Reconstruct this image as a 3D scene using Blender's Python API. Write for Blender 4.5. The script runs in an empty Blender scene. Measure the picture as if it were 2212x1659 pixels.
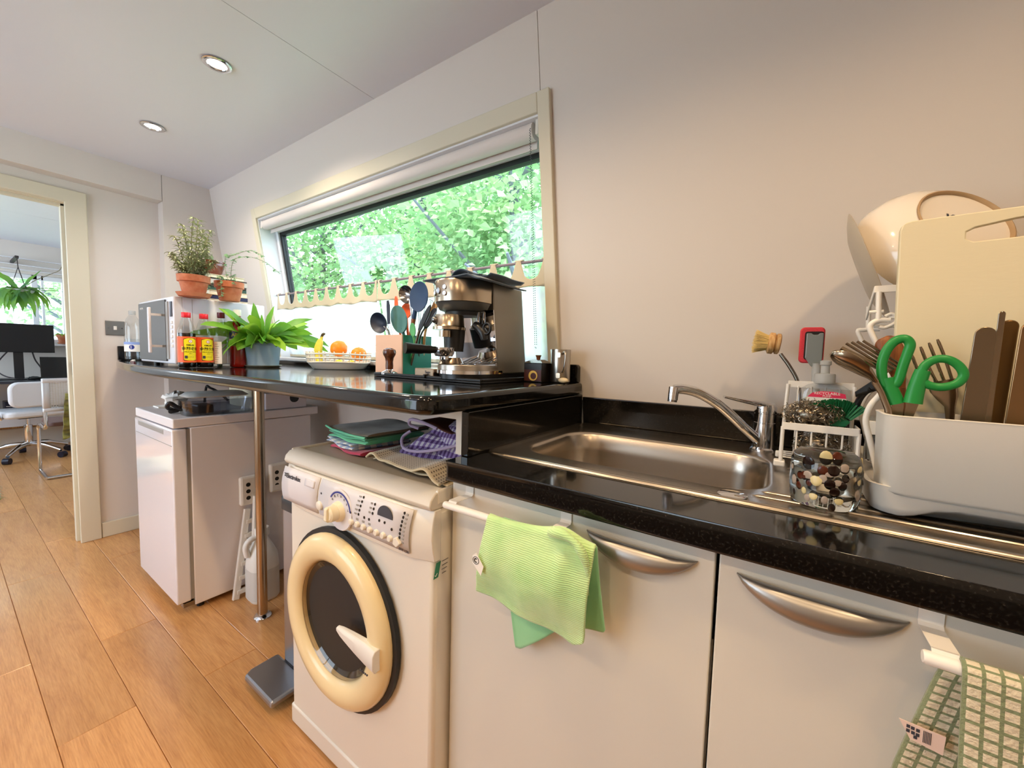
import bpy, bmesh, math, random
from mathutils import Vector, Matrix
R = math.radians
PI = math.pi
rnd = random.Random(7)
SC = bpy.context.scene
COL = SC.collection

# ---------------------------------------------------------------- camera
cd = bpy.data.cameras.new('camera')
cam = bpy.data.objects.new('camera', cd)
COL.objects.link(cam)
cd.sensor_fit = 'HORIZONTAL'
cd.sensor_width = 36.0
cd.lens = 36.0 * 854.511 / 2212.0
cd.clip_start = 0.02
cd.clip_end = 200
cam.matrix_world = Matrix(((0.825110, -0.060428, 0.561732, 0.0),
                           (0.564363, 0.041986, -0.824458, 0.0),
                           (0.026236, 0.997289, 0.068747, 1.13886),
                           (0, 0, 0, 1)))
SC.camera = cam

# ---------------------------------------------------------------- view, sky, sun
SC.view_settings.view_transform = 'Standard'
SC.view_settings.look = 'None'
SC.view_settings.gamma = 1.0
SC.view_settings.use_curve_mapping = False
SC.view_settings.exposure = 0.17
SC.cycles.max_bounces = 10
SC.cycles.transparent_max_bounces = 16
SC.cycles.sample_clamp_indirect = 6.0
SC.cycles.caustics_reflective = False
SC.cycles.caustics_refractive = False

W = bpy.data.worlds.new('sky')
SC.world = W
W.use_nodes = True
bg = W.node_tree.nodes['Background']
bg.inputs['Color'].default_value = (0.72, 0.86, 1.0, 1)
bg.inputs['Strength'].default_value = 6.0

def lamp(name, kind, loc, energy, color, **kw):
    l = bpy.data.lights.new(name, kind)
    l.energy = energy
    l.color = color
    for k, v in kw.items():
        if k != 'rot':
            setattr(l, k, v)
    o = bpy.data.objects.new(name, l)
    o.location = loc
    if 'rot' in kw:
        o.rotation_euler = kw['rot']
    COL.objects.link(o)
    return o
lamp('sun', 'SUN', (0, -6, 9), 4.2, (1.0, 0.96, 0.88), angle=R(1.0), rot=(R(38), 0, R(-12)))

# ---------------------------------------------------------------- materials
def lin(c):
    if isinstance(c, str):
        c = c.lstrip('#')
        c = [int(c[i:i+2], 16) / 255 for i in (0, 2, 4)]
    return tuple(x / 12.92 if x <= 0.04045 else ((x + 0.055) / 1.055) ** 2.4 for x in c[:3])

class Mat:
    """small wrapper for building node materials"""
    def __init__(s, name, col='#ffffff', rough=0.5, metal=0.0, spec=0.5, trans=0.0, ior=1.45, coat=0.0, sheen=0.0, alpha=1.0, sss=0.0):
        s.m = bpy.data.materials.new(name)
        s.m.use_nodes = True
        s.t = s.m.node_tree
        s.b = s.t.nodes['Principled BSDF']
        i = s.b.inputs
        i['Base Color'].default_value = (*lin(col), 1)
        i['Roughness'].default_value = rough
        i['Metallic'].default_value = metal
        i['Specular IOR Level'].default_value = spec
        i['Transmission Weight'].default_value = trans
        i['IOR'].default_value = ior
        i['Coat Weight'].default_value = coat
        i['Sheen Weight'].default_value = sheen
        i['Alpha'].default_value = alpha
        if sss:
            i['Subsurface Weight'].default_value = sss
            i['Subsurface Radius'].default_value = (0.01, 0.008, 0.005)
    def n(s, kind, **kw):
        nd = s.t.nodes.new('ShaderNode' + kind)
        for k, v in kw.items():
            if k in nd.inputs:
                nd.inputs[k].default_value = v
            else:
                setattr(nd, k, v)
        return nd
    def l(s, a, b):
        s.t.links.new(a, b)
    def obj(s, scale=(1, 1, 1), rot=(0, 0, 0)):
        tc = s.n('TexCoord')
        mp = s.n('Mapping')
        mp.inputs['Scale'].default_value = scale
        mp.inputs['Rotation'].default_value = rot
        s.l(tc.outputs['Object'], mp.inputs['Vector'])
        return mp.outputs['Vector']
    def ramp(s, fac, stops, interp='LINEAR'):
        r = s.n('ValToRGB')
        r.color_ramp.interpolation = interp
        e = r.color_ramp.elements
        while len(e) < len(stops):
            e.new(0.5)
        for k, (p, c) in enumerate(stops):
            e[k].position = p
            e[k].color = (*lin(c), 1)
        s.l(fac, r.inputs['Fac'])
        return r.outputs['Color']
    def color(s, out):
        s.l(out, s.b.inputs['Base Color'])
        return s
    def mix(s, fac, a, b):
        m = s.n('MixRGB')
        if hasattr(fac, 'is_linked') or hasattr(fac, 'links'):
            s.l(fac, m.inputs['Fac'])
        else:
            m.inputs['Fac'].default_value = fac
        for k, v in (('Color1', a), ('Color2', b)):
            if isinstance(v, str):
                m.inputs[k].default_value = (*lin(v), 1)
            else:
                s.l(v, m.inputs[k])
        return m.outputs['Color']
    def bump(s, fac, strength=0.2, dist=0.002):
        b = s.n('Bump')
        b.inputs['Strength'].default_value = strength
        b.inputs['Distance'].default_value = dist
        s.l(fac, b.inputs['Height'])
        s.l(b.outputs['Normal'], s.b.inputs['Normal'])
        return s
    def noisebump(s, scale=200, strength=0.2, dist=0.001, stretch=(1, 1, 1), detail=3):
        nz = s.n('TexNoise', Scale=scale, Detail=detail)
        s.l(s.obj(stretch), nz.inputs['Vector'])
        return s.bump(nz.outputs['Fac'], strength, dist)
    def noisecol(s, a, b, scale=20, lo=0.35, hi=0.65, stretch=(1, 1, 1), detail=4):
        nz = s.n('TexNoise', Scale=scale, Detail=detail)
        s.l(s.obj(stretch), nz.inputs['Vector'])
        return s.color(s.ramp(nz.outputs['Fac'], [(lo, a), (hi, b)]))

MT = {}
def mk(name, *a, **k):
    MT[name] = Mat(name, *a, **k)
    return MT[name]

mk('wall_paint', '#d9d2cb', 0.55).noisebump(60, 0.05, 0.002)
mk('wall_warm', '#d9d2cb', 0.5).noisebump(50, 0.05, 0.002)
mk('ceiling_paint', '#dcdde6', 0.28).noisebump(8, 0.04, 0.01)  # cool tint puts the bluish window light into the base colour
mk('ceiling_cool', '#dfe4f0', 0.4)
mk('trim_paint', '#d6cfba', 0.4).noisebump(30, 0.06, 0.003)
mk('white_gloss', '#e6e6ec', 0.12, coat=0.4)
mk('white_plastic', '#e4e1da', 0.35)
mk('white_wire', '#e9e6e0', 0.3)
mk('white_upvc', '#e8eaf0', 0.3)
mk('dark_gasket', '#15181c', 0.5)
mk('black_plastic', '#131316', 0.35)
mk('black_gloss', '#0c0c10', 0.08)
mk('screen_black', '#060a10', 0.12)
mk('chrome', '#d9d9dc', 0.08, metal=1.0)
mk('chrome_dark', '#8d8a88', 0.15, metal=1.0)
mk('steel_brushed', '#b9b2a8', 0.28, metal=1.0).noisebump(90, 0.12, 0.0005, (1, 40, 1))
mk('steel_sink', '#b7ada0', 0.27, metal=1.0).noisebump(70, 0.1, 0.0006, (1, 30, 1))
mk('steel_warm', '#b39f88', 0.25, metal=1.0)
mk('steel_cutlery', '#9c8d7b', 0.2, metal=1.0)
mk('mirror_steel', '#d8dde6', 0.03, metal=1.0)
mk('handle_satin', '#a9a5a0', 0.38, metal=0.9)
m = mk('granite', '#0b0b0c', 0.09, coat=0.2)
vz = m.n('TexVoronoi', Scale=420.0)
m.l(m.obj(), vz.inputs['Vector'])
nz = m.n('TexNoise', Scale=260.0, Detail=3.0)
m.l(m.obj(), nz.inputs['Vector'])
m.color(m.mix(m.ramp(nz.outputs['Fac'], [(0.52, '#000000'), (0.75, '#ffffff')]), '#09090a', '#2b2925'))
mk('carcass', '#d8d5cd', 0.45)
mk('cabinet_door', '#d9d6cc', 0.38).noisebump(300, 0.05, 0.0004)
mk('washer_body', '#e3ddd0', 0.3, coat=0.2)
mk('washer_yellow', '#e9d5a6', 0.28, coat=0.3)
mk('washer_panel', '#dad8dc', 0.3)
mk('washer_top', '#d6cec0', 0.4)
mk('washer_knob', '#ece2c6', 0.3)
mk('drum', '#b5a898', 0.4, metal=0.1)
mk('clear_glass', '#f4f8f8', 0.02, trans=1.0, ior=1.45)
mk('clear_plastic', '#eef3f4', 0.06, trans=0.96, ior=1.3)
mk('frost_plastic', '#dfe3e4', 0.35, trans=0.55, ior=1.3)
mk('fridge_body', '#e8e4e6', 0.35)
mk('fridge_door', '#e4e3ea', 0.1, coat=0.5)
mk('print_dark', '#3b3e4a', 0.5)
mk('print_blue', '#2b3b8e', 0.4)
mk('print_white', '#f3efe8', 0.5)
mk('print_black', '#14120f', 0.5)
mk('print_gold', '#e2c05a', 0.4)
mk('print_grey', '#9b9893', 0.5)
mk('print_red', '#d3202c', 0.4)
mk('print_pink', '#e2375e', 0.4)
mk('print_green', '#1f7a56', 0.4)
mk('socket_plate', '#7f7d7a', 0.35, metal=0.7)
m = mk('terracotta', '#c4714f', 0.75)
m.noisecol('#b9643f', '#cf8662', 25).noisebump(120, 0.15, 0.001)
mk('glazed_red', '#5d1c10', 0.1, coat=0.6)
mk('soil', '#3a2d24', 0.95).noisebump(150, 0.8, 0.004)
mk('pot_blue', '#92a8bd', 0.4)
mk('saucer_cream', '#d5cfb4', 0.4)
m = mk('fern_leaf', '#3f8a26', 0.4, spec=0.5)
m.noisecol('#2f7a22', '#7cb33c', 9, 0.35, 0.7)
m.b.inputs['Transmission Weight'].default_value = 0.0
mk('fern_leaf_light', '#9ccb3e', 0.4)
mk('herb_leaf', '#8f9d6e', 0.6).noisecol('#8a9769', '#bcbf96', 14)
mk('herb_stem', '#7d7657', 0.7)
mk('vine_leaf', '#74a07c', 0.5)
mk('succulent', '#46604f', 0.5).noisecol('#3c4b40', '#7d8f66', 30)
mk('hang_leaf', '#3d7a45', 0.45).noisecol('#2b5f4e', '#7cae3a', 6)
mk('soy_liquid', '#0b0504', 0.08, coat=0.4)
mk('label_orange', '#f2672f', 0.45)
mk('label_yellow', '#f2e21a', 0.45)
mk('label_white', '#eeeae6', 0.5)
mk('cap_red', '#dc2533', 0.35)
mk('aperitif', '#b8180c', 0.06, trans=0.55, ior=1.4, coat=0.4)
mk('cap_maroon', '#5a1020', 0.35)
mk('banana', '#d8c43c', 0.5).noisecol('#c9ba35', '#e6d457', 20)
mk('banana_stem', '#5b4a30', 0.7)
mk('orange_peel', '#ef8a1d', 0.42).noisebump(300, 0.35, 0.001)
mk('lemon_peel', '#e6c93c', 0.42).noisebump(300, 0.3, 0.001)
mk('basket_white', '#e6ddcf', 0.35).noisebump(40, 0.15, 0.003)
mk('box_pink', '#dcb79f', 0.55)
mk('box_green', '#1d7f68', 0.5)
mk('silicone_blue', '#1f3c63', 0.5)
mk('silicone_navy', '#1a2338', 0.5)
mk('silicone_teal', '#4f7f7e', 0.5)
mk('silicone_orange', '#f0622a', 0.5)
mk('silicone_green', '#55a868', 0.5)
m = mk('wood_handle', '#7b4522', 0.45)
m.noisecol('#5f3217', '#94592e', 6, 0.35, 0.65, (30, 30, 3))
mk('wood_pale', '#c69a62', 0.55).noisecol('#b6854d', '#d8b27c', 8, 0.35, 0.65, (20, 20, 3))
mk('wood_dark', '#4a2714', 0.25, coat=0.4).noisecol('#3a1c0e', '#6a3a1e', 9, 0.35, 0.65, (20, 20, 4))
mk('tin_black', '#17120f', 0.35)
mk('tin_red', '#4a1f14', 0.4)
mk('rubber_black', '#0b0c0f', 0.45)
mk('cloth_blue', '#33465a', 0.9, sheen=0.4).noisebump(500, 0.4, 0.001)
mk('bin_steel', '#a4a7ae', 0.3, metal=0.95).noisebump(60, 0.1, 0.0005, (40, 40, 1))
mk('bin_lid', '#22242a', 0.35)
mk('jug_plastic', '#e6e6e2', 0.4)
mk('jug_liquid', '#cfd0cd', 0.35)
mk('cream_box', '#e6d8b6', 0.5)
mk('tissue_box', '#dcd8e0', 0.5)
mk('paper_white', '#ece8e2', 0.7)
mk('towel_pink', '#c23a5c', 0.95, sheen=0.4).noisebump(400, 0.5, 0.002)
m = mk('towel_brown', '#5d5140', 0.95, sheen=0.3)
m.noisecol('#6e614b', '#9a8c76', 12).noisebump(350, 0.5, 0.002)
mk('towel_mint', '#6fd0a4', 0.9, sheen=0.3).noisebump(400, 0.4, 0.002)
mk('towel_dkgreen', '#2f5b40', 0.95, sheen=0.3).noisebump(400, 0.4, 0.002)
mk('peg_blue', '#2f8fc4', 0.4)
mk('peg_green', '#2c6a2b', 0.5)
mk('peg_red', '#a02b44', 0.45)
mk('leather_brown', '#6d4136', 0.7)

def checkmat(name, a, b, ab, sx, sy, axes='xz', bumpscale=500, use_obj=False):
    """gingham: stripes of b over a in two directions (object coordinates via uv)"""
    m = mk(name, a, 0.92, sheen=0.3)
    sep = m.n('SeparateXYZ')
    m.l(m.obj() if use_obj else m.n('UVMap').outputs['UV'], sep.inputs[0])
    outs = []
    for ax, s in ((0, sx), (1, sy)):
        mul = m.n('Math', operation='MULTIPLY')
        m.l(sep.outputs[ax], mul.inputs[0]); mul.inputs[1].default_value = s
        fr = m.n('Math', operation='FRACT')
        m.l(mul.outputs[0], fr.inputs[0])
        gt = m.n('Math', operation='GREATER_THAN')
        m.l(fr.outputs[0], gt.inputs[0]); gt.inputs[1].default_value = 0.5
        outs.append(gt.outputs[0])
    ad = m.n('Math', operation='ADD')
    m.l(outs[0], ad.inputs[0]); m.l(outs[1], ad.inputs[1])
    hv = m.n('Math', operation='MULTIPLY')
    m.l(ad.outputs[0], hv.inputs[0]); hv.inputs[1].default_value = 0.5
    m.color(m.ramp(hv.outputs[0], [(0.0, a), (0.3, ab), (0.8, b)], 'CONSTANT'))
    m.noisebump(bumpscale, 0.4, 0.001)
    return m
checkmat('gingham_purple', '#d9d2dd', '#4a2a66', '#8a72a8', 14, 14)
checkmat('gingham_blue', '#e6e4e2', '#5d7fb4', '#a7b6cf', 5, 9)

def gridmat(name, base, line, s1, s2, w1, w2, bump=0.6):
    m = mk(name, base, 0.92, sheen=0.3)
    uv = m.n('UVMap')
    sep = m.n('SeparateXYZ')
    m.l(uv.outputs['UV'], sep.inputs[0])
    outs = []
    for ax, s, w in ((0, s1, w1), (1, s2, w2)):
        mul = m.n('Math', operation='MULTIPLY')
        m.l(sep.outputs[ax], mul.inputs[0]); mul.inputs[1].default_value = s
        fr = m.n('Math', operation='FRACT')
        m.l(mul.outputs[0], fr.inputs[0])
        lt = m.n('Math', operation='LESS_THAN')
        m.l(fr.outputs[0], lt.inputs[0]); lt.inputs[1].default_value = w
        outs.append(lt.outputs[0])
    mx = m.n('Math', operation='MAXIMUM')
    m.l(outs[0], mx.inputs[0]); m.l(outs[1], mx.inputs[1])
    return m, mx.outputs[0], outs
m, o, _ = gridmat('waffle', '#b9aa90', '#6e5d4c', 34, 20, 0.6, 0.6)
m.color(m.mix(o, '#54463a', '#cabda4')); m.bump(o, 0.8, 0.002)
m, o, _ = gridmat('check_green', '#d9cfb4', '#8b9271', 19, 31, 0.24, 0.28)
m.color(m.mix(o, '#d9cfb6', '#7f8a68')); m.noisebump(260, 0.7, 0.003)
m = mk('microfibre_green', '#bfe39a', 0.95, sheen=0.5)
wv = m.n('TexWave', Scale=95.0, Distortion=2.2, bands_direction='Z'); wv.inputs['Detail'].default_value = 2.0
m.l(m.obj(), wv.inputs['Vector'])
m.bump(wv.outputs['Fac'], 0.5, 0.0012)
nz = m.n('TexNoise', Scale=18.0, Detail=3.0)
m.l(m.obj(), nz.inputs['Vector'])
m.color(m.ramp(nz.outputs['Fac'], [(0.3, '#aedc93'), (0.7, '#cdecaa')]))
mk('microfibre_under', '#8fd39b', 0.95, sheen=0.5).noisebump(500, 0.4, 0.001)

# oak laminate
m = mk('oak', '#b98246', 0.3, coat=0.35); m.b.inputs['Coat Roughness'].default_value = 0.16
oi = m.n('ObjectInfo')
mp = m.n('Mapping'); mp.inputs['Scale'].default_value = (1.1, 9.0, 1.0)
tc = m.n('TexCoord')
rv = m.n('VectorMath', operation='SCALE')
cmb = m.n('CombineXYZ')
m.l(oi.outputs['Random'], cmb.inputs[0]); m.l(oi.outputs['Random'], cmb.inputs[1])
m.l(cmb.outputs[0], rv.inputs[0]); rv.inputs['Scale'].default_value = 37.0
ad = m.n('VectorMath', operation='ADD')
m.l(tc.outputs['Object'], ad.inputs[0]); m.l(rv.outputs[0], ad.inputs[1])
m.l(ad.outputs[0], mp.inputs['Vector'])
n1 = m.n('TexNoise', Scale=2.2, Detail=6.0, Roughness=0.62, Distortion=1.3)
m.l(mp.outputs[0], n1.inputs['Vector'])
n2 = m.n('TexNoise', Scale=9.0, Detail=4.0, Roughness=0.6)
mp2 = m.n('Mapping'); mp2.inputs['Scale'].default_value = (1.5, 30.0, 1.0)
m.l(ad.outputs[0], mp2.inputs['Vector']); m.l(mp2.outputs[0], n2.inputs['Vector'])
c1 = m.ramp(n1.outputs['Fac'], [(0.25, '#a06a3a'), (0.45, '#bd8650'), (0.62, '#c8935c'), (0.8, '#a5713f')])
c2 = m.ramp(n2.outputs['Fac'], [(0.35, '#8f6036'), (0.6, '#d0a068')])
c3 = m.mix(0.28, c1, c2)
hs = m.n('HueSaturation')
mr = m.n('MapRange'); mr.inputs[3].default_value = 0.97; mr.inputs[4].default_value = 1.22
m.l(oi.outputs['Random'], mr.inputs[0]); m.l(mr.outputs[0], hs.inputs['Value'])
m.l(c3, hs.inputs['Color'])
m.color(hs.outputs['Color'])
m.bump(n2.outputs['Fac'], 0.08, 0.0006)
mk('floor_gap', '#4a2f1c', 0.9)

# outdoors and far room
m = mk('leaf_out', '#86b85a', 0.6)
m.noisecol('#6c9a66', '#bccf96', 0.9, 0.35, 0.65)
tl = m.n('BsdfTranslucent'); tl.inputs['Color'].default_value = (*lin('#8fc088'), 1)
mx = m.n('MixShader'); mx.inputs[0].default_value = 0.4
outn = m.t.nodes['Material Output']
m.l(m.b.outputs[0], mx.inputs[1]); m.l(tl.outputs[0], mx.inputs[2]); m.l(mx.outputs[0], outn.inputs['Surface'])
for nm in ('fern_leaf', 'fern_leaf_light', 'hang_leaf', 'vine_leaf'):
    q = MT[nm]
    tl = q.n('BsdfTranslucent'); tl.inputs['Color'].default_value = (*lin('#9fd24a' if nm != 'vine_leaf' else '#a8d0a0'), 1)
    mx = q.n('MixShader'); mx.inputs[0].default_value = 0.35
    outn = q.t.nodes['Material Output']
    q.l(q.b.outputs[0], mx.inputs[1]); q.l(tl.outputs[0], mx.inputs[2]); q.l(mx.outputs[0], outn.inputs['Surface'])
mk('bark', '#6b6f7d', 0.9).noisebump(20, 0.5, 0.02)
mk('grass', '#9fb393', 0.9)
mk('house_far', '#5d6c9a', 0.8)
mk('house_pale', '#c9d4e6', 0.8)

# net curtain: cotton that lets daylight through
m = mk('curtain_cloth', '#ddd2ba', 0.9)
tl = m.n('BsdfTranslucent'); tl.inputs['Color'].default_value = (*lin('#dbd0b4'), 1)
mx = m.n('MixShader'); mx.inputs[0].default_value = 0.18
outn = m.t.nodes['Material Output']
m.l(m.b.outputs[0], mx.inputs[1]); m.l(tl.outputs[0], mx.inputs[2]); m.l(mx.outputs[0], outn.inputs['Surface'])
m = mk('curtain_net', '#ffffff', 0.9)
tl = m.n('BsdfTranslucent'); tl.inputs['Color'].default_value = (1, 1, 1, 1)
mx = m.n('MixShader'); mx.inputs[0].default_value = 0.7
tr = m.n('BsdfTransparent')
mx2 = m.n('MixShader')
nz = m.n('TexNoise', Scale=30.0, Detail=4.0)
m.l(m.obj((1, 1, 0.35)), nz.inputs['Vector'])
rr = m.ramp(nz.outputs['Fac'], [(0.35, '#5a5a5a'), (0.7, '#8a8a8a')])
m.l(rr, mx2.inputs[0])
outn = m.t.nodes['Material Output']
m.l(m.b.outputs[0], mx.inputs[1]); m.l(tl.outputs[0], mx.inputs[2])
m.l(mx.outputs[0], mx2.inputs[1]); m.l(tr.outputs[0], mx2.inputs[2]); m.l(mx2.outputs[0], outn.inputs['Surface'])
# window pane: thin glass
def panemat(name, tint=(0.96, 0.99, 0.98), base=0.04):
    m = mk(name, '#ffffff', 0.0)
    tr = m.n('BsdfTransparent'); tr.inputs['Color'].default_value = (*tint, 1)
    gl = m.n('BsdfGlossy'); gl.inputs['Roughness'].default_value = 0.01
    fr = m.n('LayerWeight'); fr.inputs['Blend'].default_value = 0.5
    pw = m.n('Math', operation='POWER'); pw.inputs[1].default_value = 4.0
    m.l(fr.outputs['Facing'], pw.inputs[0])
    ma = m.n('Math', operation='MULTIPLY_ADD'); ma.inputs[1].default_value = 0.6; ma.inputs[2].default_value = base
    m.l(pw.outputs[0], ma.inputs[0])
    mx = m.n('MixShader')
    m.l(ma.outputs[0], mx.inputs[0]); m.l(tr.outputs[0], mx.inputs[1]); m.l(gl.outputs[0], mx.inputs[2])
    m.l(mx.outputs[0], m.t.nodes['Material Output'].inputs['Surface'])
panemat('pane')
panemat('thin_glass', (0.93, 0.95, 0.95), 0.05)
panemat('door_glass', (0.78, 0.74, 0.68), 0.06)
panemat('tub_plastic', (0.74, 0.76, 0.80), 0.10)
panemat('thin_plastic', (0.93, 0.95, 0.96), 0.06)

def emis(name, col, s):
    m = mk(name, col)
    m.b.inputs['Emission Color'].default_value = (*lin(col), 1)
    m.b.inputs['Emission Strength'].default_value = s
emis('lamp_glow', '#fff0dc', 9.0)

# ---------------------------------------------------------------- geometry helpers
OFF = {}
SM = {}

class G:
    def __init__(s):
        s.v = []; s.f = []; s.uv = {}
    def add(s, vs, fs):
        b = len(s.v)
        s.v += [tuple(p) for p in vs]
        s.f += [tuple(b + i for i in f) for f in fs]
        return b
    def box(s, x0, x1, y0, y1, z0, z1):
        s.add([(x0,y0,z0),(x1,y0,z0),(x1,y1,z0),(x0,y1,z0),(x0,y0,z1),(x1,y0,z1),(x1,y1,z1),(x0,y1,z1)],
              [(0,3,2,1),(4,5,6,7),(0,1,5,4),(1,2,6,5),(2,3,7,6),(3,0,4,7)])
        return s
    def hexa(s, p):
        """8 corners: bottom loop ccw then top loop ccw"""
        s.add(p, [(0,3,2,1),(4,5,6,7),(0,1,5,4),(1,2,6,5),(2,3,7,6),(3,0,4,7)])
        return s
    def prism(s, poly, a, b, ax='z'):
        """extrude 2d polygon between a and b along axis ax"""
        def pt(p, h):
            if ax == 'z': return (p[0], p[1], h)
            if ax == 'y': return (p[0], h, p[1])
            return (h, p[0], p[1])
        n = len(poly)
        s.add([pt(p, a) for p in poly] + [pt(p, b) for p in poly],
              [tuple(range(n))[::-1], tuple(range(n, 2*n))] + [(i, (i+1) % n, n + (i+1) % n, n + i) for i in range(n)])
        return s
    def loft(s, rings, cap0=True, cap1=True, close=False):
        n = len(rings[0])
        b = len(s.v)
        for r in rings: s.v += [tuple(p) for p in r]
        m = len(rings)
        for j in range(m if close else m - 1):
            a0 = b + j*n; a1 = b + ((j+1) % m)*n
            for i in range(n):
                s.f.append((a0+i, a0+(i+1) % n, a1+(i+1) % n, a1+i))
        if not close:
            if cap0: s.f.append(tuple(b+i for i in range(n))[::-1])
            if cap1: s.f.append(tuple(b+(m-1)*n+i for i in range(n)))
        return s
    def lathe(s, prof, n=24, c=(0,0,0), sx=1.0, sy=1.0, cap0=True, cap1=True, mat=None):
        rings = []
        for r, z in prof:
            rg = []
            for i in range(n):
                a = 2*PI*i/n
                p = Vector((r*math.cos(a)*sx, r*math.sin(a)*sy, z))
                if mat is not None: p = mat @ p
                rg.append((p.x+c[0], p.y+c[1], p.z+c[2]))
            rings.append(rg)
        return s.loft(rings, cap0, cap1)
    def cyl(s, p0, p1, r0, r1=None, n=16):
        return s.tube([p0, p1], [r0, r0 if r1 is None else r1], n)
    def tube(s, pts, r, n=8, close=False, flat=None):
        pts = [Vector(p) for p in pts]
        m = len(pts)
        rs = r if isinstance(r, (list, tuple)) else [r]*m
        tans = []
        for i in range(m):
            if close: t = pts[(i+1) % m] - pts[i-1]
            elif i == 0: t = pts[1]-pts[0]
            elif i == m-1: t = pts[-1]-pts[-2]
            else: t = pts[i+1]-pts[i-1]
            tans.append(t.normalized() if t.length > 1e-9 else Vector((0,0,1)))
        up = Vector((0,0,1)) if abs(tans[0].z) < 0.9 else Vector((1,0,0))
        if flat is not None: up = Vector(flat[0])
        nrm = (up - tans[0]*up.dot(tans[0])).normalized()
        rings = []
        for i in range(m):
            t = tans[i]
            nrm = (nrm - t*nrm.dot(t))
            nrm = nrm.normalized() if nrm.length > 1e-9 else t.orthogonal().normalized()
            bi = t.cross(nrm)
            k = flat[1] if flat is not None else 1.0
            rings.append([pts[i] + (nrm*math.cos(2*PI*j/n)*k + bi*math.sin(2*PI*j/n))*rs[i] for j in range(n)])
        return s.loft(rings, close=close)
    def ball(s, c, rx, ry=None, rz=None, n=16, m=10, mat=None):
        ry = rx if ry is None else ry; rz = rx if rz is None else rz
        rings = []
        for j in range(m+1):
            a = PI*(j+0.001)/(m+0.002) - PI/2
            rg = []
            for i in range(n):
                b = 2*PI*i/n
                p = Vector((rx*math.cos(a)*math.cos(b), ry*math.cos(a)*math.sin(b), rz*math.sin(a)))
                if mat is not None: p = mat @ p
                rg.append((p.x+c[0], p.y+c[1], p.z+c[2]))
            rings.append(rg)
        return s.loft(rings)
    def grid(s, fn, nu, nv, uvs=None):
        b = len(s.v)
        for j in range(nv+1):
            for i in range(nu+1):
                s.v.append(tuple(fn(i/nu, j/nv)))
        for j in range(nv):
            for i in range(nu):
                a = b + j*(nu+1)+i
                s.f.append((a, a+1, a+nu+2, a+nu+1))
                s.uv[len(s.f)-1] = [(i/nu, j/nv), ((i+1)/nu, j/nv), ((i+1)/nu, (j+1)/nv), (i/nu, (j+1)/nv)]
        return s
    def xf(s, M):
        s.v = [tuple(M @ Vector(p)) for p in s.v]
        return s
    def build(s, name, mat, parent=None, smooth=40, bevel=0, seg=2, solid=0, sub=0, w=False, org=None, soff=0.0):
        me = bpy.data.meshes.new(name)
        off = Vector((0,0,0))
        if w:
            if parent is not None: off = OFF.get(parent, Vector((0,0,0)))
            else:
                if org is None:
                    xs = [p[0] for p in s.v]; ys = [p[1] for p in s.v]; zs = [p[2] for p in s.v]
                    org = ((min(xs)+max(xs))/2, (min(ys)+max(ys))/2, min(zs))
                off = Vector(org)
        me.from_pydata([(p[0]-off.x, p[1]-off.y, p[2]-off.z) for p in s.v], [], s.f)
        if s.uv:
            lay = me.uv_layers.new(name='UVMap')
            for fi, co in s.uv.items():
                for k, li in enumerate(me.polygons[fi].loop_indices):
                    lay.data[li].uv = co[k]
        if not s.uv:
            bm = bmesh.new(); bm.from_mesh(me)
            bmesh.ops.recalc_face_normals(bm, faces=bm.faces)
            bm.to_mesh(me); bm.free()
        me.materials.append(MT[mat].m if isinstance(mat, str) else mat)
        if smooth:
            me.polygons.foreach_set('use_smooth', [True]*len(me.polygons))
            me.set_sharp_from_angle(angle=R(smooth))
        me.update()
        o = bpy.data.objects.new(name, me)
        COL.objects.link(o)
        if parent is not None:
            o.parent = parent
            OFF[o] = OFF.get(parent, Vector((0,0,0)))
        else:
            o.location = off
            OFF[o] = off
        if bevel:
            b = o.modifiers.new('bevel', 'BEVEL'); b.width = bevel; b.segments = seg; b.limit_method = 'ANGLE'; b.angle_limit = R(35)
            b.harden_normals = False
        if sub:
            b = o.modifiers.new('sub', 'SUBSURF'); b.levels = sub; b.render_levels = sub
        if solid:
            b = o.modifiers.new('solid', 'SOLIDIFY'); b.thickness = solid; b.offset = soff
        return o

def _bs(s, *a, **k):
    o = s.build(*a, **k); o['kind'] = 'stuff'
    return o
G.build_s = _bs
def tag(o, label, cat, group=None):
    o['label'] = label; o['category'] = cat
    if group: o['group'] = group
    return o
def thing(name, label, cat, loc=(0,0,0), rz=0.0, group=None):
    o = bpy.data.objects.new(name, None)
    COL.objects.link(o)
    o.empty_display_size = 0.05
    o.location = loc
    o.rotation_euler = (0, 0, rz)
    OFF[o] = Vector(loc)
    return tag(o, label, cat, group)
def struct(o):
    o['kind'] = 'structure'
    return o
def stuff(o):
    o['kind'] = 'stuff'
    return o
def plabel(o, s):
    o['label'] = s
    return o
def dup(root, loc, rz, label=None, group=None):
    r = root.copy(); COL.objects.link(r); r.location = loc; r.rotation_euler = (0, 0, rz)
    if label: r['label'] = label
    if group: r['group'] = group
    OFF[r] = Vector(loc)
    for ch in list(root.children):
        c = ch.copy(); COL.objects.link(c); c.parent = r
        for g in ch.children:
            d = g.copy(); COL.objects.link(d); d.parent = c
    return r
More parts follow.
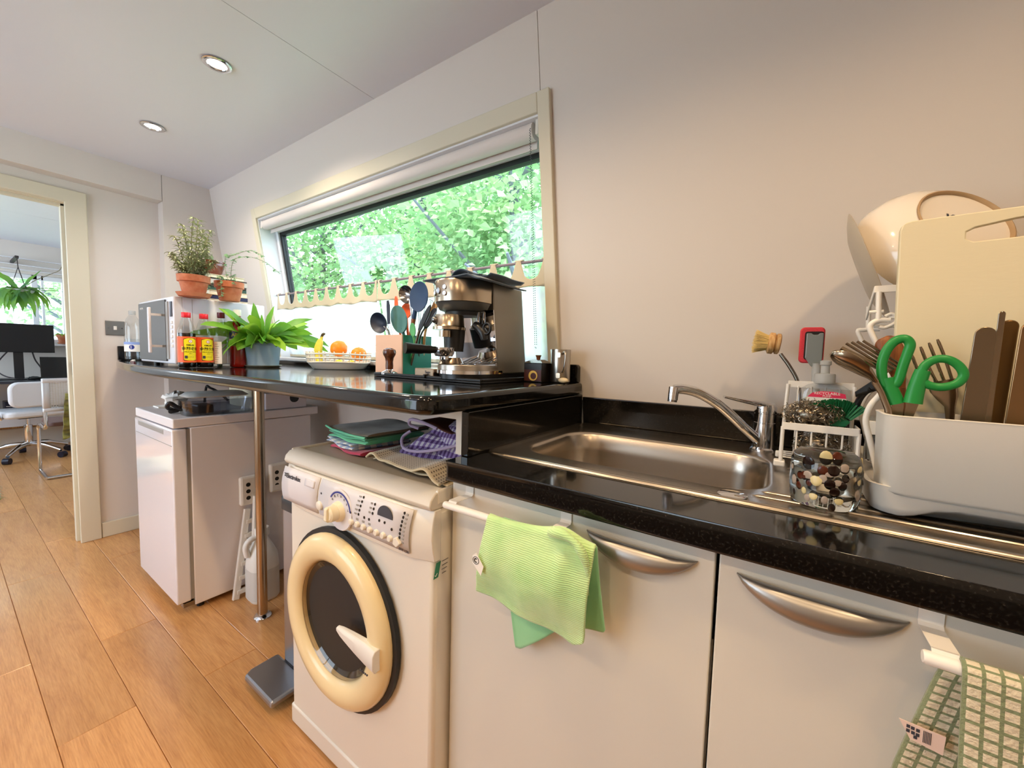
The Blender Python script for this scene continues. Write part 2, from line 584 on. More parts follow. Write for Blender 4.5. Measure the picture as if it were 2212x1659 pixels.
def text(s, size, name, mat, parent, M=None, fn=None, w=False, align='CENTER', depth=0.0003, bold=0.0):
    cu = bpy.data.curves.new('txt', 'FONT')
    cu.body = s; cu.size = size; cu.align_x = align; cu.align_y = 'CENTER'
    cu.extrude = depth; cu.resolution_u = 3; cu.offset = bold
    ob = bpy.data.objects.new('txt', cu)
    COL.objects.link(ob)
    me = bpy.data.meshes.new_from_object(ob, depsgraph=bpy.context.evaluated_depsgraph_get())
    bpy.data.objects.remove(ob); bpy.data.curves.remove(cu)
    off = OFF.get(parent, Vector((0,0,0))) if w else Vector((0,0,0))
    for v in me.vertices:
        p = v.co
        if fn: p = Vector(fn(p))
        if M is not None: p = M @ p
        v.co = p - off
    me.materials.clear()
    me.materials.append(MT[mat].m)
    me.name = name
    o = bpy.data.objects.new(name, me)
    COL.objects.link(o); o.parent = parent
    OFF[o] = OFF.get(parent, Vector((0,0,0)))
    return o
def frame(o, ex, ey):
    """matrix from local xy plane to a plane with origin o, x axis ex, y axis ey"""
    ex = Vector(ex).normalized(); ey = Vector(ey).normalized(); ez = ex.cross(ey)
    return Matrix(((ex.x, ey.x, ez.x, o[0]), (ex.y, ey.y, ez.y, o[1]), (ex.z, ey.z, ez.z, o[2]), (0,0,0,1)))
def rrect(x0, x1, y0, y1, r, n=5):
    out = []
    for cx, cy, a0 in ((x1-r, y0+r, -90), (x1-r, y1-r, 0), (x0+r, y1-r, 90), (x0+r, y0+r, 180)):
        for i in range(n+1):
            a = R(a0 + 90*i/n)
            out.append((cx+r*math.cos(a), cy+r*math.sin(a)))
    return out
def smoothpts(pts, k=6, close=False):
    """catmull-rom through points"""
    P = [Vector(p) for p in pts]; out = []
    n = len(P)
    for i in range(n if close else n-1):
        if close: a, b, c, d = P[i-1], P[i], P[(i+1) % n], P[(i+2) % n]
        else: a = P[max(i-1,0)]; b = P[i]; c = P[i+1]; d = P[min(i+2,n-1)]
        for j in range(k):
            t = j/k
            out.append(0.5*((2*b)+(c-a)*t+(2*a-5*b+4*c-d)*t*t+(3*b-a-3*c+d)*t**3))
    if not close: out.append(P[-1])
    return out
def lerp(a, b, t): return a+(b-a)*t
# ================================================================ the room
ZC = 2.19            # ceiling
XE = -3.288          # wall with the doorway
XF = -6.90           # far wall of the study
XR = 1.30            # right end of the kitchen
YN = -1.75           # wall behind the camera
ZU = 1.058           # raised worktop
ZL = 0.917           # sink worktop
def yw(z, off=0.0): return 1.25 + 0.15*(ZU - z) - off

def wallblk(g, x0, x1, z0, z1, t=0.12):
    g.hexa([(x0, yw(z0), z0), (x1, yw(z0), z0), (x1, yw(z0)+t, z0), (x0, yw(z0)+t, z0),
            (x0, yw(z1), z1), (x1, yw(z1), z1), (x1, yw(z1)+t, z1), (x0, yw(z1)+t, z1)])
WX0, WX1, WZ0, WZ1 = -2.61, -0.685, 1.10, 1.91
g = G(); wallblk(g, XE-0.1, WX0, 0, ZC); wallblk(g, WX0, WX1, 0, WZ0); wallblk(g, WX0, WX1, WZ1, ZC)
wallblk(g, WX1, WX1+0.004, 0, ZC)
wb = struct(g.build('wall_back', 'wall_paint', smooth=0, w=True))
g = G(); wallblk(g, WX1+0.0062, XR, 0, ZC); 
q = g.build('wall_panel', 'wall_warm', wb, smooth=0, w=True)
g = G(); wallblk(g, WX1-0.01, WX1+0.02, WZ1, ZC, 0.01); g.xf(Matrix.Translation((0, 0.006, 0)))
g.build('joint_shadow_gap', 'floor_gap', wb, smooth=0, w=True)
# study continuation of the window wall
g = G(); wallblk(g, XF, XE-0.1, 0, ZC+0.2); struct(g.build('wall_study', 'wall_paint', smooth=0, w=True))

# doorway wall
g = G()
g.box(XE-0.1, XE, 0.465, 1.45, 0, ZC); g.box(XE-0.1, XE, -0.46, 0.465, 1.93, ZC); g.box(XE-0.1, XE, YN, -0.46, 0, ZC)
g.box(XE, -3.20, YN, 0.835, 2.035, ZC); g.box(XE, -3.20, 0.838, 1.40, 0, ZC)
struct(g.build('wall_left', 'wall_paint', smooth=0, w=True))
g = G(); g.box(XE, XE+0.014, 0.527, 0.838, 0, 0.09)
struct(g.build('baseboard_left', 'trim_paint', smooth=0, w=True, bevel=0.004))
# door lining and architrave
g = G()
g.prism([(0.440, 0), (0.525, 0), (0.525, 1.985), (-0.53, 1.985), (-0.53, 0), (-0.445, 0), (-0.445, 1.915), (0.440, 1.915)], XE, XE+0.018, 'x')
dr = struct(g.build('door_1', 'trim_paint', smooth=0, w=True, bevel=0.004))
g = G(); g.box(XE-0.11, XE+0.004, 0.445, 0.468, 0, 1.935); g.box(XE-0.11, XE+0.004, -0.468, -0.445, 0, 1.935); g.box(XE-0.11, XE+0.004, -0.445, 0.445, 1.912, 1.935)
g.build('door_lining', 'trim_paint', dr, smooth=0, w=True)
g = G(); g.box(XE-0.075, XE-0.035, 0.430, 0.446, 0, 1.915); g.box(XE-0.075, XE-0.035, -0.446, 0.446, 1.9, 1.915)
g.build('door_stop', 'trim_paint', dr, smooth=0, w=True, bevel=0.002)
g = G(); g.box(XE-0.03, XE-0.006, 0.4425, 0.4455, 0.97, 1.04)
g.build('strike_plate', 'chrome_dark', dr, smooth=0, w=True)

# wall behind the camera with an unseen window added for daylight, right end wall
g = G()
g.box(XE-0.1, -3.0, YN-0.1, YN, 0, ZC); g.box(-3.0, -1.25, YN-0.1, YN, 0, 0.6); g.box(-3.0, -1.25, YN-0.1, YN, 2.05, ZC); g.box(-1.25, XR, YN-0.1, YN, 0, ZC)
struct(g.build('wall_front', 'wall_paint', smooth=0, w=True))
g = G(); g.box(XR, XR+0.1, YN-0.1, 1.5, 0, ZC); struct(g.build('wall_right', 'wall_paint', smooth=0, w=True))
wn = None
g = G()
for a, b in ((-3.0, -2.95), (-2.15, -2.10), (-1.30, -1.25)): g.box(a, b, YN-0.08, YN-0.03, 0.6, 2.05)
g.box(-3.0, -1.25, YN-0.08, YN-0.03, 0.6, 0.65); g.box(-3.0, -1.25, YN-0.08, YN-0.03, 2.0, 2.05)
wn = struct(g.build('unseen_window', 'white_upvc', smooth=0, w=True, bevel=0.004))

# ceiling boards either side of a fine joint, round openings for the lamps are covered by their rims
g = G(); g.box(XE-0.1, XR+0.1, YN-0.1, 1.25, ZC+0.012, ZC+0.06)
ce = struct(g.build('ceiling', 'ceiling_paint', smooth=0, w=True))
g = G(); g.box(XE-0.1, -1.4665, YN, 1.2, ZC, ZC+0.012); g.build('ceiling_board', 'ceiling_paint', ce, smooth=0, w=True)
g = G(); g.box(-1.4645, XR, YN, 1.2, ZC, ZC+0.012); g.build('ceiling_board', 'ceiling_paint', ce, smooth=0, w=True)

# floor: laminate planks laid along the room
g = G(); g.box(XF-0.2, XR, -1.85, 1.5, -0.06, -0.0065)
fl = struct(g.build('floor', 'floor_gap', smooth=0, w=True, org=(0, 0, 0)))
PW, PL = 0.1665, 1.32
starts = {0: -2.15, 1: -2.953, 2: -2.112, 3: -1.597}
pcache = {}
for r in range(-8, 9):
    y0 = -0.012 + r*PW
    s0 = starts.get(r, -2.15 + ((r*517) % 1320)/1000.0)
    x = s0 - PL*math.ceil((s0 - XF)/PL)
    while x < -0.3:
        a, b = max(x, XF), min(x+PL, 0.9)
        if b - a > 0.02 and y0 < 1.33 and not (y0 < -0.9 and a > -3.3):
            key = round(b-a, 4)
            if key not in pcache:
                gg = G(); e = 0.0022
                gg.v = []; L = b-a
                gg.add([(0,0,-0.006),(L,0,-0.006),(L,PW,-0.006),(0,PW,-0.006),
                        (0.0006,0.0006,-0.0016),(L-0.0006,0.0006,-0.0016),(L-0.0006,PW-0.0006,-0.0016),(0.0006,PW-0.0006,-0.0016),
                        (e,e,0),(L-e,e,0),(L-e,PW-e,0),(e,PW-e,0)],
                       [(0,1,5,4),(1,2,6,5),(2,3,7,6),(3,0,4,7),(4,5,9,8),(5,6,10,9),(6,7,11,10),(7,4,8,11),(8,9,10,11)])
                o = gg.build('plank', 'oak', fl, smooth=0)
                pcache[key] = o.data
            else:
                o = bpy.data.objects.new('plank', pcache[key]); COL.objects.link(o); o.parent = fl
            o.location = (a, y0, 0)
        x += PL

# window on the sloping wall
g = G()
def trimblk(x0, x1, z0, z1, o0=0.016, o1=-0.002):
    g.hexa([(x0, yw(z0, o0), z0), (x1, yw(z0, o0), z0), (x1, yw(z0, o1), z0), (x0, yw(z0, o1), z0),
            (x0, yw(z1, o0), z1), (x1, yw(z1, o0), z1), (x1, yw(z1, o1), z1), (x0, yw(z1, o1), z1)])
trimblk(WX0-0.046, WX0, 1.06, WZ1+0.056); trimblk(WX1, WX1+0.044, 1.06, WZ1+0.056); trimblk(WX0, WX1, WZ1, WZ1+0.056)
w1 = struct(g.build('window_1', 'trim_paint', smooth=0, w=True, bevel=0.003))
g = G()   # reveal boards
trimblk(WX0-0.002, WX0+0.004, WZ0, WZ1, 0.004, -0.13); trimblk(WX1-0.004, WX1+0.002, WZ0, WZ1, 0.004, -0.13); trimblk(WX0, WX1, WZ1-0.006, WZ1, 0.004, -0.13)
g.build('reveal', 'white_upvc', w1, smooth=0, w=True)
g = G(); trimblk(WX0-0.03, WX1+0.03, 1.076, 1.10, 0.022, -0.14)
g.build('window_sill', 'white_upvc', w1, smooth=0, w=True, bevel=0.006)
g = G()
a, b = WX0+0.004, WX1-0.004; t = 0.026; o0, o1 = -0.085, -0.135
trimblk(a, a+t, WZ0, WZ1-0.006, o0, o1); trimblk(b-t, b, WZ0, WZ1-0.006, o0, o1); trimblk(a+t, b-t, WZ0, WZ0+t, o0, o1); trimblk(a+t, b-t, WZ1-0.055, WZ1-0.006, o0, o1)
g.build('window_frame', 'white_upvc', w1, smooth=0, w=True, bevel=0.003)
g = G(); a += t; b -= t; z0, z1 = WZ0+t, WZ1-0.055; t = 0.018; o0, o1 = -0.097, -0.125
trimblk(a, a+t, z0, z1, o0, o1); trimblk(b-t, b, z0, z1, o0, o1); trimblk(a+t, b-t, z0, z0+t, o0, o1); trimblk(a+t, b-t, z1-t, z1, o0, o1)
g.build('gasket', 'dark_gasket', w1, smooth=0, w=True)
g = G(); trimblk(a+t, b-t, z0+t, z1-t, -0.108, -0.112)
g.build('pane', 'pane', w1, smooth=0, w=True)

# study: far wall with window, ceiling, side wall
g = G()
FZ0, FZ1, FY0, FY1 = 1.15, 1.905, 0.10, 0.925
g.box(XF-0.12, XF, -1.6, 1.5, 0, FZ0); g.box(XF-0.12, XF, -1.6, 1.5, FZ1, 2.6); g.box(XF-0.12, XF, FY1, 1.5, FZ0, FZ1); g.box(XF-0.12, XF, -0.95, FY0, FZ0, FZ1)  # out-of-view gap left open at the far end to add daylight
wf = struct(g.build('wall_far', 'wall_paint', smooth=0, w=True))
g = G(); g.box(XF, XF+0.012, -1.58, 1.36, 0.0, 0.21); struct(g.build('baseboard_far', 'white_plastic', smooth=0, w=True, bevel=0.003))
g = G(); g.box(XF, XF+0.02, -1.58, 1.36, 0.215, 0.262); struct(g.build('trim_1', 'wood_pale', smooth=0, w=True))
g = G(); g.box(XF-0.12, XE-0.1, -1.7, -1.6, 0, 0.9); g.box(XF-0.12, XE-0.1, -1.7, -1.6, 2.2, 2.6); g.box(-3.6, XE-0.1, -1.7, -1.6, 0.9, 2.2); g.box(XF-0.12, -6.7, -1.7, -1.6, 0.9, 2.2)  # unseen side wall, wide opening added to brighten the study with daylight
struct(g.build('wall_study_side', 'wall_paint', smooth=0, w=True))
g = G(); g.box(XE-0.1, XE-0.0, -1.8, YN-0.05, 0, 2.5); struct(g.build('wall_corner', 'wall_paint', smooth=0, w=True))
g = G(); g.hexa([(XF-0.1, -1.7, 2.235), (-5.70, -1.7, 2.30), (-5.70, 1.4, 2.30), (XF-0.1, 1.4, 2.235), (XF-0.1, -1.7, 2.3), (-5.70, -1.7, 2.36), (-5.70, 1.4, 2.36), (XF-0.1, 1.4, 2.3)])
g.hexa([(-5.694, -1.7, 2.30), (XE-0.1, -1.7, 2.40), (XE-0.1, 1.4, 2.40), (-5.694, 1.4, 2.30), (-5.694, -1.7, 2.36), (XE-0.1, -1.7, 2.5), (XE-0.1, 1.4, 2.5), (-5.694, 1.4, 2.36)])
g.box(XF-0.1, XE-0.09, -1.7, 1.45, 2.5, 2.56)
struct(g.build('ceiling_study', 'ceiling_cool', smooth=0, w=True))
g = G(); g.box(XE-0.1, XE, -1.8, 1.45, ZC, 2.6); struct(g.build('wall_head', 'wall_paint', smooth=0, w=True))
g = G()
g.box(XF, XF+0.03, -1.55, 1.3, 2.055, 2.064); g.box(XF, XF+0.04, FY0-0.05, FY1+0.06, 1.985, 1.995); g.box(XF, XF+0.03, FY0-0.05, FY1+0.06, 1.935, 1.945)
struct(g.build('trim_2', 'white_gloss', smooth=0, w=True))
g = G()
for a, b in ((FY0, FY0+0.05), (0.655, 0.70), (0.725, 0.745), (FY1-0.045, FY1)): g.box(XF-0.09, XF-0.03, a, b, FZ0, FZ1)
g.box(XF-0.09, XF-0.03, FY0, FY1, FZ0, FZ0+0.05); g.box(XF-0.09, XF-0.03, FY0, FY1, FZ1-0.05, FZ1)
w2 = struct(g.build('window_2', 'white_upvc', smooth=0, w=True, bevel=0.004))
g = G(); g.box(XF-0.1, XF+0.09, FY0-0.04, FY1+0.06, FZ0-0.025, FZ0)
g.build('window_sill', 'white_gloss', w2, smooth=0, w=True, bevel=0.004)
g = G(); g.box(XF-0.063, XF-0.059, FY0+0.04, FY1-0.04, FZ0+0.04, FZ1-0.04)
g.build('pane', 'pane', w2, smooth=0, w=True)
# white boxed ledge under the study window
g = G(); g.box(-4.2, -3.4, 1.05, 1.35, 0, 0.08); struct(g.build('baseboard_study', 'trim_paint', smooth=0, w=True))

# ---------------------------------------------------------------- ceiling lamps
def downlight(x, y, label, on=7.0, col=(1.0, 0.80, 0.58)):
    t = thing('ceiling_light', label, 'ceiling light', (x, y, ZC), 0, 'recessed ceiling lights')
    g = G(); g.lathe([(0.030, 0.0), (0.044, -0.001), (0.046, -0.005), (0.040, -0.008), (0.031, -0.006), (0.029, -0.001), (0.030, 0.0)], 28, cap0=False, cap1=False)
    g.build('rim', 'chrome', t)
    g = G(); g.lathe([(0.0295, -0.0005), (0.027, -0.003)], 24, cap0=True, cap1=True)
    g.build('diffuser', 'lamp_glow', t)
    l = lamp('downlight', 'SPOT', (x, y, ZC-0.02), on, col, spot_size=R(150), spot_blend=0.6, shadow_soft_size=0.03)
    return t
LX = [-2.544, -1.79, -1.03, -0.29, 0.48]
downlight(LX[0], 0.639, 'lit recessed ceiling light nearer the doorway', 14, (1.0, 0.84, 0.66))
downlight(LX[1], 0.639, 'lit recessed ceiling light farther from the doorway, with a bright chrome rim', 32, (1.0, 0.84, 0.66))
WARM = (1.0, 0.70, 0.40)
for x, e in zip(LX[2:], (26, 18, 20)): lamp('downlight', 'SPOT', (x, 0.30, ZC-0.02), e, WARM, spot_size=R(150), spot_blend=0.6, shadow_soft_size=0.03)
for x, e in zip(LX, (4, 6, 16, 15, 16)): lamp('downlight', 'SPOT', (x, -0.75, ZC-0.02), e, WARM, spot_size=R(150), spot_blend=0.6, shadow_soft_size=0.03)

# ---------------------------------------------------------------- worktops
def edgeprof(path, inner, z0, z1, r=0.012):
    pass
# raised worktop: outline with the curved front towards the doorway
cur = smoothpts([(-3.283, 0.632, 0), (-3.05, 0.575, 0), (-2.80, 0.542, 0), (-2.45, 0.512, 0), (-2.0, 0.506, 0), (-1.5, 0.518, 0), (-1.0, 0.524, 0), (-0.62, 0.530, 0)], 5)
out = [(p.x, p.y) for p in cur] + [(-0.585, 0.532), (-0.563, 0.545), (-0.556, 0.575), (-0.556, 1.247), (-3.196, 1.247), (-3.196, 0.834), (-3.283, 0.834)]
g = G(); g.prism(out, ZU-0.04, ZU)
tp = thing('worktop', 'raised black speckled worktop with a curved front under the window', 'worktop', (-1.9, 0.9, ZU-0.04))
g.build('worktop_slab', 'granite', tp, smooth=30, w=True, bevel=0.012, seg=4)
g = G(); g.box(-3.196, -0.66, 1.228, 1.245, ZU, ZU+0.017); g.build('upstand', 'granite', tp, smooth=0, w=True, bevel=0.002)
g = G(); g.prism([(-0.655, ZU), (-0.566, ZU), (-0.566, ZU+0.052), (-0.572, ZU+0.06), (-0.655, ZU+0.06)], 1.222, 1.243, 'y'); g.build('upstand', 'granite', tp, smooth=0, w=True, bevel=0.003)
g = G(); g.box(-3.286, -3.268, 0.625, 0.834, ZU, ZU+0.083); g.build('upstand', 'granite', tp, smooth=0, w=True, bevel=0.003)
lg = thing('support_post', 'slim steel tube post holding up the raised worktop beside the fridge', 'post', (-1.776, 0.754, 0))
g = G(); g.lathe([(0.019, 0.012), (0.019, ZU-0.055), (0.019, ZU-0.0405)], 20); g.build('tube', 'steel_warm', lg)
g = G(); g.lathe([(0.034, 0), (0.034, 0.005), (0.028, 0.012), (0.020, 0.016)], 24); g.build('foot', 'chrome', lg)

# sink worktop with the cut-out
YF, YB = 0.600, 1.268
sl = thing('worktop', 'lower black speckled worktop holding the sink', 'worktop', (0, 0.9, ZL-0.04))
def slab(name, x0, x1, y0, y1, bev):
    g = G(); g.box(x0, x1, y0, y1, ZL-0.042, ZL); return g
g = G(); HX0, HX1, HY0, HY1 = -0.53, 0.012, 0.766, 1.128
g.add([(-0.575,YF,0),(1.25,YF,0),(1.25,YB,0),(-0.575,YB,0),(HX0,HY0,0),(HX1,HY0,0),(HX1,HY1,0),(HX0,HY1,0)], [])
vs = g.v[:]; g = G()
top = [(x, y, ZL) for x, y, _ in vs]; bot = [(x, y, ZL-0.042) for x, y, _ in vs]
fq = [(0,1,5,4),(1,2,6,5),(2,3,7,6),(3,0,4,7)]
g.add(top+bot, fq + [tuple(8+i for i in f)[::-1] for f in fq] + [(0,8,9,1),(1,9,10,2),(2,10,11,3),(3,11,8,0)] + [(4,5,13,12),(5,6,14,13),(6,7,15,14),(7,4,12,15)])
g.build('worktop_slab', 'granite', sl, smooth=30, w=True, bevel=0.010, seg=4)
g = G(); g.hexa([(-0.553, yw(ZL)-0.022, ZL), (1.25, yw(ZL)-0.022, ZL), (1.25, yw(ZL)-0.002, ZL), (-0.553, yw(ZL)-0.002, ZL), (-0.553, yw(1.01)-0.022, 1.01), (1.25, yw(1.01)-0.022, 1.01), (1.25, yw(1.01)-0.002, 1.01), (-0.553, yw(1.01)-0.002, 1.01)])
g.build('upstand', 'granite', sl, smooth=0, w=True, bevel=0.003)
g = G(); g.box(-0.5765, -0.556, 0.652, 1.245, ZL, 1.0165); g.build('upstand', 'granite', sl, smooth=0, w=True, bevel=0.002)

# cabinets
def handle_bm(g, cx, hw, zt, drop, y):
    """smile-shaped bow handle"""
    N = 22; M_ = 8; rings = []
    for i in range(N+1):
        u = -1 + 2*i/N
        w = max(0.0, 1-abs(u)**2.2)
        d = 0.0015 + drop*w**0.8; th = 0.003 + 0.026*w**0.7
        rg = []
        for j in range(M_*2):
            a = 2*PI*j/(M_*2)
            rg.append((cx+u*hw, y-0.5*th*(1+math.cos(a)), zt-0.5*d*(1-math.sin(a))))
        rings.append(rg)
    g.loft(rings)
def cabinet(x0, x1, label, hx, hw, opening=True):
    t = thing('cabinet', label, 'cabinet', ((x0+x1)/2, 0.95, 0.0), 0, None)
    g = G(); g.box(x0, x1, 0.650, 1.24, 0.15, 0.72); g.box(x0, x0+0.016, 0.650, 0.70, 0.72, 0.874); g.box(x1-0.016, x1, 0.650, 0.70, 0.72, 0.874); g.box(x0, x1, 0.650, 0.676, 0.72, 0.874)
    g.build('carcass', 'carcass', t, smooth=0, w=True)
    g = G(); g.box(x0, x1, 0.69, 0.706, 0.0, 0.15); g.build('kickboard', 'carcass', t, smooth=0, w=True)
    g = G(); g.box(x0+0.0015, x1-0.0015, 0.628, 0.647, 0.155, 0.873)
    d = g.build('door', 'cabinet_door', t, smooth=30, w=True, bevel=0.002)
    if hx is not None:
        g = G(); handle_bm(g, hx, hw, 0.8446, 0.036, 0.628)
        plabel(g.build('handle', 'handle_satin', d, smooth=60, w=True), 'satin silver smile-shaped handle')
    return t
cabinet(-0.578, -0.0617, 'white base cabinet with the green cloth hanging on its rail', -0.174, 0.088)
cabinet(-0.0597, 0.455, 'white base cabinet with a silver bow handle right of the door gap', 0.052, 0.0875)
g = G(); g.box(-0.5945, -0.5775, 0.668, 1.235, ZL+0.001, 1.0165); g.box(-0.80, -0.5945, 0.655, 0.672, 0.996, 1.0165); g.box(-0.5945, -0.5775, 0.655, 0.668, ZL+0.001, 1.0165)
tag(g.build('side_panel', 'carcass', smooth=0, w=True), 'white upright panel bridging the two black worktops beside the folded towels', 'panel')
# ================================================================ washing machine
wm = thing('washing_machine', 'white front-loading washing machine with a cream porthole door under the worktop', 'washing machine', (-0.884, 0.87, 0))
X0, X1, WY = -1.186, -0.582, 0.569
g = G(); g.box(X0+0.004, X1-0.002, WY+0.012, 1.13, 0.012, 0.812)
g.build('body', 'washer_body', wm, smooth=30, w=True, bevel=0.012)
g = G(); g.box(X0+0.004, X1-0.002, WY+0.008, WY+0.03, 0.004, 0.064)
g.build('plinth', 'washer_body', wm, smooth=30, w=True, bevel=0.006)
# top with a rolled front lip
prof = [(0.590, 0.812), (0.572, 0.813), (0.566, 0.822), (0.570, 0.836), (0.582, 0.848), (0.602, 0.853), (0.612, 0.8515), (0.622, 0.8465), (1.13, 0.8465), (1.13, 0.812)]
g = G(); g.prism(prof, X0+0.003, X1-0.001, 'x')
g.build('top', 'washer_top', wm, smooth=35, w=True, bevel=0.003)
for a, b in ((X0+0.001, X0+0.010), (X1-0.008, X1+0.001)):
    g = G(); g.box(a, b, 0.588, 1.13, 0.822, 0.8535); g.build('top_edge', 'washer_body', wm, smooth=0, w=True, bevel=0.004)
# fascia: bowed in section, wraps the corners
def fy(z): return WY - 0.006 - 0.010*math.sin(PI*min(1, max(0, (z-0.700)/0.115))) + 0.004
rings = []
for k in range(11):
    x = lerp(X0, X1, k/10); e = 0.016*(abs(2*k/10-1)**10)
    rings.append([(x, fy(z)+e, z - (0.010 if z < 0.71 else 0)*(1-abs(2*k/10-1)**6)*0.3) for z in (0.812, 0.795, 0.775, 0.75, 0.725, 0.706, 0.699)] + [(x, 0.60, 0.699), (x, 0.60, 0.812)])
g = G(); g.loft(rings)
fa = g.build('fascia', 'washer_body', wm, smooth=50, w=True, bevel=0.002)
def surf(x, z, d=0.0): return (x, fy(z)-d, z)
def plate(x0, x1, z0, z1, d, nm, mat, par, sl=0.0, n=6):
    g = G()
    g.grid(lambda u, v: surf(lerp(x0+sl*(1-v), x1+sl*(1-v), u), lerp(z0, z1, v), d), 4, n)
    return g.build(nm, mat, par, smooth=60, w=True, solid=0.002, soff=0.0)
g = G()
plate(-1.168, -0.984, 0.709, 0.808, 0.0015, 'detergent_drawer', 'washer_panel', fa, -0.012)
plate(-0.977, -0.628, 0.709, 0.808, 0.001, 'control_panel', 'washer_panel', fa, -0.012)
plate(-1.05, -1.003, 0.777, 0.795, 0.0035, 'drawer_grip', 'washer_panel', fa)
def spot(x, z, r, d, nm, mat, par, h=0.002, n=14, sq=1.0):
    g = G(); y = fy(z)
    g.lathe([(r, 0), (r*0.96, h*0.7), (r*0.7, h)], n, mat=Matrix.Rotation(R(90), 3, 'X'), c=(x, y-d, z))
    return g.build(nm, mat, par, smooth=45, w=True)
EX, EZ = (1, 0, 0.0), (0, 0, 1)
text('Electrolux', 0.018, 'lettering', 'print_dark', fa, frame((-1.112, fy(0.785)-0.0035, 0.785), EX, EZ), w=True, bold=0.0005)
text('Z', 0.013, 'lettering', 'print_dark', fa, frame((-1.155, fy(0.786)-0.0035, 0.786), EX, EZ), w=True, bold=0.0006)
spot(-0.977, 0.738, 0.0125, 0.002, 'power_button', 'washer_body', fa, 0.006)
spot(-0.969, 0.772, 0.0028, 0.002, 'indicator', 'print_dark', fa, 0.001)
# programme dial
g = G(); kx, kz = -0.889, 0.744; ky = fy(kz)
g.lathe([(0.052, 0), (0.05, 0.003), (0.032, 0.001)], 28, mat=Matrix.Rotation(R(90), 3, 'X'), c=(kx+0.004, ky-0.001, kz+0.004))
g.build('dial_plate', 'washer_panel', fa, smooth=40, w=True)
g = G(); N = 20
for i in range(N):
    a0, a1 = R(5+140*i/N), R(5+140*(i+1)/N)
    for ro, ri in ((0.047, 0.043),):
        g.add([(kx+0.004+r*math.cos(a), ky-0.0042, kz+0.004+r*math.sin(a)) for r, a in ((ro, a0), (ro, a1), (ri, a1), (ri, a0))], [(0, 1, 2, 3)])
g.build('dial_arc', 'print_blue', fa, smooth=0, w=True, solid=0.0006)
for i, ch in enumerate('LFEDCBA'):
    a = R(12+22*i)
    text(ch, 0.008, 'lettering', 'print_dark', fa, frame((kx+0.004+0.037*math.cos(a), ky-0.0042, kz+0.004+0.037*math.sin(a)), EX, EZ), w=True)
g = G()
g.lathe([(0.026, 0), (0.024, 0.010), (0.0215, 0.013)], 26, mat=Matrix.Rotation(R(90), 3, 'X'), c=(kx, ky-0.001, kz))
kb = g.build('knob', 'washer_knob', fa, smooth=40, w=True)
g = G(); rings = []
for h, k in ((0.012, 1.0), (0.030, 0.92), (0.034, 0.7)):
    rings.append([(kx + (k*0.0205*math.cos(a)) , ky-h, kz + 0.0205*k*math.sin(a)*(1.0 if abs(math.cos(a)) < 2 else 1)) for a in [2*PI*i/22 for i in range(22)]])
g.loft(rings); g.build('knob_cap', 'washer_knob', kb, smooth=40, w=True)
g = G(); g.hexa([(kx-0.006, ky-0.033, kz-0.019), (kx+0.006, ky-0.033, kz-0.019), (kx+0.006, ky-0.040, kz-0.013), (kx-0.006, ky-0.040, kz-0.013), (kx-0.006, ky-0.033, kz+0.02), (kx+0.006, ky-0.033, kz+0.02), (kx+0.006, ky-0.039, kz+0.016), (kx-0.006, ky-0.039, kz+0.016)])
g.build('knob_grip', 'washer_knob', kb, smooth=0, w=True, bevel=0.002)
for i in range(7):
    u = i/6; x = lerp(-0.838, -0.694, u); spot(x, 0.7305, 0.0078, 0.002, 'button', 'washer_body', fa, 0.007)
g = G(); bx, bz = -0.668, 0.731; by = fy(bz)
g.prism([(bx-0.012, bz-0.007), (bx, bz-0.012), (bx+0.012, bz-0.001), (bx, bz+0.011), (bx-0.01, bz+0.006)], by-0.010, by-0.001, 'y')
g.build('start_button', 'washer_body', fa, smooth=0, w=True, bevel=0.002)
g = G(); dx, dz = -0.712, 0.774
g.prism([(dx-0.026, dz)] + [(dx+0.026*math.cos(a), dz+0.026*math.sin(a)) for a in [PI*(1-i/14) for i in range(1, 14)]] + [(dx+0.026, dz)], fy(dz)-0.0035, fy(dz)-0.001, 'y')
g.build('display', 'print_dark', fa, smooth=0, w=True)
g = G()
def dot(x, z, rx=0.0027, rz=0.0034):
    g.prism([(x+rx*math.cos(2*PI*i/8), z+rz*math.sin(2*PI*i/8)) for i in range(8)], fy(z)-0.0034, fy(z)-0.001, 'y')
for i in range(5): dot(-0.796-0.003*i, 0.799-0.0105*i)
for i in range(3): dot(-0.752-0.002*i, 0.793-0.0105*i)
for i in range(8): dot(-0.652-0.0018*i, 0.797-0.0092*i)
for x, z in ((-0.838, 0.754), (-0.786, 0.755), (-0.768, 0.755), (-0.731, 0.762), (-0.712, 0.762), (-0.688, 0.753)): dot(x, z)
stuff(g.build('indicator_lights', 'print_black', fa, smooth=0, w=True))
g = G()
def dash(x, z, w_, h_):
    g.box(x-w_/2, x+w_/2, fy(z)-0.0034, fy(z)-0.001, z-h_/2, z+h_/2)
for i in range(5): dash(-0.808-0.003*i, 0.7985-0.0105*i, 0.008, 0.0035)
for i in range(8): dash(-0.642-0.0018*i, 0.796-0.0092*i, 0.0055, 0.0035)
for i in range(3): dash(-0.763-0.002*i, 0.793-0.0105*i, 0.006, 0.004)
for i in range(4): dash(-0.838+0.0235*i, 0.7435, 0.007, 0.005)
stuff(g.build('printed_symbols', 'print_grey', fa, smooth=0, w=True))
text('EWF 1230', 0.0075, 'lettering', 'print_dark', fa, frame((-0.655, fy(0.7125)-0.0034, 0.7125), EX, EZ), w=True)
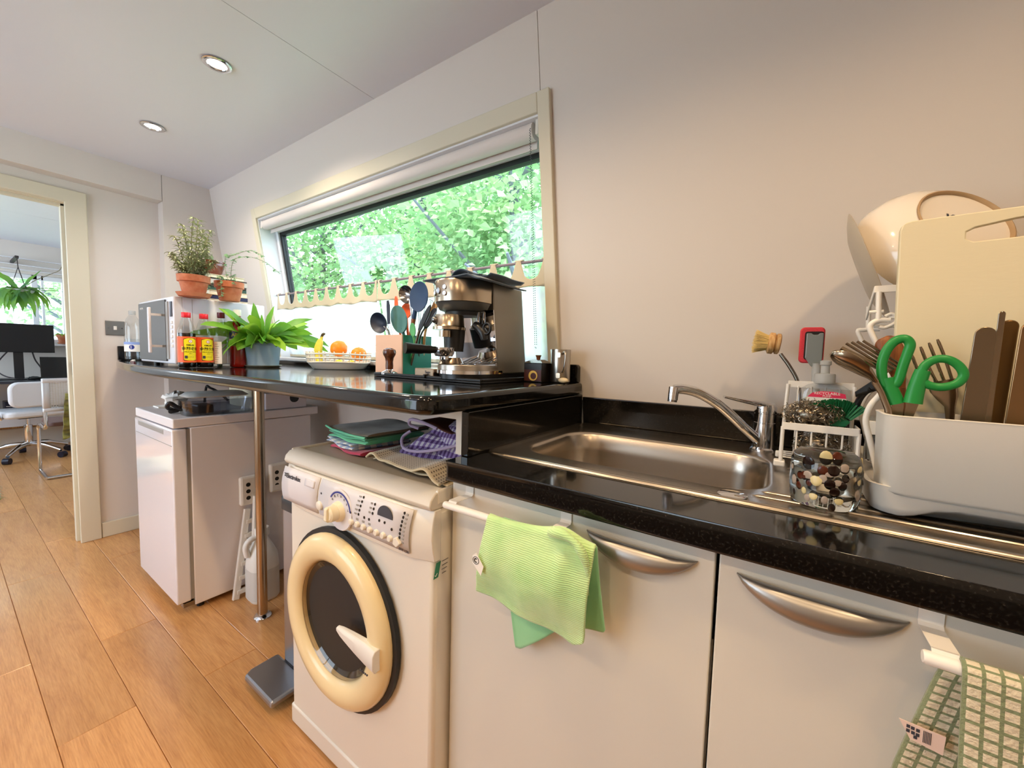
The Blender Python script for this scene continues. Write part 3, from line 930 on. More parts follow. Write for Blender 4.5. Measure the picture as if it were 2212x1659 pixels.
# porthole
pc = (-0.914, WY+0.008, 0.452)
rx90 = Matrix.Rotation(R(90), 3, 'X')
g = G(); g.lathe([(0.233, 0.0), (0.233, 0.012), (0.222, 0.013)], 48, c=pc, mat=rx90)
g.build('door_gasket', 'dark_gasket', wm, smooth=40, w=True)
g = G(); g.lathe([(0.220, 0.010), (0.221, 0.020), (0.215, 0.031), (0.202, 0.039), (0.183, 0.042), (0.164, 0.038), (0.153, 0.029), (0.149, 0.020), (0.149, 0.010)], 56, c=pc, mat=rx90, cap0=False, cap1=False)
dr2 = g.build('porthole_door', 'washer_yellow', wm, smooth=60, w=True)
plabel(dr2, 'cream yellowed porthole ring')
g = G(); g.lathe([(0.1505, 0.020), (0.147, 0.026), (0.144, 0.024), (0.12, 0.000), (0.10, -0.012), (0.05, -0.02), (0.0005, -0.022)], 48, c=pc, mat=rx90, cap0=False, cap1=False)
g.build('door_glass', 'door_glass', dr2, smooth=60, w=True)
g = G(); g.lathe([(0.149, 0.0085), (0.145, -0.001), (0.0005, -0.0012)], 40, c=pc, mat=rx90, cap0=False, cap1=False)
g.build('drum', 'drum', dr2, smooth=60, w=True)
g = G()
rings = []
for t in range(9):
    u = t/8; x = lerp(-0.872, -0.709, u); zc = lerp(0.456, 0.450, u)
    hz = lerp(0.006, 0.026, min(1, u*1.3)**0.7); yf = WY - lerp(0.034, 0.048, u**0.7); yb = WY - 0.024
    rings.append([(x, yb, zc-hz), (x, yf+0.006, zc-hz), (x, yf, zc-hz*0.6), (x, yf, zc+hz*0.6), (x, yf+0.006, zc+hz), (x, yb, zc+hz)])
g.loft(rings); g.build('door_handle', 'white_plastic', dr2, smooth=40, w=True, bevel=0.002)
g = G()
for i in range(5): g.box(-0.742+0.006*i, -0.739+0.006*i, WY-0.0575, WY-0.055, 0.427, 0.430)
g.build_s('printed_mark', 'print_dark', dr2, smooth=0, w=True)
# service sticker on the side
g = G(); g.add([(X1+0.0004, 0.578, 0.664), (X1+0.0004, 0.592, 0.664), (X1+0.0004, 0.600, 0.697), (X1+0.0004, 0.586, 0.697)], [(0, 1, 2, 3)])
g.build('sticker', 'print_green', wm, smooth=0, w=True, solid=0.0004)
text('✓', 0.012, 'lettering', 'print_white', wm, frame((X1+0.0009, 0.585, 0.671), (0, 1, 0), (0, 0, 1)), w=True)
g = G()
for i in range(4): g.box(X1, X1+0.0012, 0.603, 0.622-0.002*i, 0.694-0.009*i, 0.6946-0.009*i)
g.build_s('sticker_lines', 'print_dark', wm, smooth=0, w=True)

# ================================================================ fridge
fr = thing('fridge', 'white undercounter fridge standing under the raised worktop', 'fridge', (-2.30, 0.82, 0))
FX0, FX1, FY = -2.56, -2.04, 0.538
g = G(); g.box(FX0, FX1, 0.600, 1.115, 0.028, 0.806); g.build('body', 'fridge_body', fr, smooth=30, w=True, bevel=0.004)
g = G(); g.box(FX0, FX1, FY+0.004, 1.155, 0.808, 0.848); g.build('top', 'fridge_body', fr, smooth=30, w=True, bevel=0.004)
g = G(); g.box(FX0, FX1, FY, FY+0.05, 0.055, 0.803); dd = g.build('door', 'fridge_door', fr, smooth=30, w=True, bevel=0.006, seg=3)
g = G(); g.box(FX0+0.06, FX1-0.10, FY-0.0015, FY+0.012, 0.772, 0.794); g.build('grip_recess', 'print_grey', dd, smooth=0, w=True, bevel=0.003)
g = G(); g.box(FX0+0.005, FX1-0.003, FY-0.002, FY+0.008, 0.735, 0.7365); g.build('door_groove', 'print_grey', dd, smooth=0, w=True)
g = G(); g.box(FX0+0.004, FX1-0.004, FY+0.05, 0.600, 0.060, 0.800); g.build('seal', 'print_grey', fr, smooth=0, w=True)
for x in (FX0+0.04, FX1-0.04):
    for y in (0.63, 1.08):
        g = G(); g.lathe([(0.014, 0), (0.014, 0.03)], 12, c=(x, y, 0)); g.build('foot', 'black_plastic', fr, w=True)
g = G(); g.box(FX1-0.05, FX1-0.004, 0.56, 0.60, 0.032, 0.05); g.build('hinge', 'chrome_dark', fr, smooth=0, w=True)

# things on the fridge
TZ = 0.848
g = G()
def crump(c, sx, sy, sz, seed, amp=0.2, n=14, m_=9):
    r_ = random.Random(seed); rings = []
    for j in range(m_+1):
        a = PI*(j+0.02)/(m_+0.04)-PI/2; rg = []
        for i in range(n):
            b = 2*PI*i/n; k = 1+r_.uniform(-amp, amp)
            rg.append((c[0]+sx*k*math.cos(a)*math.cos(b), c[1]+sy*k*math.cos(a)*math.sin(b), c[2]+sz+sz*math.sin(a)*(k if math.sin(a) > 0 else 1)))
        rings.append(rg)
    g.loft(rings)
crump((-2.485, 0.675, TZ+0.001), 0.045, 0.05, 0.036, 4, 0.25)
g.box(-2.53, -2.45, 0.60, 0.68, TZ+0.001, TZ+0.007)
tag(g.build('paper_packet', 'paper_white', smooth=20, w=True), 'crumpled white paper packet on the left of the fridge top', 'packet')
g = G(); g.tube(smoothpts([(-2.50, 0.80, TZ+0.012), (-2.44, 0.79, TZ+0.095), (-2.42, 0.80, TZ+0.09), (-2.415, 0.83, TZ+0.07), (-2.43, 0.88, TZ+0.02)], 6), [0.010]*0 or 0.006, 8)
tag(g.build('kitchen_scraper', 'black_plastic', w=True), 'bent black plastic strip sticking up behind the white paper packet', 'tool')
g = G(); g.box(-2.40, -2.135, 0.875, 1.04, TZ+0.001, TZ+0.125)
cb = thing('storage_box', 'cream lidded box pushed under the worktop at the back of the fridge top', 'box', (-2.265, 0.92, TZ))
g.build('box', 'cream_box', cb, smooth=0, w=True, bevel=0.006)
g = G(); g.box(-2.405, -2.13, 0.87, 1.045, TZ+0.098, TZ+0.150); g.build('lid', 'cream_box', cb, smooth=0, w=True, bevel=0.006)
# clear tub with its lid on top
tb = thing('plastic_tub', 'clear plastic tub lying along the right edge of the fridge top', 'tub', (-2.12, 0.70, TZ))
g = G()
def tubring(x0, x1, y0, y1, z, r=0.02): return [(p[0], p[1], z) for p in rrect(x0, x1, y0, y1, r, 4)]
g.loft([tubring(-2.165, -2.065, 0.600, 0.845, TZ+0.001), tubring(-2.175, -2.055, 0.590, 0.855, TZ+0.066), tubring(-2.180, -2.050, 0.585, 0.860, TZ+0.068), tubring(-2.171, -2.059, 0.594, 0.851, TZ+0.066), tubring(-2.161, -2.069, 0.604, 0.841, TZ+0.004)])
g.build('tub', 'tub_plastic', tb, smooth=50, w=True)
g = G(); g.box(-2.155, -2.08, 0.64, 0.70, TZ+0.005, TZ+0.045); g.build('dark_contents', 'black_plastic', tb, smooth=0, w=True, bevel=0.006)
g = G(); g.loft([tubring(-2.19, -2.06, 0.605, 0.83, TZ+0.0785, 0.03), tubring(-2.195, -2.055, 0.60, 0.84, TZ+0.083, 0.03), tubring(-2.18, -2.07, 0.62, 0.82, TZ+0.098, 0.03)])
g.build('lid_foot', 'white_plastic', tb, smooth=40, w=True) if False else None
tag(g.build('tub_cover', 'white_plastic', smooth=40, w=True), 'white plastic tub lid lying on top of the clear tub', 'lid')
g = G(); g.tube(smoothpts([(-2.215, 0.60, TZ+0.012), (-2.20, 0.57, TZ+0.03), (-2.19, 0.575, TZ+0.05), (-2.185, 0.60, TZ+0.03), (-2.19, 0.64, TZ+0.012), (-2.20, 0.70, TZ+0.012)], 5), 0.009, 8)
g.tube(smoothpts([(-2.225, 0.61, TZ+0.011), (-2.205, 0.58, TZ+0.011), (-2.20, 0.62, TZ+0.02), (-2.22, 0.66, TZ+0.011)], 5), 0.009, 8)
tag(g.build('power_cable', 'black_plastic', w=True), 'bundled black cable at the front of the clear tub on the fridge', 'cable')
tx = thing('tissue_box', 'pale tissue box with a dark oval hole at the back right of the fridge top', 'box', (-2.12, 0.98, TZ))
g = G(); g.box(-2.118, -2.052, 0.90, 1.10, TZ+0.001, TZ+0.082); g.build('carton', 'tissue_box', tx, smooth=0, w=True, bevel=0.004)
g = G(); g.prism([(p[0], p[1]) for p in rrect(1.015, 1.06, TZ+0.030, TZ+0.080, 0.02, 5)], -2.053, -2.0513, 'x'); g.build('opening', 'black_plastic', tx, smooth=0, w=True)

# ---------------------------------------------------------------- beside the fridge
# folding white drying stand leaning on the fridge side
dk = thing('folding_step', 'white plastic folding stand with round holes leaning against the side of the fridge', 'stand', (-1.98, 0.80, 0))
def tilt(p, hx=-2.035, base=0.78):  # lean towards the fridge
    return p
g = G()
a0, a1 = Vector((-1.995, 0.735, 0.0)), Vector((-2.02, 0.80, 0.40))
def beam(p, q, wd, th, ax):
    d = (q-p).normalized(); n_ = Vector(ax); n_ = (n_-d*n_.dot(d)).normalized(); b_ = d.cross(n_)
    return [p-n_*wd-b_*th, p+n_*wd-b_*th, p+n_*wd+b_*th, p-n_*wd+b_*th, q-n_*wd-b_*th, q+n_*wd-b_*th, q+n_*wd+b_*th, q-n_*wd+b_*th]
g.hexa(beam(a0, a1, 0.013, 0.009, (0, 1, 0))); g.build('rail', 'white_plastic', dk, smooth=0, w=True, bevel=0.003)
g = G(); g.hexa(beam(a0+Vector((0.03, 0.045, 0)), a1+Vector((0.005, 0.045, 0)), 0.010, 0.008, (0, 1, 0))); g.build('rail', 'white_plastic', dk, smooth=0, w=True, bevel=0.003)
for i in range(6):
    u = 0.08+0.155*i; p = a0.lerp(a1, u); g = G(); g.box(p.x-0.004, p.x+0.012, p.y, p.y+0.05, p.z-0.010, p.z+0.010)
    g.build('rung', 'white_plastic', dk, smooth=0, w=True, bevel=0.002)
g = G(); g.hexa(beam(Vector((-1.975, 0.815, 0.25)), Vector((-2.0, 0.835, 0.46)), 0.016, 0.012, (0, 1, 0))); g.build('strut', 'white_plastic', dk, smooth=0, w=True, bevel=0.005)
g = G(); g.hexa(beam(Vector((-2.018, 0.82, 0.42)), Vector((-2.020, 0.82, 0.555)), 0.052, 0.014, (0, 1, 0))); tr_ = g.build('tread', 'white_plastic', dk, smooth=0, w=True, bevel=0.010)
g = G(); g.hexa(beam(Vector((-2.016, 0.945, 0.45)), Vector((-2.018, 0.945, 0.59)), 0.05, 0.014, (0, 1, 0))); tr2 = g.build('tread', 'white_plastic', dk, smooth=0, w=True, bevel=0.010)
for iy in range(2):
    for iz in range(3):
        g = G(); g.lathe([(0.0095, 0), (0.0095, 0.002)], 14, mat=Matrix.Rotation(R(90), 3, 'Y'), c=(-2.0062, 0.80+0.045*iy, 0.455+0.031*iz))
        g.build('hole', 'print_black', tr_, smooth=0, w=True)
for iy in range(2):
    for iz in range(3):
        g = G(); g.lathe([(0.0095, 0), (0.0095, 0.002)], 14, mat=Matrix.Rotation(R(90), 3, 'Y'), c=(-2.0045, 0.925+0.04*iy, 0.485+0.031*iz))
        g.build('hole', 'print_black', tr2, smooth=0, w=True)
# translucent jug
jg = thing('water_jug', 'translucent white plastic jug with a moulded handle on the floor by the fridge', 'jug', (-1.925, 0.82, 0))
g = G()
def jr(s, z): return [(p[0], p[1], z) for p in rrect(-0.062*s, 0.062*s, -0.06*s, 0.06*s, 0.04*s, 5)]
g.loft([jr(0.9, 0), jr(1.0, 0.012), jr(1.0, 0.10), jr(0.985, 0.16), jr(0.9, 0.21), jr(0.62, 0.25), jr(0.34, 0.285), jr(0.30, 0.305), jr(0.26, 0.305)])
g.build('bottle', 'jug_plastic', jg, smooth=60)
g = G(); g.tube(smoothpts([(0.0, -0.060, 0.215), (0.0, -0.066, 0.262), (0.0, -0.045, 0.288), (0.0, -0.005, 0.290)], 6), 0.013, 10); g.build('handle', 'jug_plastic', jg, smooth=60)
g = G(); g.loft([jr(1.004, 0.015), jr(1.004, 0.150)], False, False); g.build('liquid_band', 'jug_liquid', jg, smooth=60)
g = G(); g.lathe([(0.030, 0.296), (0.030, 0.326), (0.027, 0.33)], 18); g.build('cap', 'white_plastic', jg)
# pedal bin
bn = thing('pedal_bin', 'slim brushed steel pedal bin with a black lid beside the washing machine', 'bin', (-1.315, 0.80, 0))
g = G()
def br(z, e=0.0): return [(p[0], p[1], z) for p in rrect(-1.408-e, -1.225+e, 0.655-e, 0.98+e, 0.035, 6)]
g.loft([br(0.06), br(0.60)]); g.build('body', 'bin_steel', bn, smooth=60, w=True)
g = G(); g.loft([br(0.0), br(0.058)]); g.build('base', 'bin_lid', bn, smooth=60, w=True)
g = G(); g.loft([br(0.600, 0.003), br(0.640, 0.003), br(0.652, -0.008)]); ld = g.build('lid', 'bin_lid', bn, smooth=50, w=True)
g = G(); g.loft([[(p[0], p[1], 0.652) for p in rrect(-1.388, -1.245, 0.675, 0.96, 0.025, 5)], [(p[0], p[1], 0.656) for p in rrect(-1.386, -1.247, 0.677, 0.958, 0.025, 5)]]); g.build('lid_panel', 'black_gloss', ld, smooth=50, w=True)
g = G(); g.prism([(-1.44, 0.57), (-1.425, 0.545), (-1.24, 0.545), (-1.24, 0.66), (-1.44, 0.66)], 0.028, 0.052, 'z'); g.build('pedal', 'bin_steel', bn, smooth=0, w=True, bevel=0.008)
# printed carton behind the bin
ct = thing('printed_carton', 'white carton with black print standing behind the steel bin', 'carton', (-1.56, 0.86, 0))
g = G(); g.box(-1.60, -1.465, 0.83, 0.905, 0.0, 0.235); g.build('carton', 'paper_white', ct, smooth=0, w=True, bevel=0.003)
g = G(); g.lathe([(0.022, 0), (0.022, 0.014)], 16, mat=rx90, c=(-1.515, 0.832, 0.200)); g.build('spout_cap', 'white_plastic', ct, w=True)
text('LY', 0.055, 'lettering', 'print_black', ct, frame((-1.530, 0.8285, 0.145), (1, 0, 0), (0, 0, 1)), w=True, bold=0.002)
g = G()
for i in range(5): g.box(-1.57, -1.49-0.008*(i % 2), 0.8284, 0.83, 0.108-0.009*i, 0.112-0.009*i)
g.build_s('printed_lines', 'print_grey', ct, smooth=0, w=True)
g = G(); g.prism([(-1.60, 0.002), (-1.47, 0.002), (-1.49, 0.055), (-1.54, 0.035)], 0.8285, 0.83, 'y'); g.build('printed_patch', 'print_black', ct, smooth=0, w=True)
# sink things
mk('scourer', '#8a8178', 0.3, metal=0.9).noisecol('#4d453d', '#b3a794', 120)
mk('bristle', '#d8bf7d', 0.7); mk('bristle_green', '#137044', 0.6); mk('sponge_red', '#d43f49', 0.9).noisebump(300, 0.6, 0.002); mk('wand_grey', '#8f9798', 0.25, trans=0.25)
# ================================================================ sink
CZ = 1.13886          # eye height, used to slide measured points along a line of sight onto another depth
def dp(x, z, y0, y): k = y/y0; return (x*k, y, CZ+(z-CZ)*k)
sk = thing('sink', 'stainless steel sink with a single bowl and ribbed drainer set in the lower worktop', 'sink', (0.1, 0.98, ZL))
def rr3(x0, x1, y0, y1, r, z, n=8): return [(p[0], p[1], z) for p in rrect(x0, x1, y0, y1, r, n)]
SX0, SX1, SY0, SY1 = -0.558, 0.62, 0.708, 1.246
BX0, BX1, BY0, BY1 = -0.505, -0.014, 0.787, 1.107
Z = ZL
rings = [rr3(SX0, SX1, SY0, SY1, 0.03, Z+0.0006), rr3(SX0+0.002, SX1-0.002, SY0+0.002, SY1-0.002, 0.03, Z+0.0048), rr3(SX0+0.010, SX1-0.010, SY0+0.010, SY1-0.010, 0.03, Z+0.0052),
         rr3(SX0+0.020, SX1-0.02, SY0+0.020, SY1-0.020, 0.03, Z+0.0022), rr3(SX0+0.024, SX1-0.024, SY0+0.024, SY1-0.024, 0.03, Z+0.0018),
         rr3(BX0-0.012, BX1+0.012, BY0-0.012, BY1+0.012, 0.085, Z+0.0016, 8), rr3(BX0-0.004, BX1+0.004, BY0-0.004, BY1+0.004, 0.078, Z-0.0005), rr3(BX0, BX1, BY0, BY1, 0.075, Z-0.006),
         rr3(BX0+0.006, BX1-0.006, BY0+0.006, BY1-0.006, 0.07, Z-0.05), rr3(BX0+0.012, BX1-0.012, BY0+0.012, BY1-0.012, 0.068, Z-0.13), rr3(BX0+0.022, BX1-0.022, BY0+0.022, BY1-0.022, 0.06, Z-0.152), rr3(BX0+0.05, BX1-0.05, BY0+0.05, BY1-0.05, 0.05, Z-0.158)]
g = G(); g.loft(rings, False, True)
g.build('basin', 'steel_sink', sk, smooth=65, w=True)
g = G(); g.lathe([(0.045, 0), (0.045, 0.003), (0.036, 0.004), (0.03, 0.001)], 24, c=(-0.26, 0.95, Z-0.158)); g.build('drain', 'chrome', sk, w=True)
g = G(); g.lathe([(0.0225, 0), (0.0225, 0.0025), (0.020, 0.0038), (0.0, 0.0048)], 28, c=(-0.056, 0.740, Z+0.0016)); g.build('tap_hole_cap', 'chrome', sk, w=True)
for i in range(9):
    y = 0.766 + 0.031*i; xa = 0.018 if 0 < i < 9 else 0.012
    if i in (0, 1): xa = -0.032+0.012*i
    g = G(); g.tube([(xa, y, Z+0.0005), (xa+0.012, y, Z+0.0022), (0.30, y, Z+0.0026), (0.565, y, Z+0.0022), (0.58, y, Z+0.0005)], [0.001, 0.0042, 0.0045, 0.0042, 0.001], 8, flat=((0, 0, 1), 0.55))
    g.build('rib', 'steel_sink', sk, w=True)

# ---------------------------------------------------------------- mixer tap
tp2 = thing('mixer_tap', 'chrome single-lever mixer tap with a long low spout behind the sink bowl', 'tap', (-0.029, 1.185, Z+0.002))
tx0, ty0 = -0.029, 1.185
g = G(); g.lathe([(0.029, 0.0015), (0.029, 0.006), (0.0245, 0.010), (0.0235, 0.07), (0.0242, 0.0705), (0.0242, 0.073), (0.0235, 0.0735), (0.0235, 0.095), (0.0225, 0.0955), (0.0225, 0.098), (0.0245, 0.0985), (0.0250, 0.112), (0.023, 0.119), (0.014, 0.123), (0.0, 0.124)], 32, c=(tx0, ty0, Z)); g.build('body', 'chrome', tp2, w=True)
sp_ = smoothpts([(-0.036, 1.178, Z+0.022), (-0.075, 1.150, Z+0.062), (-0.118, 1.122, Z+0.106), (-0.150, 1.100, Z+0.131), (-0.178, 1.082, Z+0.146), (-0.205, 1.064, Z+0.152), (-0.222, 1.053, Z+0.150)], 5)
g = G(); g.tube(sp_, [0.0125]*len(sp_), 14); spt = g.build('spout', 'chrome', tp2, smooth=60, w=True)
g = G(); g.cyl((-0.222, 1.053, Z+0.156), (-0.224, 1.050, Z+0.124), 0.0135, 0.0125, 16); g.build('spout_tip', 'chrome', spt, w=True)
g = G(); g.cyl((-0.2245, 1.050, Z+0.124), (-0.2248, 1.0495, Z+0.119), 0.0115, 0.0115, 16); g.build('aerator', 'chrome_dark', spt, w=True)
lv = smoothpts([(tx0+0.012, ty0+0.005, Z+0.115), (tx0-0.015, ty0-0.02, Z+0.121), (tx0-0.05, ty0-0.042, Z+0.128), (tx0-0.088, ty0-0.064, Z+0.136)], 5)
g = G(); g.tube(lv, [lerp(0.017, 0.006, i/(len(lv)-1)) for i in range(len(lv))], 12, flat=((0, 0, 1), 0.55)); g.build('lever', 'chrome', tp2, smooth=60, w=True)

# ---------------------------------------------------------------- wire sink caddy
cdy = thing('sink_caddy', 'white coated wire sink caddy holding steel scourers and soap beside the tap', 'caddy', (0.068, 1.04, Z))
CX0, CX1, CY0, CY1 = 0.008, 0.128, 0.985, 1.095
g = G()
def flatbar(pts, hw, th):
    """upright flat strip along a closed or open polyline"""
    n_ = len(pts); 
    for i in range(n_-1):
        a, b = Vector(pts[i]), Vector(pts[i+1]); d = (b-a).normalized(); s_ = Vector((-d.y, d.x, 0))*th
        g.hexa([a-s_-Vector((0,0,hw)), b-s_-Vector((0,0,hw)), b+s_-Vector((0,0,hw)), a+s_-Vector((0,0,hw)), a-s_+Vector((0,0,hw)), b-s_+Vector((0,0,hw)), b+s_+Vector((0,0,hw)), a+s_+Vector((0,0,hw))])
flatbar([(CX0, CY0, 1.012), (CX1, CY0, 1.012)], 0.0075, 0.0012)
g.build('rail', 'white_wire', cdy, smooth=0, w=True, bevel=0.001)
g = G(); flatbar([(CX0+0.005, CY1, 1.094), (CX1, CY1, 1.094)], 0.0075, 0.0012); g.build('rail', 'white_wire', cdy, smooth=0, w=True, bevel=0.001)
for xa in (CX0, CX1):
    g = G(); flatbar([(xa, CY0, 1.012), (xa, CY0+0.06, 1.012)], 0.0075, 0.0012); g.build('rail', 'white_wire', cdy, smooth=0, w=True, bevel=0.001)
    g = G(); g.tube([(xa, CY0+0.002, 1.01), (xa, CY0+0.002, Z+0.020)], 0.0036, 8); g.build('upright', 'white_wire', cdy, w=True)
    g = G(); g.tube([(xa+(0.005 if xa == CX0 else 0), CY1-0.002, 1.094), (xa, CY1-0.002, Z+0.020)], 0.0036, 8); g.build('upright', 'white_wire', cdy, w=True)
for i in range(1, 5):
    x = CX0 + (CX1-CX0)*i/5
    g = G(); g.tube([(x, CY0+0.002, 1.005), (x, CY0+0.002, Z+0.022), (x, CY1-0.002, Z+0.022), (x, CY1-0.002, 1.09)], 0.0017, 6); g.build('wire', 'white_wire', cdy, w=True)
for i in range(1, 5):
    y = lerp(CY0, CY1, i/5)
    g = G(); g.tube([(CX0, y, 1.005), (CX0, y, Z+0.026), (CX1, y, Z+0.026), (CX1, y, 1.005)], 0.0017, 6); g.build('wire', 'white_wire', cdy, w=True)
for xa in (CX0, CX1):
    g = G(); g.box(xa-0.012, xa+0.008, CY0-0.002, CY0+0.02, Z+0.0085, Z+0.022); g.build('foot', 'white_plastic', cdy, smooth=0, w=True, bevel=0.003)
    g = G(); g.box(xa-0.010, xa+0.010, CY1-0.012, CY1+0.004, Z+0.0085, Z+0.022); g.build('foot', 'white_plastic', cdy, smooth=0, w=True, bevel=0.003)

def scourer(c, rx, ry, rz, seed, label, strands=150):
    r_ = random.Random(seed); g = G()
    g.ball(c, rx*0.72, ry*0.72, rz*0.72, 14, 8)
    for k in range(strands):
        a = r_.uniform(0, 2*PI); b = math.asin(r_.uniform(-1, 1)); e = r_.uniform(0.72, 1.04)
        p = Vector((math.cos(b)*math.cos(a), math.cos(b)*math.sin(a), math.sin(b)))
        t1 = p.orthogonal().normalized(); t2 = p.cross(t1)
        q = r_.uniform(0, 2*PI); d = t1*math.cos(q)+t2*math.sin(q); n2 = p.cross(d)
        rad = r_.uniform(0.0025, 0.006); pts = []
        for i in range(13):
            w_ = i*0.9; s_ = (i-6)*0.0022
            o = d*s_ + p*(rad*0.6*math.cos(w_)) + n2*(rad*math.sin(w_))
            pts.append((c[0]+p.x*rx*e+o.x, c[1]+p.y*ry*e+o.y, c[2]+p.z*rz*e+o.z))
        g.tube(pts, 0.0007, 3)
    o = g.build('steel_scourer', 'scourer', smooth=60, w=True)
    return tag(o, label, 'scourer')
scourer((0.075, 1.026, 0.972), 0.046, 0.034, 0.033, 3, 'curly steel scourer low inside the white wire caddy')
scourer((0.056, 1.024, 1.035), 0.052, 0.034, 0.030, 5, 'curly steel scourer heaped above the rim of the wire caddy', 190)
# washing-up liquid
sb = thing('soap_bottle', 'clear pump bottle of washing-up liquid with a pink label in the wire caddy', 'bottle', (0.078, 1.078, Z+0.044))
g = G()
def ov(w_, d_, z, n=28, p=2.6):
    return [(math.copysign(abs(math.cos(a))**(2/p), math.cos(a))*w_, math.copysign(abs(math.sin(a))**(2/p), math.sin(a))*d_, z) for a in [2*PI*i/n for i in range(n)]]
def at(r, c): return [(p[0]+c[0], p[1]+c[1], p[2]) for p in r]
sc_ = (0.078, 1.0785); Z += 0.016
g.loft([at(ov(0.040, 0.011, Z+0.030), sc_), at(ov(0.043, 0.0125, Z+0.036), sc_), at(ov(0.0445, 0.0125, Z+0.140), sc_), at(ov(0.042, 0.0125, Z+0.154), sc_), at(ov(0.030, 0.0125, Z+0.163), sc_), at(ov(0.018, 0.0125, Z+0.166, p=2), sc_)])
g.build('bottle', 'thin_plastic', sb, smooth=50, w=True)
g = G(); g.lathe([(0.0185, Z+0.1665), (0.0185, Z+0.184), (0.0175, Z+0.187), (0.008, Z+0.188), (0.0075, Z+0.205), (0.010, Z+0.206), (0.010, Z+0.214), (0.006, Z+0.216)], 22, c=(sc_[0]-0.002, sc_[1], 0)); g.build('pump', 'frost_plastic', sb, w=True)
g = G(); g.prism([(sc_[0]-0.030, Z+0.137), (sc_[0]+0.035, Z+0.137), (sc_[0]+0.033, Z+0.146), (sc_[0]+0.015, Z+0.150), (sc_[0]-0.008, Z+0.150), (sc_[0]-0.022, Z+0.146)], sc_[1]-0.0140, sc_[1]-0.0132, 'y'); g.build('label', 'print_pink', sb, smooth=0, w=True)
g = G(); g.box(sc_[0]-0.031, sc_[0]+0.035, sc_[1]-0.0139, sc_[1]-0.0131, Z+0.05, Z+0.1365); g.build('label_lower', 'label_white', sb, smooth=0, w=True)
text('RECYCLABLE', 0.0075, 'lettering', 'print_white', sb, frame((sc_[0]+0.003, sc_[1]-0.0144, Z+0.1455), EX, EZ), w=True)
text('PUMP', 0.0058, 'lettering', 'print_white', sb, frame((sc_[0]+0.003, sc_[1]-0.0144, Z+0.1398), EX, EZ), w=True)
Z -= 0.016
# wooden dish brush
wbz = thing('dish_brush', 'round wooden dish brush with pale bristles and a wire handle rising from the caddy', 'brush', (0.03, 1.112, Z+0.04))
hd = Vector((-0.020, 1.120, 1.186)); bax = Vector((-1, -0.12, 0.12)).normalized(); m3 = bax.to_track_quat('Z', 'Y').to_matrix()
g = G(); g.lathe([(0.021, -0.012), (0.024, -0.010), (0.024, -0.004), (0.021, -0.003), (0.021, -0.001), (0.025, 0.001), (0.025, 0.010), (0.019, 0.013)], 24, c=hd, mat=m3); g.build('brush_head', 'wood_pale', wbz, w=True)
g = G(); r_ = random.Random(2)
for k in range(420):
    a = r_.uniform(0, 2*PI); q = math.sqrt(r_.random())*0.017; b = q*1.55+r_.uniform(-0.003, 0.003)
    p0 = hd + m3 @ Vector((q*math.cos(a), q*math.sin(a), 0.011)); p1 = hd + m3 @ Vector((b*math.cos(a), b*math.sin(a), 0.040+r_.uniform(-0.004, 0.003)))
    g.tube([p0, p1], [0.0007, 0.0005], 3)
stuff(g.build('bristles', 'bristle', wbz, smooth=0, w=True))
g = G(); hp = smoothpts([(-0.006, 1.122, 1.162), (0.0, 1.121, 1.153), (0.012, 1.119, 1.135), (0.030, 1.116, 1.10), (0.036, 1.114, 1.06), (0.034, 1.11, 0.99)], 6)
g.tube(hp, 0.0042, 10); g.build('handle', 'chrome_dark', wbz, w=True)
# red sponge wand
sw = thing('sponge_wand', 'red sponge dish wand with a grey plastic back standing behind the soap bottle', 'sponge', (0.056, 1.125, Z+0.05))
def spP(x, z): return dp(x, z, 1.15, 1.125)
def rrq(x0, x1, z0, z1, r): return [(p[0], p[1]) for p in rrect(x0, x1, z0, z1, r, 5)]
g = G(); g.prism(rrq(0.029, 0.0745, 1.142, 1.2235, 0.009), 1.128, 1.146, 'y'); g.build('sponge', 'sponge_red', sw, smooth=50, w=True, bevel=0.003)
g = G(); g.prism(rrq(0.038, 0.0725, 1.150, 1.2135, 0.005), 1.1255, 1.1278, 'y'); g.build('backing', 'black_plastic', sw, smooth=0, w=True)
g = G(); g.prism([(0.0405, 1.2095), (0.050, 1.2095), (0.052, 1.206), (0.062, 1.206), (0.064, 1.2095), (0.0715, 1.2095), (0.0715, 1.142), (0.053, 1.134), (0.0405, 1.154)], 1.118, 1.1252, 'y'); g.build('body', 'wand_grey', sw, smooth=0, w=True, bevel=0.002)
g = G(); g.tube([(0.062, 1.122, 1.142), (0.064, 1.121, 1.09), (0.066, 1.118, 1.0)], [0.008, 0.008, 0.008], 10); g.build('handle', 'frost_plastic', sw, w=True)
# green fan brush with black handle
gb = thing('scrub_brush', 'green bristled scrub brush with a bent black handle lying over the caddy', 'brush', (0.10, 1.035, 1.06))
g = G(); r_ = random.Random(8)
for k in range(520):
    a = R(r_.uniform(48, 132)); y_ = 1.030+r_.uniform(-0.010, 0.010)
    L0, L1 = 0.030, 0.061+r_.uniform(-0.003, 0.002); cx_, cz_ = 0.0955, 1.008
    kx2 = 1.12
    g.tube([(cx_+kx2*L0*math.cos(a), y_, cz_+L0*math.sin(a)), (cx_+kx2*L1*math.cos(a), y_+r_.uniform(-0.003, 0.003), cz_+L1*math.sin(a))], [0.0008, 0.0009], 3)
stuff(g.build('bristles', 'bristle_green', gb, smooth=0, w=True))
g = G(); g.prism([(0.0955+0.029*math.cos(R(a)), 1.008+0.029*math.sin(R(a))) for a in range(40, 141, 10)] + [(0.085, 1.016), (0.110, 1.016)], 1.019, 1.041, 'y'); g.build('brush_head', 'bristle_green', gb, smooth=0, w=True, bevel=0.002)
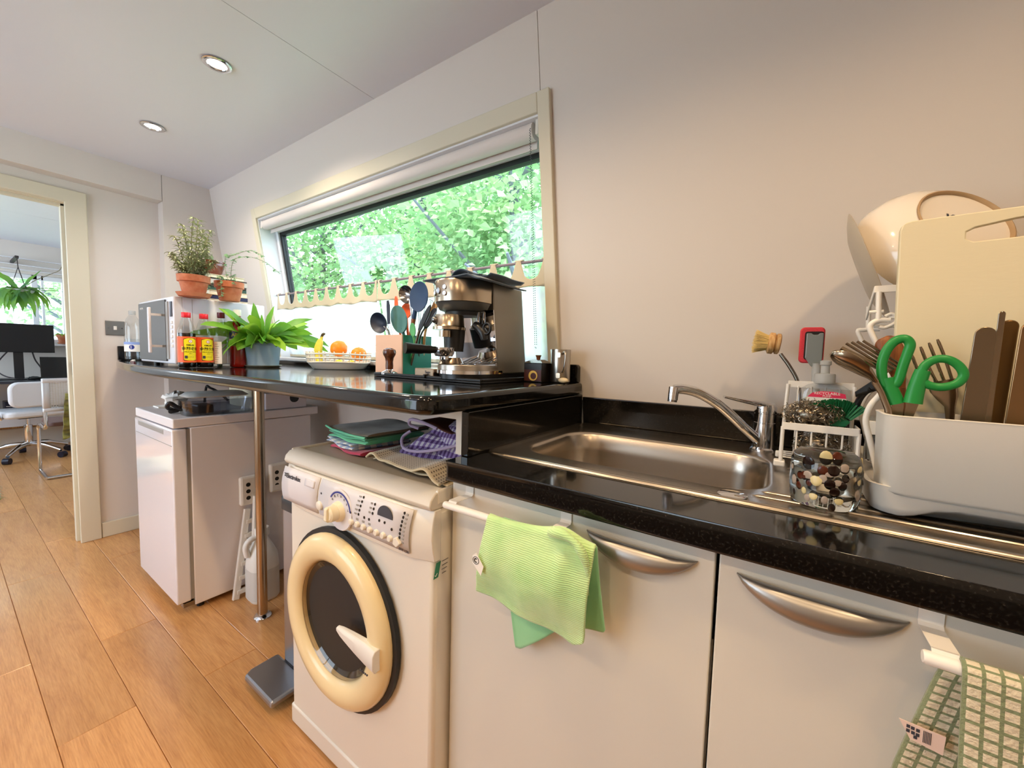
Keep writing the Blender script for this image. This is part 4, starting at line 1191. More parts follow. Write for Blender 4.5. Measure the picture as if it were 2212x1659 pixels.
g = G(); hp = smoothpts([(0.110, 1.032, 1.028), (0.121, 1.030, 1.044), (0.128, 1.024, 1.072), (0.134, 1.012, 1.088), (0.142, 1.0, 1.097)], 6)
g.tube(hp, 0.0055, 10); g.build('handle', 'black_plastic', gb, w=True)
g = G(); g.hexa([(0.121, 1.008, 1.083), (0.152, 0.992, 1.101), (0.152, 0.998, 1.094), (0.121, 1.014, 1.077), (0.119, 1.008, 1.088), (0.147, 0.992, 1.118), (0.147, 0.998, 1.118), (0.119, 1.014, 1.088)]); g.build('scraper_end', 'black_plastic', gb, smooth=0, w=True, bevel=0.001)
# materials for the things round the sink
mk('spot_dark', '#1c0d0a', 0.15); mk('spot_brown', '#4b1d0c', 0.2); mk('spot_cream', '#cfc190', 0.3); mk('spot_grey', '#a5978c', 0.3)
mk('knife_dull', '#8d7e6c', 0.28, metal=1.0); mk('bronze', '#6e5330', 0.35, metal=0.8); mk('knife_brown', '#9a7c5c', 0.3, metal=1.0); mk('scissor_green', '#1f8a3f', 0.35)
mk('lilac_cup', '#8c6fa3', 0.15, trans=0.5, ior=1.3)
mk('board_cream', '#dbd2b4', 0.5).noisebump(45, 0.12, 0.002, (1, 1, 3))
mk('glaze_white', '#e8e0d4', 0.12, coat=0.5); mk('glaze_rim', '#a98d6a', 0.5); mk('plate_stone', '#b9ac98', 0.35)
mk('print_pinkwhite', '#e8cfc4', 0.6)
# ================================================================ spotted glass tumbler
gl = thing('spotted_tumbler', 'clear glass tumbler with brown and cream spots upside down on the drainer', 'glass', (0.0655, 0.790, Z+0.0035))
def gr(z):  # outer radius against height
    t = [(0.0, 0.0415), (0.006, 0.0445), (0.03, 0.0455), (0.06, 0.045), (0.074, 0.0425), (0.083, 0.034)]
    for (a, ra), (b, rb) in zip(t, t[1:]):
        if z <= b: return lerp(ra, rb, (z-a)/(b-a))
    return t[-1][1]
g = G()
g.lathe([(0.036, 0.001), (0.0405, 0.0), (0.0435, 0.004), (0.0447, 0.02), (0.0455, 0.035), (0.0453, 0.055), (0.0445, 0.068), (0.041, 0.078), (0.034, 0.084), (0.015, 0.0855), (0.0005, 0.0855)], 44, cap0=False, cap1=False)
g.lathe([(0.036, 0.001), (0.0385, 0.004), (0.0395, 0.02), (0.040, 0.05), (0.037, 0.063), (0.028, 0.070), (0.0005, 0.071)], 44, cap0=False, cap1=False)
g.build('glass', 'clear_glass', gl, smooth=60)
r_ = random.Random(21)
fix = [(-123, 0.066, 0.0085, 0), (-82, 0.060, 0.0065, 0), (-98, 0.058, 0.0062, 1), (-107, 0.044, 0.0085, 2), (-86, 0.039, 0.0062, 0), (-78, 0.028, 0.0062, 0), (-118, 0.036, 0.0045, 1), (-138, 0.027, 0.005, 1), (-80, 0.004, 0.005, 0), (-150, 0.014, 0.004, 0), (-66, 0.038, 0.005, 0), (-62, 0.050, 0.005, 0), (-122, 0.046, 0.006, 3), (-128, 0.045, 0.0055, 1), (-136, 0.044, 0.005, 1), (-95, 0.077, 0.009, 2), (-75, 0.078, 0.008, 1), (-110, 0.018, 0.0055, 2), (-70, 0.016, 0.005, 2), (-92, 0.014, 0.005, 3), (-120, 0.012, 0.0045, 3), (-97, 0.046, 0.006, 3), (-74, 0.045, 0.0055, 3), (-64, 0.064, 0.006, 3), (-127, 0.022, 0.0045, 2), (-88, 0.052, 0.005, 3)]
for k in range(30): fix.append((r_.uniform(-50, 220), r_.uniform(0.008, 0.074), r_.uniform(0.003, 0.0065), r_.choice([0, 1, 1, 2, 3, 3])))
gb0 = {}
for a, z, s_, k in fix:
    if k not in gb0:
        gg = G(); gg.ball((0, 0, 0), 1, 0.28, 1, 10, 6)
        o = gg.build('spot', ['spot_dark', 'spot_brown', 'spot_cream', 'spot_grey'][k], gl); gb0[k] = o.data
    else:
        o = bpy.data.objects.new('spot', gb0[k]); COL.objects.link(o); o.parent = gl
    rr_ = gr(z) - 0.0006
    o.location = (rr_*math.cos(R(a)), rr_*math.sin(R(a)), z+0.002); o.rotation_euler = (r_.uniform(-0.2, 0.2), 0, R(a+90)); o.scale = (1.3*s_*r_.uniform(0.65, 0.95), s_*0.7, 1.3*s_)

# ================================================================ dish rack
rk = thing('dish_rack', 'white folding dish rack of coated tube and flat bars on the drainer', 'dish rack', (0.30, 0.96, Z))
def Q(x, z, y=0.90): return dp(x, z, 0.92, y)
def tubes(name, pts, r, k=5, par=rk, mat='white_wire'):
    g = G(); g.tube(smoothpts(pts, k) if k else pts, r, 10); return g.build(name, mat, par, smooth=60, w=True)
for yy, dx in ((0.90, 0.0), (1.10, 0.012)):
    s_ = [Q(0.152, 1.135, yy), Q(0.138, 1.165, yy), Q(0.124, 1.195, yy), Q(0.121, 1.209, yy), Q(0.130, 1.2175, yy), Q(0.146, 1.2175, yy)] if yy < 1 else [(0.165, yy, 1.13), (0.128, yy, 1.205), (0.135, yy, 1.214), (0.16, yy, 1.215)]
    tubes('frame_tube', s_, 0.0042)
    c_ = [(0.152, yy, 1.135), (0.140, yy, 1.095), (0.128, yy, 1.072), (0.1235, yy, 1.045), (0.132, yy, 1.008), (0.148, yy, 0.945), (0.152, yy, Z+0.014)]
    tubes('frame_tube', [(x+dx*1.5, y, z) for x, y, z in c_], 0.0046)
    tubes('upright', [Q(0.1285, 1.266, yy), Q(0.131, 1.2195, yy)] if yy < 1 else [(0.14, yy, 1.262), (0.142, yy, 1.215)], 0.004, 0)
g = G(); a = Q(0.122, 1.27); g.box(a[0], 0.46, a[1]-0.0015, a[1]+0.0015, 1.262, 1.2735); g.hexa([(a[0], a[1]+0.002, 1.262), (a[0]+0.003, a[1]+0.002, 1.262), (a[0]+0.003, 0.965, 1.222), (a[0], 0.965, 1.222), (a[0], a[1]+0.002, 1.2735), (a[0]+0.003, a[1]+0.002, 1.2735), (a[0]+0.003, 0.965, 1.234), (a[0], 0.965, 1.234)])
g.build('top_rail', 'white_wire', rk, smooth=0, w=True, bevel=0.001)
g = G(); a = Q(0.128, 1.03); g.box(a[0], 0.46, 0.8985, 0.9015, 1.0225, 1.046); g.build('middle_rail', 'white_wire', rk, smooth=0, w=True, bevel=0.001)
for x in (0.150, 0.205, 0.26, 0.315, 0.37, 0.425): tubes('cross_wire', [(x, 0.90, 1.224), (x, 1.10, 1.224)], 0.0018, 0)
for x in (0.175, 0.23, 0.285, 0.34, 0.395): tubes('cross_wire', [(x, 0.90, 1.028), (x, 1.10, 1.028)], 0.0018, 0)
tubes('long_wire', [(0.140, 0.902, 1.2205), (0.46, 0.902, 1.2205)], 0.003, 0); tubes('long_wire', [(0.150, 1.098, 1.2205), (0.46, 1.098, 1.2205)], 0.003, 0)
tubes('long_wire', [(0.135, 0.905, 0.9445), (0.46, 0.905, 0.9445)], 0.003, 0); tubes('long_wire', [(0.16, 1.098, 0.9445), (0.46, 1.098, 0.9445)], 0.003, 0)
tubes('hinge_loop', [Q(0.139, 1.224), Q(0.147, 1.228), Q(0.154, 1.222), Q(0.152, 1.213), Q(0.140, 1.205), Q(0.133, 1.207)], 0.0028)
g = G(); a = Q(0.118, 1.232); g.tube([a, (a[0]+0.018, a[1], a[2]+0.001)], 0.0028, 8); g.build('hinge_pin', 'white_wire', rk, w=True)
# drip tray
g = G()
def trayring(ins, z, arch=0.0):
    base = rrect(0.116+ins, 0.52-ins, 0.772+ins, 1.13-ins, 0.030, 7)
    out = []
    front = [(lerp(0.146, 0.49, i/16), 0.772+ins) for i in range(1, 16)]
    pts = front + base      # rrect starts at the right end of the front edge
    for p in pts:
        lift = 0.0
        if arch and p[1] < 0.81:
            u = max(0.0, min(1.0, (p[0]-0.150)/0.055)); w_ = max(0.0, min(1.0, (0.81-p[1])/0.03))
            lift = arch*u*u*(3-2*u)*w_
        out.append((p[0], p[1], z+lift))
    return out
g.loft([trayring(0.012, Z+0.0055, 0.020), trayring(0.008, Z+0.008, 0.018), trayring(0.0055, Z+0.018, 0.010), trayring(0.0, Z+0.046), trayring(-0.001, Z+0.049), trayring(0.004, Z+0.049), trayring(0.008, Z+0.046), trayring(0.016, Z+0.022, 0.009), trayring(0.03, Z+0.020, 0.009)])
dt = g.build('drip_tray', 'white_plastic', smooth=55, w=True)
tag(dt, 'white plastic drip tray with an arched front under the dish rack', 'tray')
# cutlery holder
ch = thing('cutlery_holder', 'long white plastic cutlery holder hooked on the front of the dish rack', 'cutlery holder', (0.32, 0.81, 0.955))
def hr(ins, z): return [(p[0], p[1], z) for p in rrect(0.127+ins, 0.52-ins, 0.765+ins, 0.862-ins, 0.022, 7)]
g = G(); g.loft([hr(0.006, 0.956), hr(0.003, 0.960), hr(0.0, 1.066), hr(-0.0012, 1.0695), hr(0.002, 1.0705), hr(0.004, 1.067), hr(0.006, 0.966)])
g.build('bin', 'white_plastic', ch, smooth=50, w=True)

# ---------------------------------------------------------------- things standing in the holder
def cut(name, label, cat, loc, group=None): return thing(name, label, cat, loc, 0, group)
# scissors with green handles
sc2 = cut('scissors', 'kitchen scissors with bright green loop handles standing in the cutlery holder', 'scissors', (0.145, 0.80, 0.97))
def loop3(pts, rad, y, squash=0.75):
    g = G(); P = smoothpts([(x, y, z) for x, z in pts], 6, True)
    g.tube(P, [rad]*len(P), 12, close=True, flat=((0, 1, 0), squash)); return g
lw = [(0.1275, 1.112), (0.1225, 1.137), (0.1255, 1.160), (0.1340, 1.176), (0.1450, 1.180), (0.1510, 1.172), (0.1490, 1.158), (0.1455, 1.140), (0.1425, 1.121), (0.1380, 1.112)]
g = loop3(lw, 0.0062, 0.803); lo = g.build('finger_loop', 'scissor_green', sc2, smooth=70, w=True)
g = G(); P = [Vector(p) for p in smoothpts([(0.130, 0.803, 1.122), (0.134, 0.803, 1.108), (0.1395, 0.803, 1.094), (0.143, 0.803, 1.0845)], 4)]
g.tube(P, [lerp(0.0085, 0.0095, i/(len(P)-1)) for i in range(len(P))], 12, flat=((0, 1, 0), 0.6)); g.build('grip', 'scissor_green', lo, smooth=70, w=True)
rw = [(0.1675, 1.118), (0.1640, 1.130), (0.1680, 1.143), (0.1780, 1.151), (0.1900, 1.1505), (0.2005, 1.142), (0.2055, 1.130), (0.2010, 1.119), (0.1900, 1.1130), (0.1780, 1.1125)]
g = loop3(rw, 0.0056, 0.797); ro = g.build('finger_loop', 'scissor_green', sc2, smooth=70, w=True)
g = G(); P = [Vector(p) for p in smoothpts([(0.1655, 0.797, 1.135), (0.1625, 0.797, 1.120), (0.160, 0.797, 1.104), (0.1585, 0.797, 1.087)], 4)]
g.tube(P, [lerp(0.0085, 0.0105, i/(len(P)-1)) for i in range(len(P))], 12, flat=((0, 1, 0), 0.6)); g.build('grip', 'scissor_green', ro, smooth=70, w=True)
g = G(); g.prism([(0.137, 1.090), (0.150, 1.092), (0.152, 1.06), (0.148, 0.972), (0.144, 0.972)], 0.8035, 0.8055, 'y'); g.build('blade', 'steel_cutlery', sc2, smooth=0, w=True)
g = G(); g.prism([(0.152, 1.088), (0.165, 1.086), (0.159, 1.06), (0.149, 0.972), (0.146, 0.972)], 0.7985, 0.8005, 'y'); g.build('blade', 'steel_cutlery', sc2, smooth=0, w=True)
# spoon leaning out to the left
sp2 = cut('serving_spoon', 'large steel spoon leaning out of the left end of the cutlery holder', 'spoon', (0.14, 0.79, 0.97))
g = G()
ax_ = [Vector(p) for p in smoothpts([(0.061, 0.796, 1.158), (0.074, 0.796, 1.151), (0.092, 0.797, 1.140), (0.108, 0.797, 1.126), (0.117, 0.798, 1.115)], 4)]
hw_ = [0.004, 0.009, 0.0125, 0.0155, 0.0172, 0.018, 0.018, 0.0178, 0.017, 0.0158, 0.0142, 0.0122, 0.0098, 0.0075, 0.006, 0.0052, 0.0048]
rings = []
for i, p in enumerate(ax_):
    w_ = hw_[min(i, len(hw_)-1)]; t = (ax_[min(i+1, len(ax_)-1)]-ax_[max(i-1, 0)]).normalized()
    vdir = Vector((0, 1, 0)).cross(t).normalized(); sd = (Vector((0, 0.80, 0))+vdir*0.60).normalized(); nd = t.cross(sd).normalized()
    if nd.z > 0: nd = -nd
    rg = []
    for j in range(9):
        u = -1+j/4; rg.append(p + sd*w_*u + nd*(w_*0.55*(1-u*u)))
    for j in range(9):
        u = 1-j/4; rg.append(p + sd*w_*u*0.96 + nd*(w_*0.55*(1-u*u)-0.0014))
    rings.append(rg)
g.loft(rings); g.build('bowl', 'steel_cutlery', sp2, smooth=60, w=True)
g = G(); g.tube([(0.116, 0.798, 1.116), (0.124, 0.797, 1.100), (0.1325, 0.796, 1.077), (0.139, 0.795, 1.04), (0.148, 0.795, 0.972)], [0.0048, 0.0042, 0.0045, 0.005, 0.006], 10, flat=((0, 1, 0), 0.5)); g.build('handle', 'steel_cutlery', sp2, smooth=60, w=True)
# straws
for i, (x, z, r_s) in enumerate([(0.075, 1.1655, 0.0046), (0.081, 1.1740, 0.0021), (0.0875, 1.1760, 0.0021), (0.094, 1.1770, 0.0021), (0.101, 1.178, 0.0021)]):
    y = 0.818+0.006*i; e = (0.150+0.004*i, y+0.004, 0.972 if i == 0 else 0.972); k = y/0.82
    a = dp(x, z, 0.82, y); b = Vector(dp(0.118+0.004*i, 1.140+0.003*i, 0.82, y))
    av = Vector(a); d = (b-av); q = av + d*1.35
    if q.x > 0.150: q = av + d*((0.150-av.x)/d.x)
    g = G()
    rg = []
    dn = d.normalized(); s1 = dn.orthogonal().normalized(); s2 = dn.cross(s1)
    def circ(c, r): return [c + s1*r*math.cos(2*PI*j/10) + s2*r*math.sin(2*PI*j/10) for j in range(10)]
    g.loft([circ(q, r_s*0.7), circ(q, r_s), circ(av, r_s), circ(av, r_s*0.72), circ(av+d*0.6, r_s*0.72)])
    o = g.build('drinking_straw', 'steel_cutlery', smooth=60, w=True, org=q)
    lab = 'wide steel drinking straw, its open end just above the spoon' if i == 0 else ['', 'thin steel drinking straw, lowest of the four slim ones', 'thin steel drinking straw, second lowest of the four slim ones', 'thin steel drinking straw, second from the top of the slim ones', 'thin steel drinking straw, topmost of the four slim ones'][i]
    tag(o, lab, 'straw', 'steel drinking straws in the cutlery holder')
# dark wooden spoon behind the scissors
wd = cut('wooden_spoon', 'dark brown wooden spoon behind the green scissor loop', 'spoon', (0.155, 0.845, 0.97))
g = G(); P = smoothpts([(0.127, 0.846, 1.184), (0.134, 0.846, 1.172), (0.142, 0.846, 1.152), (0.149, 0.846, 1.128), (0.153, 0.846, 1.105)], 4)
g.tube(P, [0.006, 0.0105, 0.0135, 0.0150, 0.0160, 0.0165, 0.0165, 0.0162, 0.0155, 0.0145, 0.013, 0.0112, 0.0095, 0.0082, 0.0072, 0.0065, 0.006], 14, flat=((0, 1, 0), 0.35)); g.build('bowl', 'wood_handle', wd, smooth=60, w=True)
g = G(); g.tube([(0.153, 0.846, 1.107), (0.158, 0.846, 1.06), (0.164, 0.845, 0.972)], [0.0062, 0.006, 0.006], 10); g.build('handle', 'wood_handle', wd, w=True)
# fork
fk = cut('fork', 'steel fork standing tines up behind the right scissor loop', 'fork', (0.205, 0.84, 0.97))
for i in range(4):
    x = 0.1605+0.0085*i; g = G()
    zt = [1.158, 1.170, 1.176, 1.181][i]
    g.tube(smoothpts([(x, 0.838, zt), (x+0.010, 0.840, zt-0.027), (x+0.0215, 0.842, 1.117)], 4), [0.0013]+[0.0020]*7+[0.0026], 8, flat=((0, 1, 0), 0.6)); g.build('tine', 'steel_cutlery', fk, smooth=60, w=True)
g = G(); P = [(0.1945, 0.842, 1.120), (0.1985, 0.842, 1.107), (0.203, 0.841, 1.095), (0.2065, 0.841, 1.083), (0.208, 0.841, 1.06), (0.213, 0.841, 0.972)]
g.tube(P, [0.0155, 0.0150, 0.0115, 0.0060, 0.0045, 0.0065], 14, flat=((0, 1, 0), 0.18)); g.build('handle', 'steel_cutlery', fk, smooth=60, w=True)
# knives and flat handles to the right
def blade(name, label, cat, pts, y, th, mat, group=None):
    g = G(); g.prism(pts, y-th, y+th, 'y')
    o = g.build(name, mat, smooth=40, w=True, bevel=min(th*0.9, 0.0016))
    return tag(o, label, cat, group)
def rounded(x0b, x1b, xt, hwt, zb, zt, n=9):
    pts = [(x0b, zb), (x1b, zb)]
    for i in range(n+1):
        a = PI*i/n; pts.append((xt+hwt*math.cos(a), zt-hwt+hwt*math.sin(a)*1.0))
    return pts
blade('table_knife', 'broad steel knife blade, leftmost of the upright knives', 'knife', rounded(0.2075, 0.2335, 0.2265, 0.0105, 0.975, 1.1965), 0.815, 0.0009, 'knife_dull')
g = blade('narrow_knife', 'slim bright knife blade rising highest in the cutlery holder', 'knife', rounded(0.235, 0.241, 0.2415, 0.0034, 0.975, 1.218, 6), 0.822, 0.0007, 'steel_cutlery')
blade('butter_knife', 'dark bronze rounded cutlery handle right of the slim bright blade', 'knife', rounded(0.240, 0.253, 0.2515, 0.0085, 0.975, 1.2065), 0.830, 0.003, 'bronze')
blade('carving_knife', 'brownish broad knife blade at the right edge of the picture', 'knife', rounded(0.248, 0.268, 0.2675, 0.0115, 0.975, 1.203), 0.812, 0.0011, 'knife_brown')
blade('spoon_handle', 'dark cutlery handle low at the right edge of the picture', 'cutlery', rounded(0.266, 0.276, 0.274, 0.006, 0.975, 1.128), 0.822, 0.0025, 'bronze')
# lilac cup and glass inside the rack
g = G(); g.lathe([(0.026, 0.0), (0.028, 0.004), (0.034, 0.055), (0.036, 0.09), (0.034, 0.09), (0.032, 0.055), (0.026, 0.006), (0.0, 0.006)], 24, c=(0.192, 0.955, Z+0.032), cap1=False)
tag(g.build('plastic_cup', 'lilac_cup', smooth=50, w=True), 'translucent lilac cup inside the dish rack', 'cup')
g = G(); g.lathe([(0.020, 0.0), (0.0225, 0.003), (0.024, 0.09), (0.0225, 0.09), (0.021, 0.006), (0.0, 0.006)], 24, c=(0.168, 1.055, Z+0.032), cap1=False)
tag(g.build('drinking_glass', 'clear_glass', smooth=50, w=True), 'clear drinking glass at the left end of the dish rack', 'glass')

# ---------------------------------------------------------------- board, plate, bowl
bd = thing('chopping_board', 'cream plastic chopping board with a handle slot standing in the dish rack', 'chopping board', (0.30, 0.88, 0.96))
yb0, yb1 = 0.868, 0.880
def edge_top(x): return 1.3655 + (x-0.147)*0.02
outl = [(0.152, 0.975), (0.47, 0.975), (0.47, edge_top(0.47)-0.02)]
outl += [(0.455+0.015*math.cos(R(a)), edge_top(0.455)-0.015+0.015*math.sin(R(a))) for a in (0, 30, 60, 90)]
outl += [(0.152+0.0125+0.0125*math.cos(R(a))-0.012, edge_top(0.152)-0.0125+0.0125*math.sin(R(a))) for a in (90, 120, 150, 180)]
slot = [(0.212, 1.3405), (0.222, 1.346), (0.262, 1.353), (0.33, 1.358), (0.40, 1.359), (0.41, 1.35), (0.40, 1.334), (0.33, 1.330), (0.262, 1.326), (0.220, 1.325), (0.212, 1.330)]
def holed(out_, hole, y0, y1, name, mat, par):
    bm = bmesh.new()
    def loop(pts, y):
        vs_ = [bm.verts.new((p[0], y, p[1])) for p in pts]
        return vs_, [bm.edges.new((vs_[i], vs_[(i+1) % len(vs_)])) for i in range(len(vs_))]
    vo, eo = loop(out_, y0); vh, eh = loop(hole, y0)
    r_ = bmesh.ops.triangle_fill(bm, use_beauty=True, use_dissolve=False, edges=eo+eh)
    fs = [f for f in bm.faces]
    ex = bmesh.ops.extrude_face_region(bm, geom=fs)
    for v in [e for e in ex['geom'] if isinstance(e, bmesh.types.BMVert)]: v.co.y = y1
    bmesh.ops.recalc_face_normals(bm, faces=bm.faces)
    off = OFF.get(par, Vector((0,0,0)))
    for v in bm.verts: v.co -= off
    me = bpy.data.meshes.new(name); bm.to_mesh(me); bm.free()
    me.materials.append(MT[mat].m)
    o = bpy.data.objects.new(name, me); COL.objects.link(o); o.parent = par; OFF[o] = off
    b = o.modifiers.new('bevel', 'BEVEL'); b.width = 0.0025; b.segments = 2; b.limit_method = 'ANGLE'; b.angle_limit = R(50)
    me.polygons.foreach_set('use_smooth', [True]*len(me.polygons)); me.set_sharp_from_angle(angle=R(50))
    return o
holed(outl, slot, yb0, yb1, 'board', 'board_cream', bd)
# plate leaning, edge on
pl = thing('dinner_plate', 'stone coloured plate seen edge on, leaning at the left of the upper rack', 'plate', (0.155, 1.0, 1.232))
pn = Vector((0.914, -0.115, 0.326)).normalized(); pm = pn.to_track_quat('Z', 'Y').to_matrix()
g = G(); g.lathe([(0.0005, 0.0), (0.06, 0.0), (0.085, 0.006), (0.104, 0.013), (0.106, 0.0145), (0.104, 0.0155), (0.082, 0.009), (0.06, 0.004), (0.0005, 0.004)], 48, c=(0.108, 0.995, 1.318), mat=pm, cap0=False, cap1=False)
g.build('plate', 'plate_stone', pl, smooth=50, w=True)
bw = thing('serving_bowl', 'large white glazed bowl upended behind the chopping board, its foot ring showing', 'bowl', (0.21, 1.0, 1.24))
bn_ = Vector((0.44, -0.74, 0.50)).normalized(); bmx = bn_.to_track_quat('Z', 'Y').to_matrix()
g = G()
g.lathe([(0.070, 0.0), (0.074, -0.002), (0.095, -0.014), (0.110, -0.032), (0.118, -0.054), (0.120, -0.066), (0.116, -0.066), (0.105, -0.036), (0.09, -0.018), (0.05, -0.008), (0.0005, -0.006)], 56, c=(0.236, 0.985, 1.385), mat=bmx, cap0=False, cap1=False)
g.build('bowl', 'glaze_white', bw, smooth=60, w=True)
g = G(); g.lathe([(0.070, 0.0), (0.0715, 0.0035), (0.069, 0.0045), (0.0665, 0.002), (0.0665, -0.003)], 48, c=(0.236, 0.985, 1.385), mat=bmx, cap0=False, cap1=False)
g.build('foot_ring', 'glaze_rim', bw, smooth=50, w=True)
g = G(); g.lathe([(0.067, -0.0015), (0.0005, -0.0015)], 40, c=(0.236, 0.985, 1.385), mat=bmx, cap0=False, cap1=False)
g.build('base', 'glaze_white', bw, smooth=50, w=True)
ctr = Vector((0.236, 0.985, 1.385)); exx = (Vector((1, 0, 0))-bn_*bn_.x).normalized(); eyy = bn_.cross(exx)
text('K I a', 0.022, 'lettering', 'print_dark', bw, frame(ctr+exx*(-0.004)+eyy*0.004-bn_*0.0008, exx, eyy), w=True, bold=0.0004)

# ================================================================ rails and cloths on the cabinets
def rail(x0, x1, y, z, hooks, label):
    t = thing('towel_rail', label, 'towel rail', ((x0+x1)/2, y, z))
    g = G(); g.tube([(x0+0.002, y, z), (x0+0.004, y, z), (x1-0.002, y, z)], [0.006, 0.0072, 0.0072], 14)
    g.build('bar', 'white_wire', t, smooth=50, w=True)
    for hx in hooks:
        w_ = 0.0105
        P = [(0.6265, 0.874), (0.6265, 0.850), (0.622, 0.846), (y+0.004, z+0.010), (y, z+0.0055)]
        g = G()
        for (ya, za), (yb, zb) in zip(P, P[1:]):
            g.hexa([(hx-w_, ya-0.0008, za), (hx+w_, ya-0.0008, za), (hx+w_, ya+0.0006, za+0.0008), (hx-w_, ya+0.0006, za+0.0008), (hx-w_, yb-0.0008, zb), (hx+w_, yb-0.0008, zb), (hx+w_, yb+0.0006, zb+0.0008), (hx-w_, yb+0.0006, zb+0.0008)])
        g.build('hook', 'white_wire', t, smooth=0, w=True)
    return t
RY, RZ = 0.572, 0.838
rail(-0.549, -0.262, RY, RZ, (-0.527, -0.302), 'white over-door towel rail holding the green cloth')
rail(0.137, 0.42, RY, RZ, (0.156, 0.39), 'white over-door towel rail holding the checked towel')

def hang(name, mat, fn_front, label, cat, group=None):
    pass
# green cloth: front flap with a diagonal hem, back flap lower corner, fold at the right
gc = thing('cleaning_cloth', 'pale green microfibre cloth draped over the left towel rail', 'cloth', (-0.33, RY, 0.70))
def outline(tbl, u):
    for (a, *p), (b, *q) in zip(tbl, tbl[1:]):
        if u <= b:
            t = (u-a)/(b-a) if b > a else 0; t = t*t*(3-2*t) if False else t
            return [lerp(x_, y_, t) for x_, y_ in zip(p, q)]
    return list(tbl[-1][1:])
# columns across u: x_top, x_bottom, z_bottom, bulge
FT = [(0.0, -0.430, -0.450, 0.700, 0.0), (0.1, -0.408, -0.432, 0.697, 0.004), (0.3, -0.372, -0.392, 0.694, 0.008), (0.55, -0.325, -0.335, 0.690, 0.010), (0.8, -0.272, -0.278, 0.684, 0.010), (0.92, -0.246, -0.250, 0.681, 0.006), (1.0, -0.222, -0.232, 0.692, 0.0)]
def gfront(u, v):
    xt, xb, zb, bl = outline(FT, u)
    topz = RZ+0.0095 + 0.016*math.exp(-((u-0.78)/0.16)**2) - 0.002*math.sin(9*u)
    # top roll over the bar then hang
    if v < 0.12:
        a = PI*(0.5+0.5*(v/0.12)); r_o = 0.0105
        y = RY + r_o*math.cos(a) ; z = RZ + (topz-RZ)*math.sin(a)
        return (xt, y, z)
    s_ = (v-0.12)/0.88; z = lerp(RZ, zb, s_)
    x = lerp(xt, xb, s_**1.2)
    y = RY - 0.0105 - 0.010*math.sin(PI*min(1, s_*1.1)) - bl*math.sin(PI*s_)*0.8 - 0.005*math.sin(u*11+s_*2.5)*s_ - 0.004*math.sin(u*23-s_*5)*s_*(1-s_) - 0.006*math.exp(-((u-0.80)/0.05)**2)*(1-s_)
    return (x, y, z)
g = G(); g.grid(gfront, 40, 34); g.build('front_flap', 'microfibre_green', gc, smooth=70, w=True, solid=0.004, sub=1)
BT = [(0.0, -0.412, -0.386, 0.590), (0.14, -0.40, -0.374, 0.592), (0.5, -0.33, -0.308, 0.655), (0.62, -0.305, -0.29, 0.672), (0.85, -0.262, -0.238, 0.690), (1.0, -0.226, -0.210, 0.700)]
def gback(u, v):
    xt, xb, zb = outline(BT, u)
    z = lerp(RZ+0.004, zb, v); x = lerp(xt, xb, v**1.3)
    y = RY + 0.0125 + 0.006*math.sin(u*9+1)*v + 0.012*v
    return (x, y, z)
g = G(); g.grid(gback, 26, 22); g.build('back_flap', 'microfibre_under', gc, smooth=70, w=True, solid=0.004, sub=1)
g = G()   # bunched fold at the right shoulder
g.tube(smoothpts([(-0.300, RY-0.014, RZ+0.016), (-0.272, RY-0.019, RZ+0.022), (-0.245, RY-0.021, RZ+0.012), (-0.230, RY-0.019, RZ-0.016), (-0.227, RY-0.013, RZ-0.065)], 6), [0.003]+[(0.0075+0.002*math.sin(i*0.5))*(1 if i < 12 else max(0.12, 1-(i-12)/11)) for i in range(22)]+[0.0008]*2, 10)
g.build('fold', 'microfibre_green', gc, smooth=80, w=True)
# care tag
g = G(); tg = [(-0.4455, 0.776), (-0.4375, 0.783), (-0.420, 0.762), (-0.426, 0.744), (-0.4455, 0.762)]
g.prism(tg, RY-0.031, RY-0.0302, 'y'); tq = g.build('care_tag', 'print_white', gc, smooth=0, w=True)
g = G(); 
def ringflat(cx, cz, ro, ri, y, h=0.0004, n=20, a0=0, a1=360):
    pts = [(cx+ro*math.cos(R(a0+(a1-a0)*i/n)), y, cz+ro*math.sin(R(a0+(a1-a0)*i/n))) for i in range(n+1)] + [(cx+ri*math.cos(R(a0+(a1-a0)*i/n)), y, cz+ri*math.sin(R(a0+(a1-a0)*i/n))) for i in range(n+1)]
    g.add(pts, [(i, i+1, n+2+i, n+1+i) for i in range(n)])
ringflat(-0.4375, 0.7690, 0.0072, 0.0062, RY-0.0315)
ringflat(-0.4375, 0.7690, 0.0042, 0.0022, RY-0.0315, a0=50, a1=310)
g.build('printed_logo', 'print_black', tq, smooth=0, w=True, solid=0.0003)
# checked towel on the right rail
ck = thing('tea_towel', 'cream and green checked tea towel hanging from the right rail', 'towel', (0.27, RY, 0.60))
def cfront(u, v):
    x = lerp(0.165, 0.40, u); 
    if v < 0.08:
        a = PI*(0.5+0.5*(v/0.08)); return (x - 0.004*0, RY+0.0105*math.cos(a), RZ+0.0105*math.sin(a))
    s_ = (v-0.08)/0.92; z = lerp(RZ, 0.50, s_)
    return (x+0.010*s_*(1-u)-0.012*math.exp(-((u-0.0)/0.05)**2)*0, RY-0.0105-0.010*s_-0.006*math.sin(u*16)*s_, z)
g = G(); g.grid(cfront, 40, 40); g.build('front_flap', 'check_green', ck, smooth=70, w=True, solid=0.004)
def cback(u, v):
    z = lerp(RZ-0.012, 0.52, v); x0 = lerp(0.156, 0.130, min(1, v*2.2)**0.9) - 0.0*v
    x = lerp(x0, 0.38, u)
    return (x, RY+0.013+0.02*v+0.005*math.sin(u*14+v*2)*v, z)
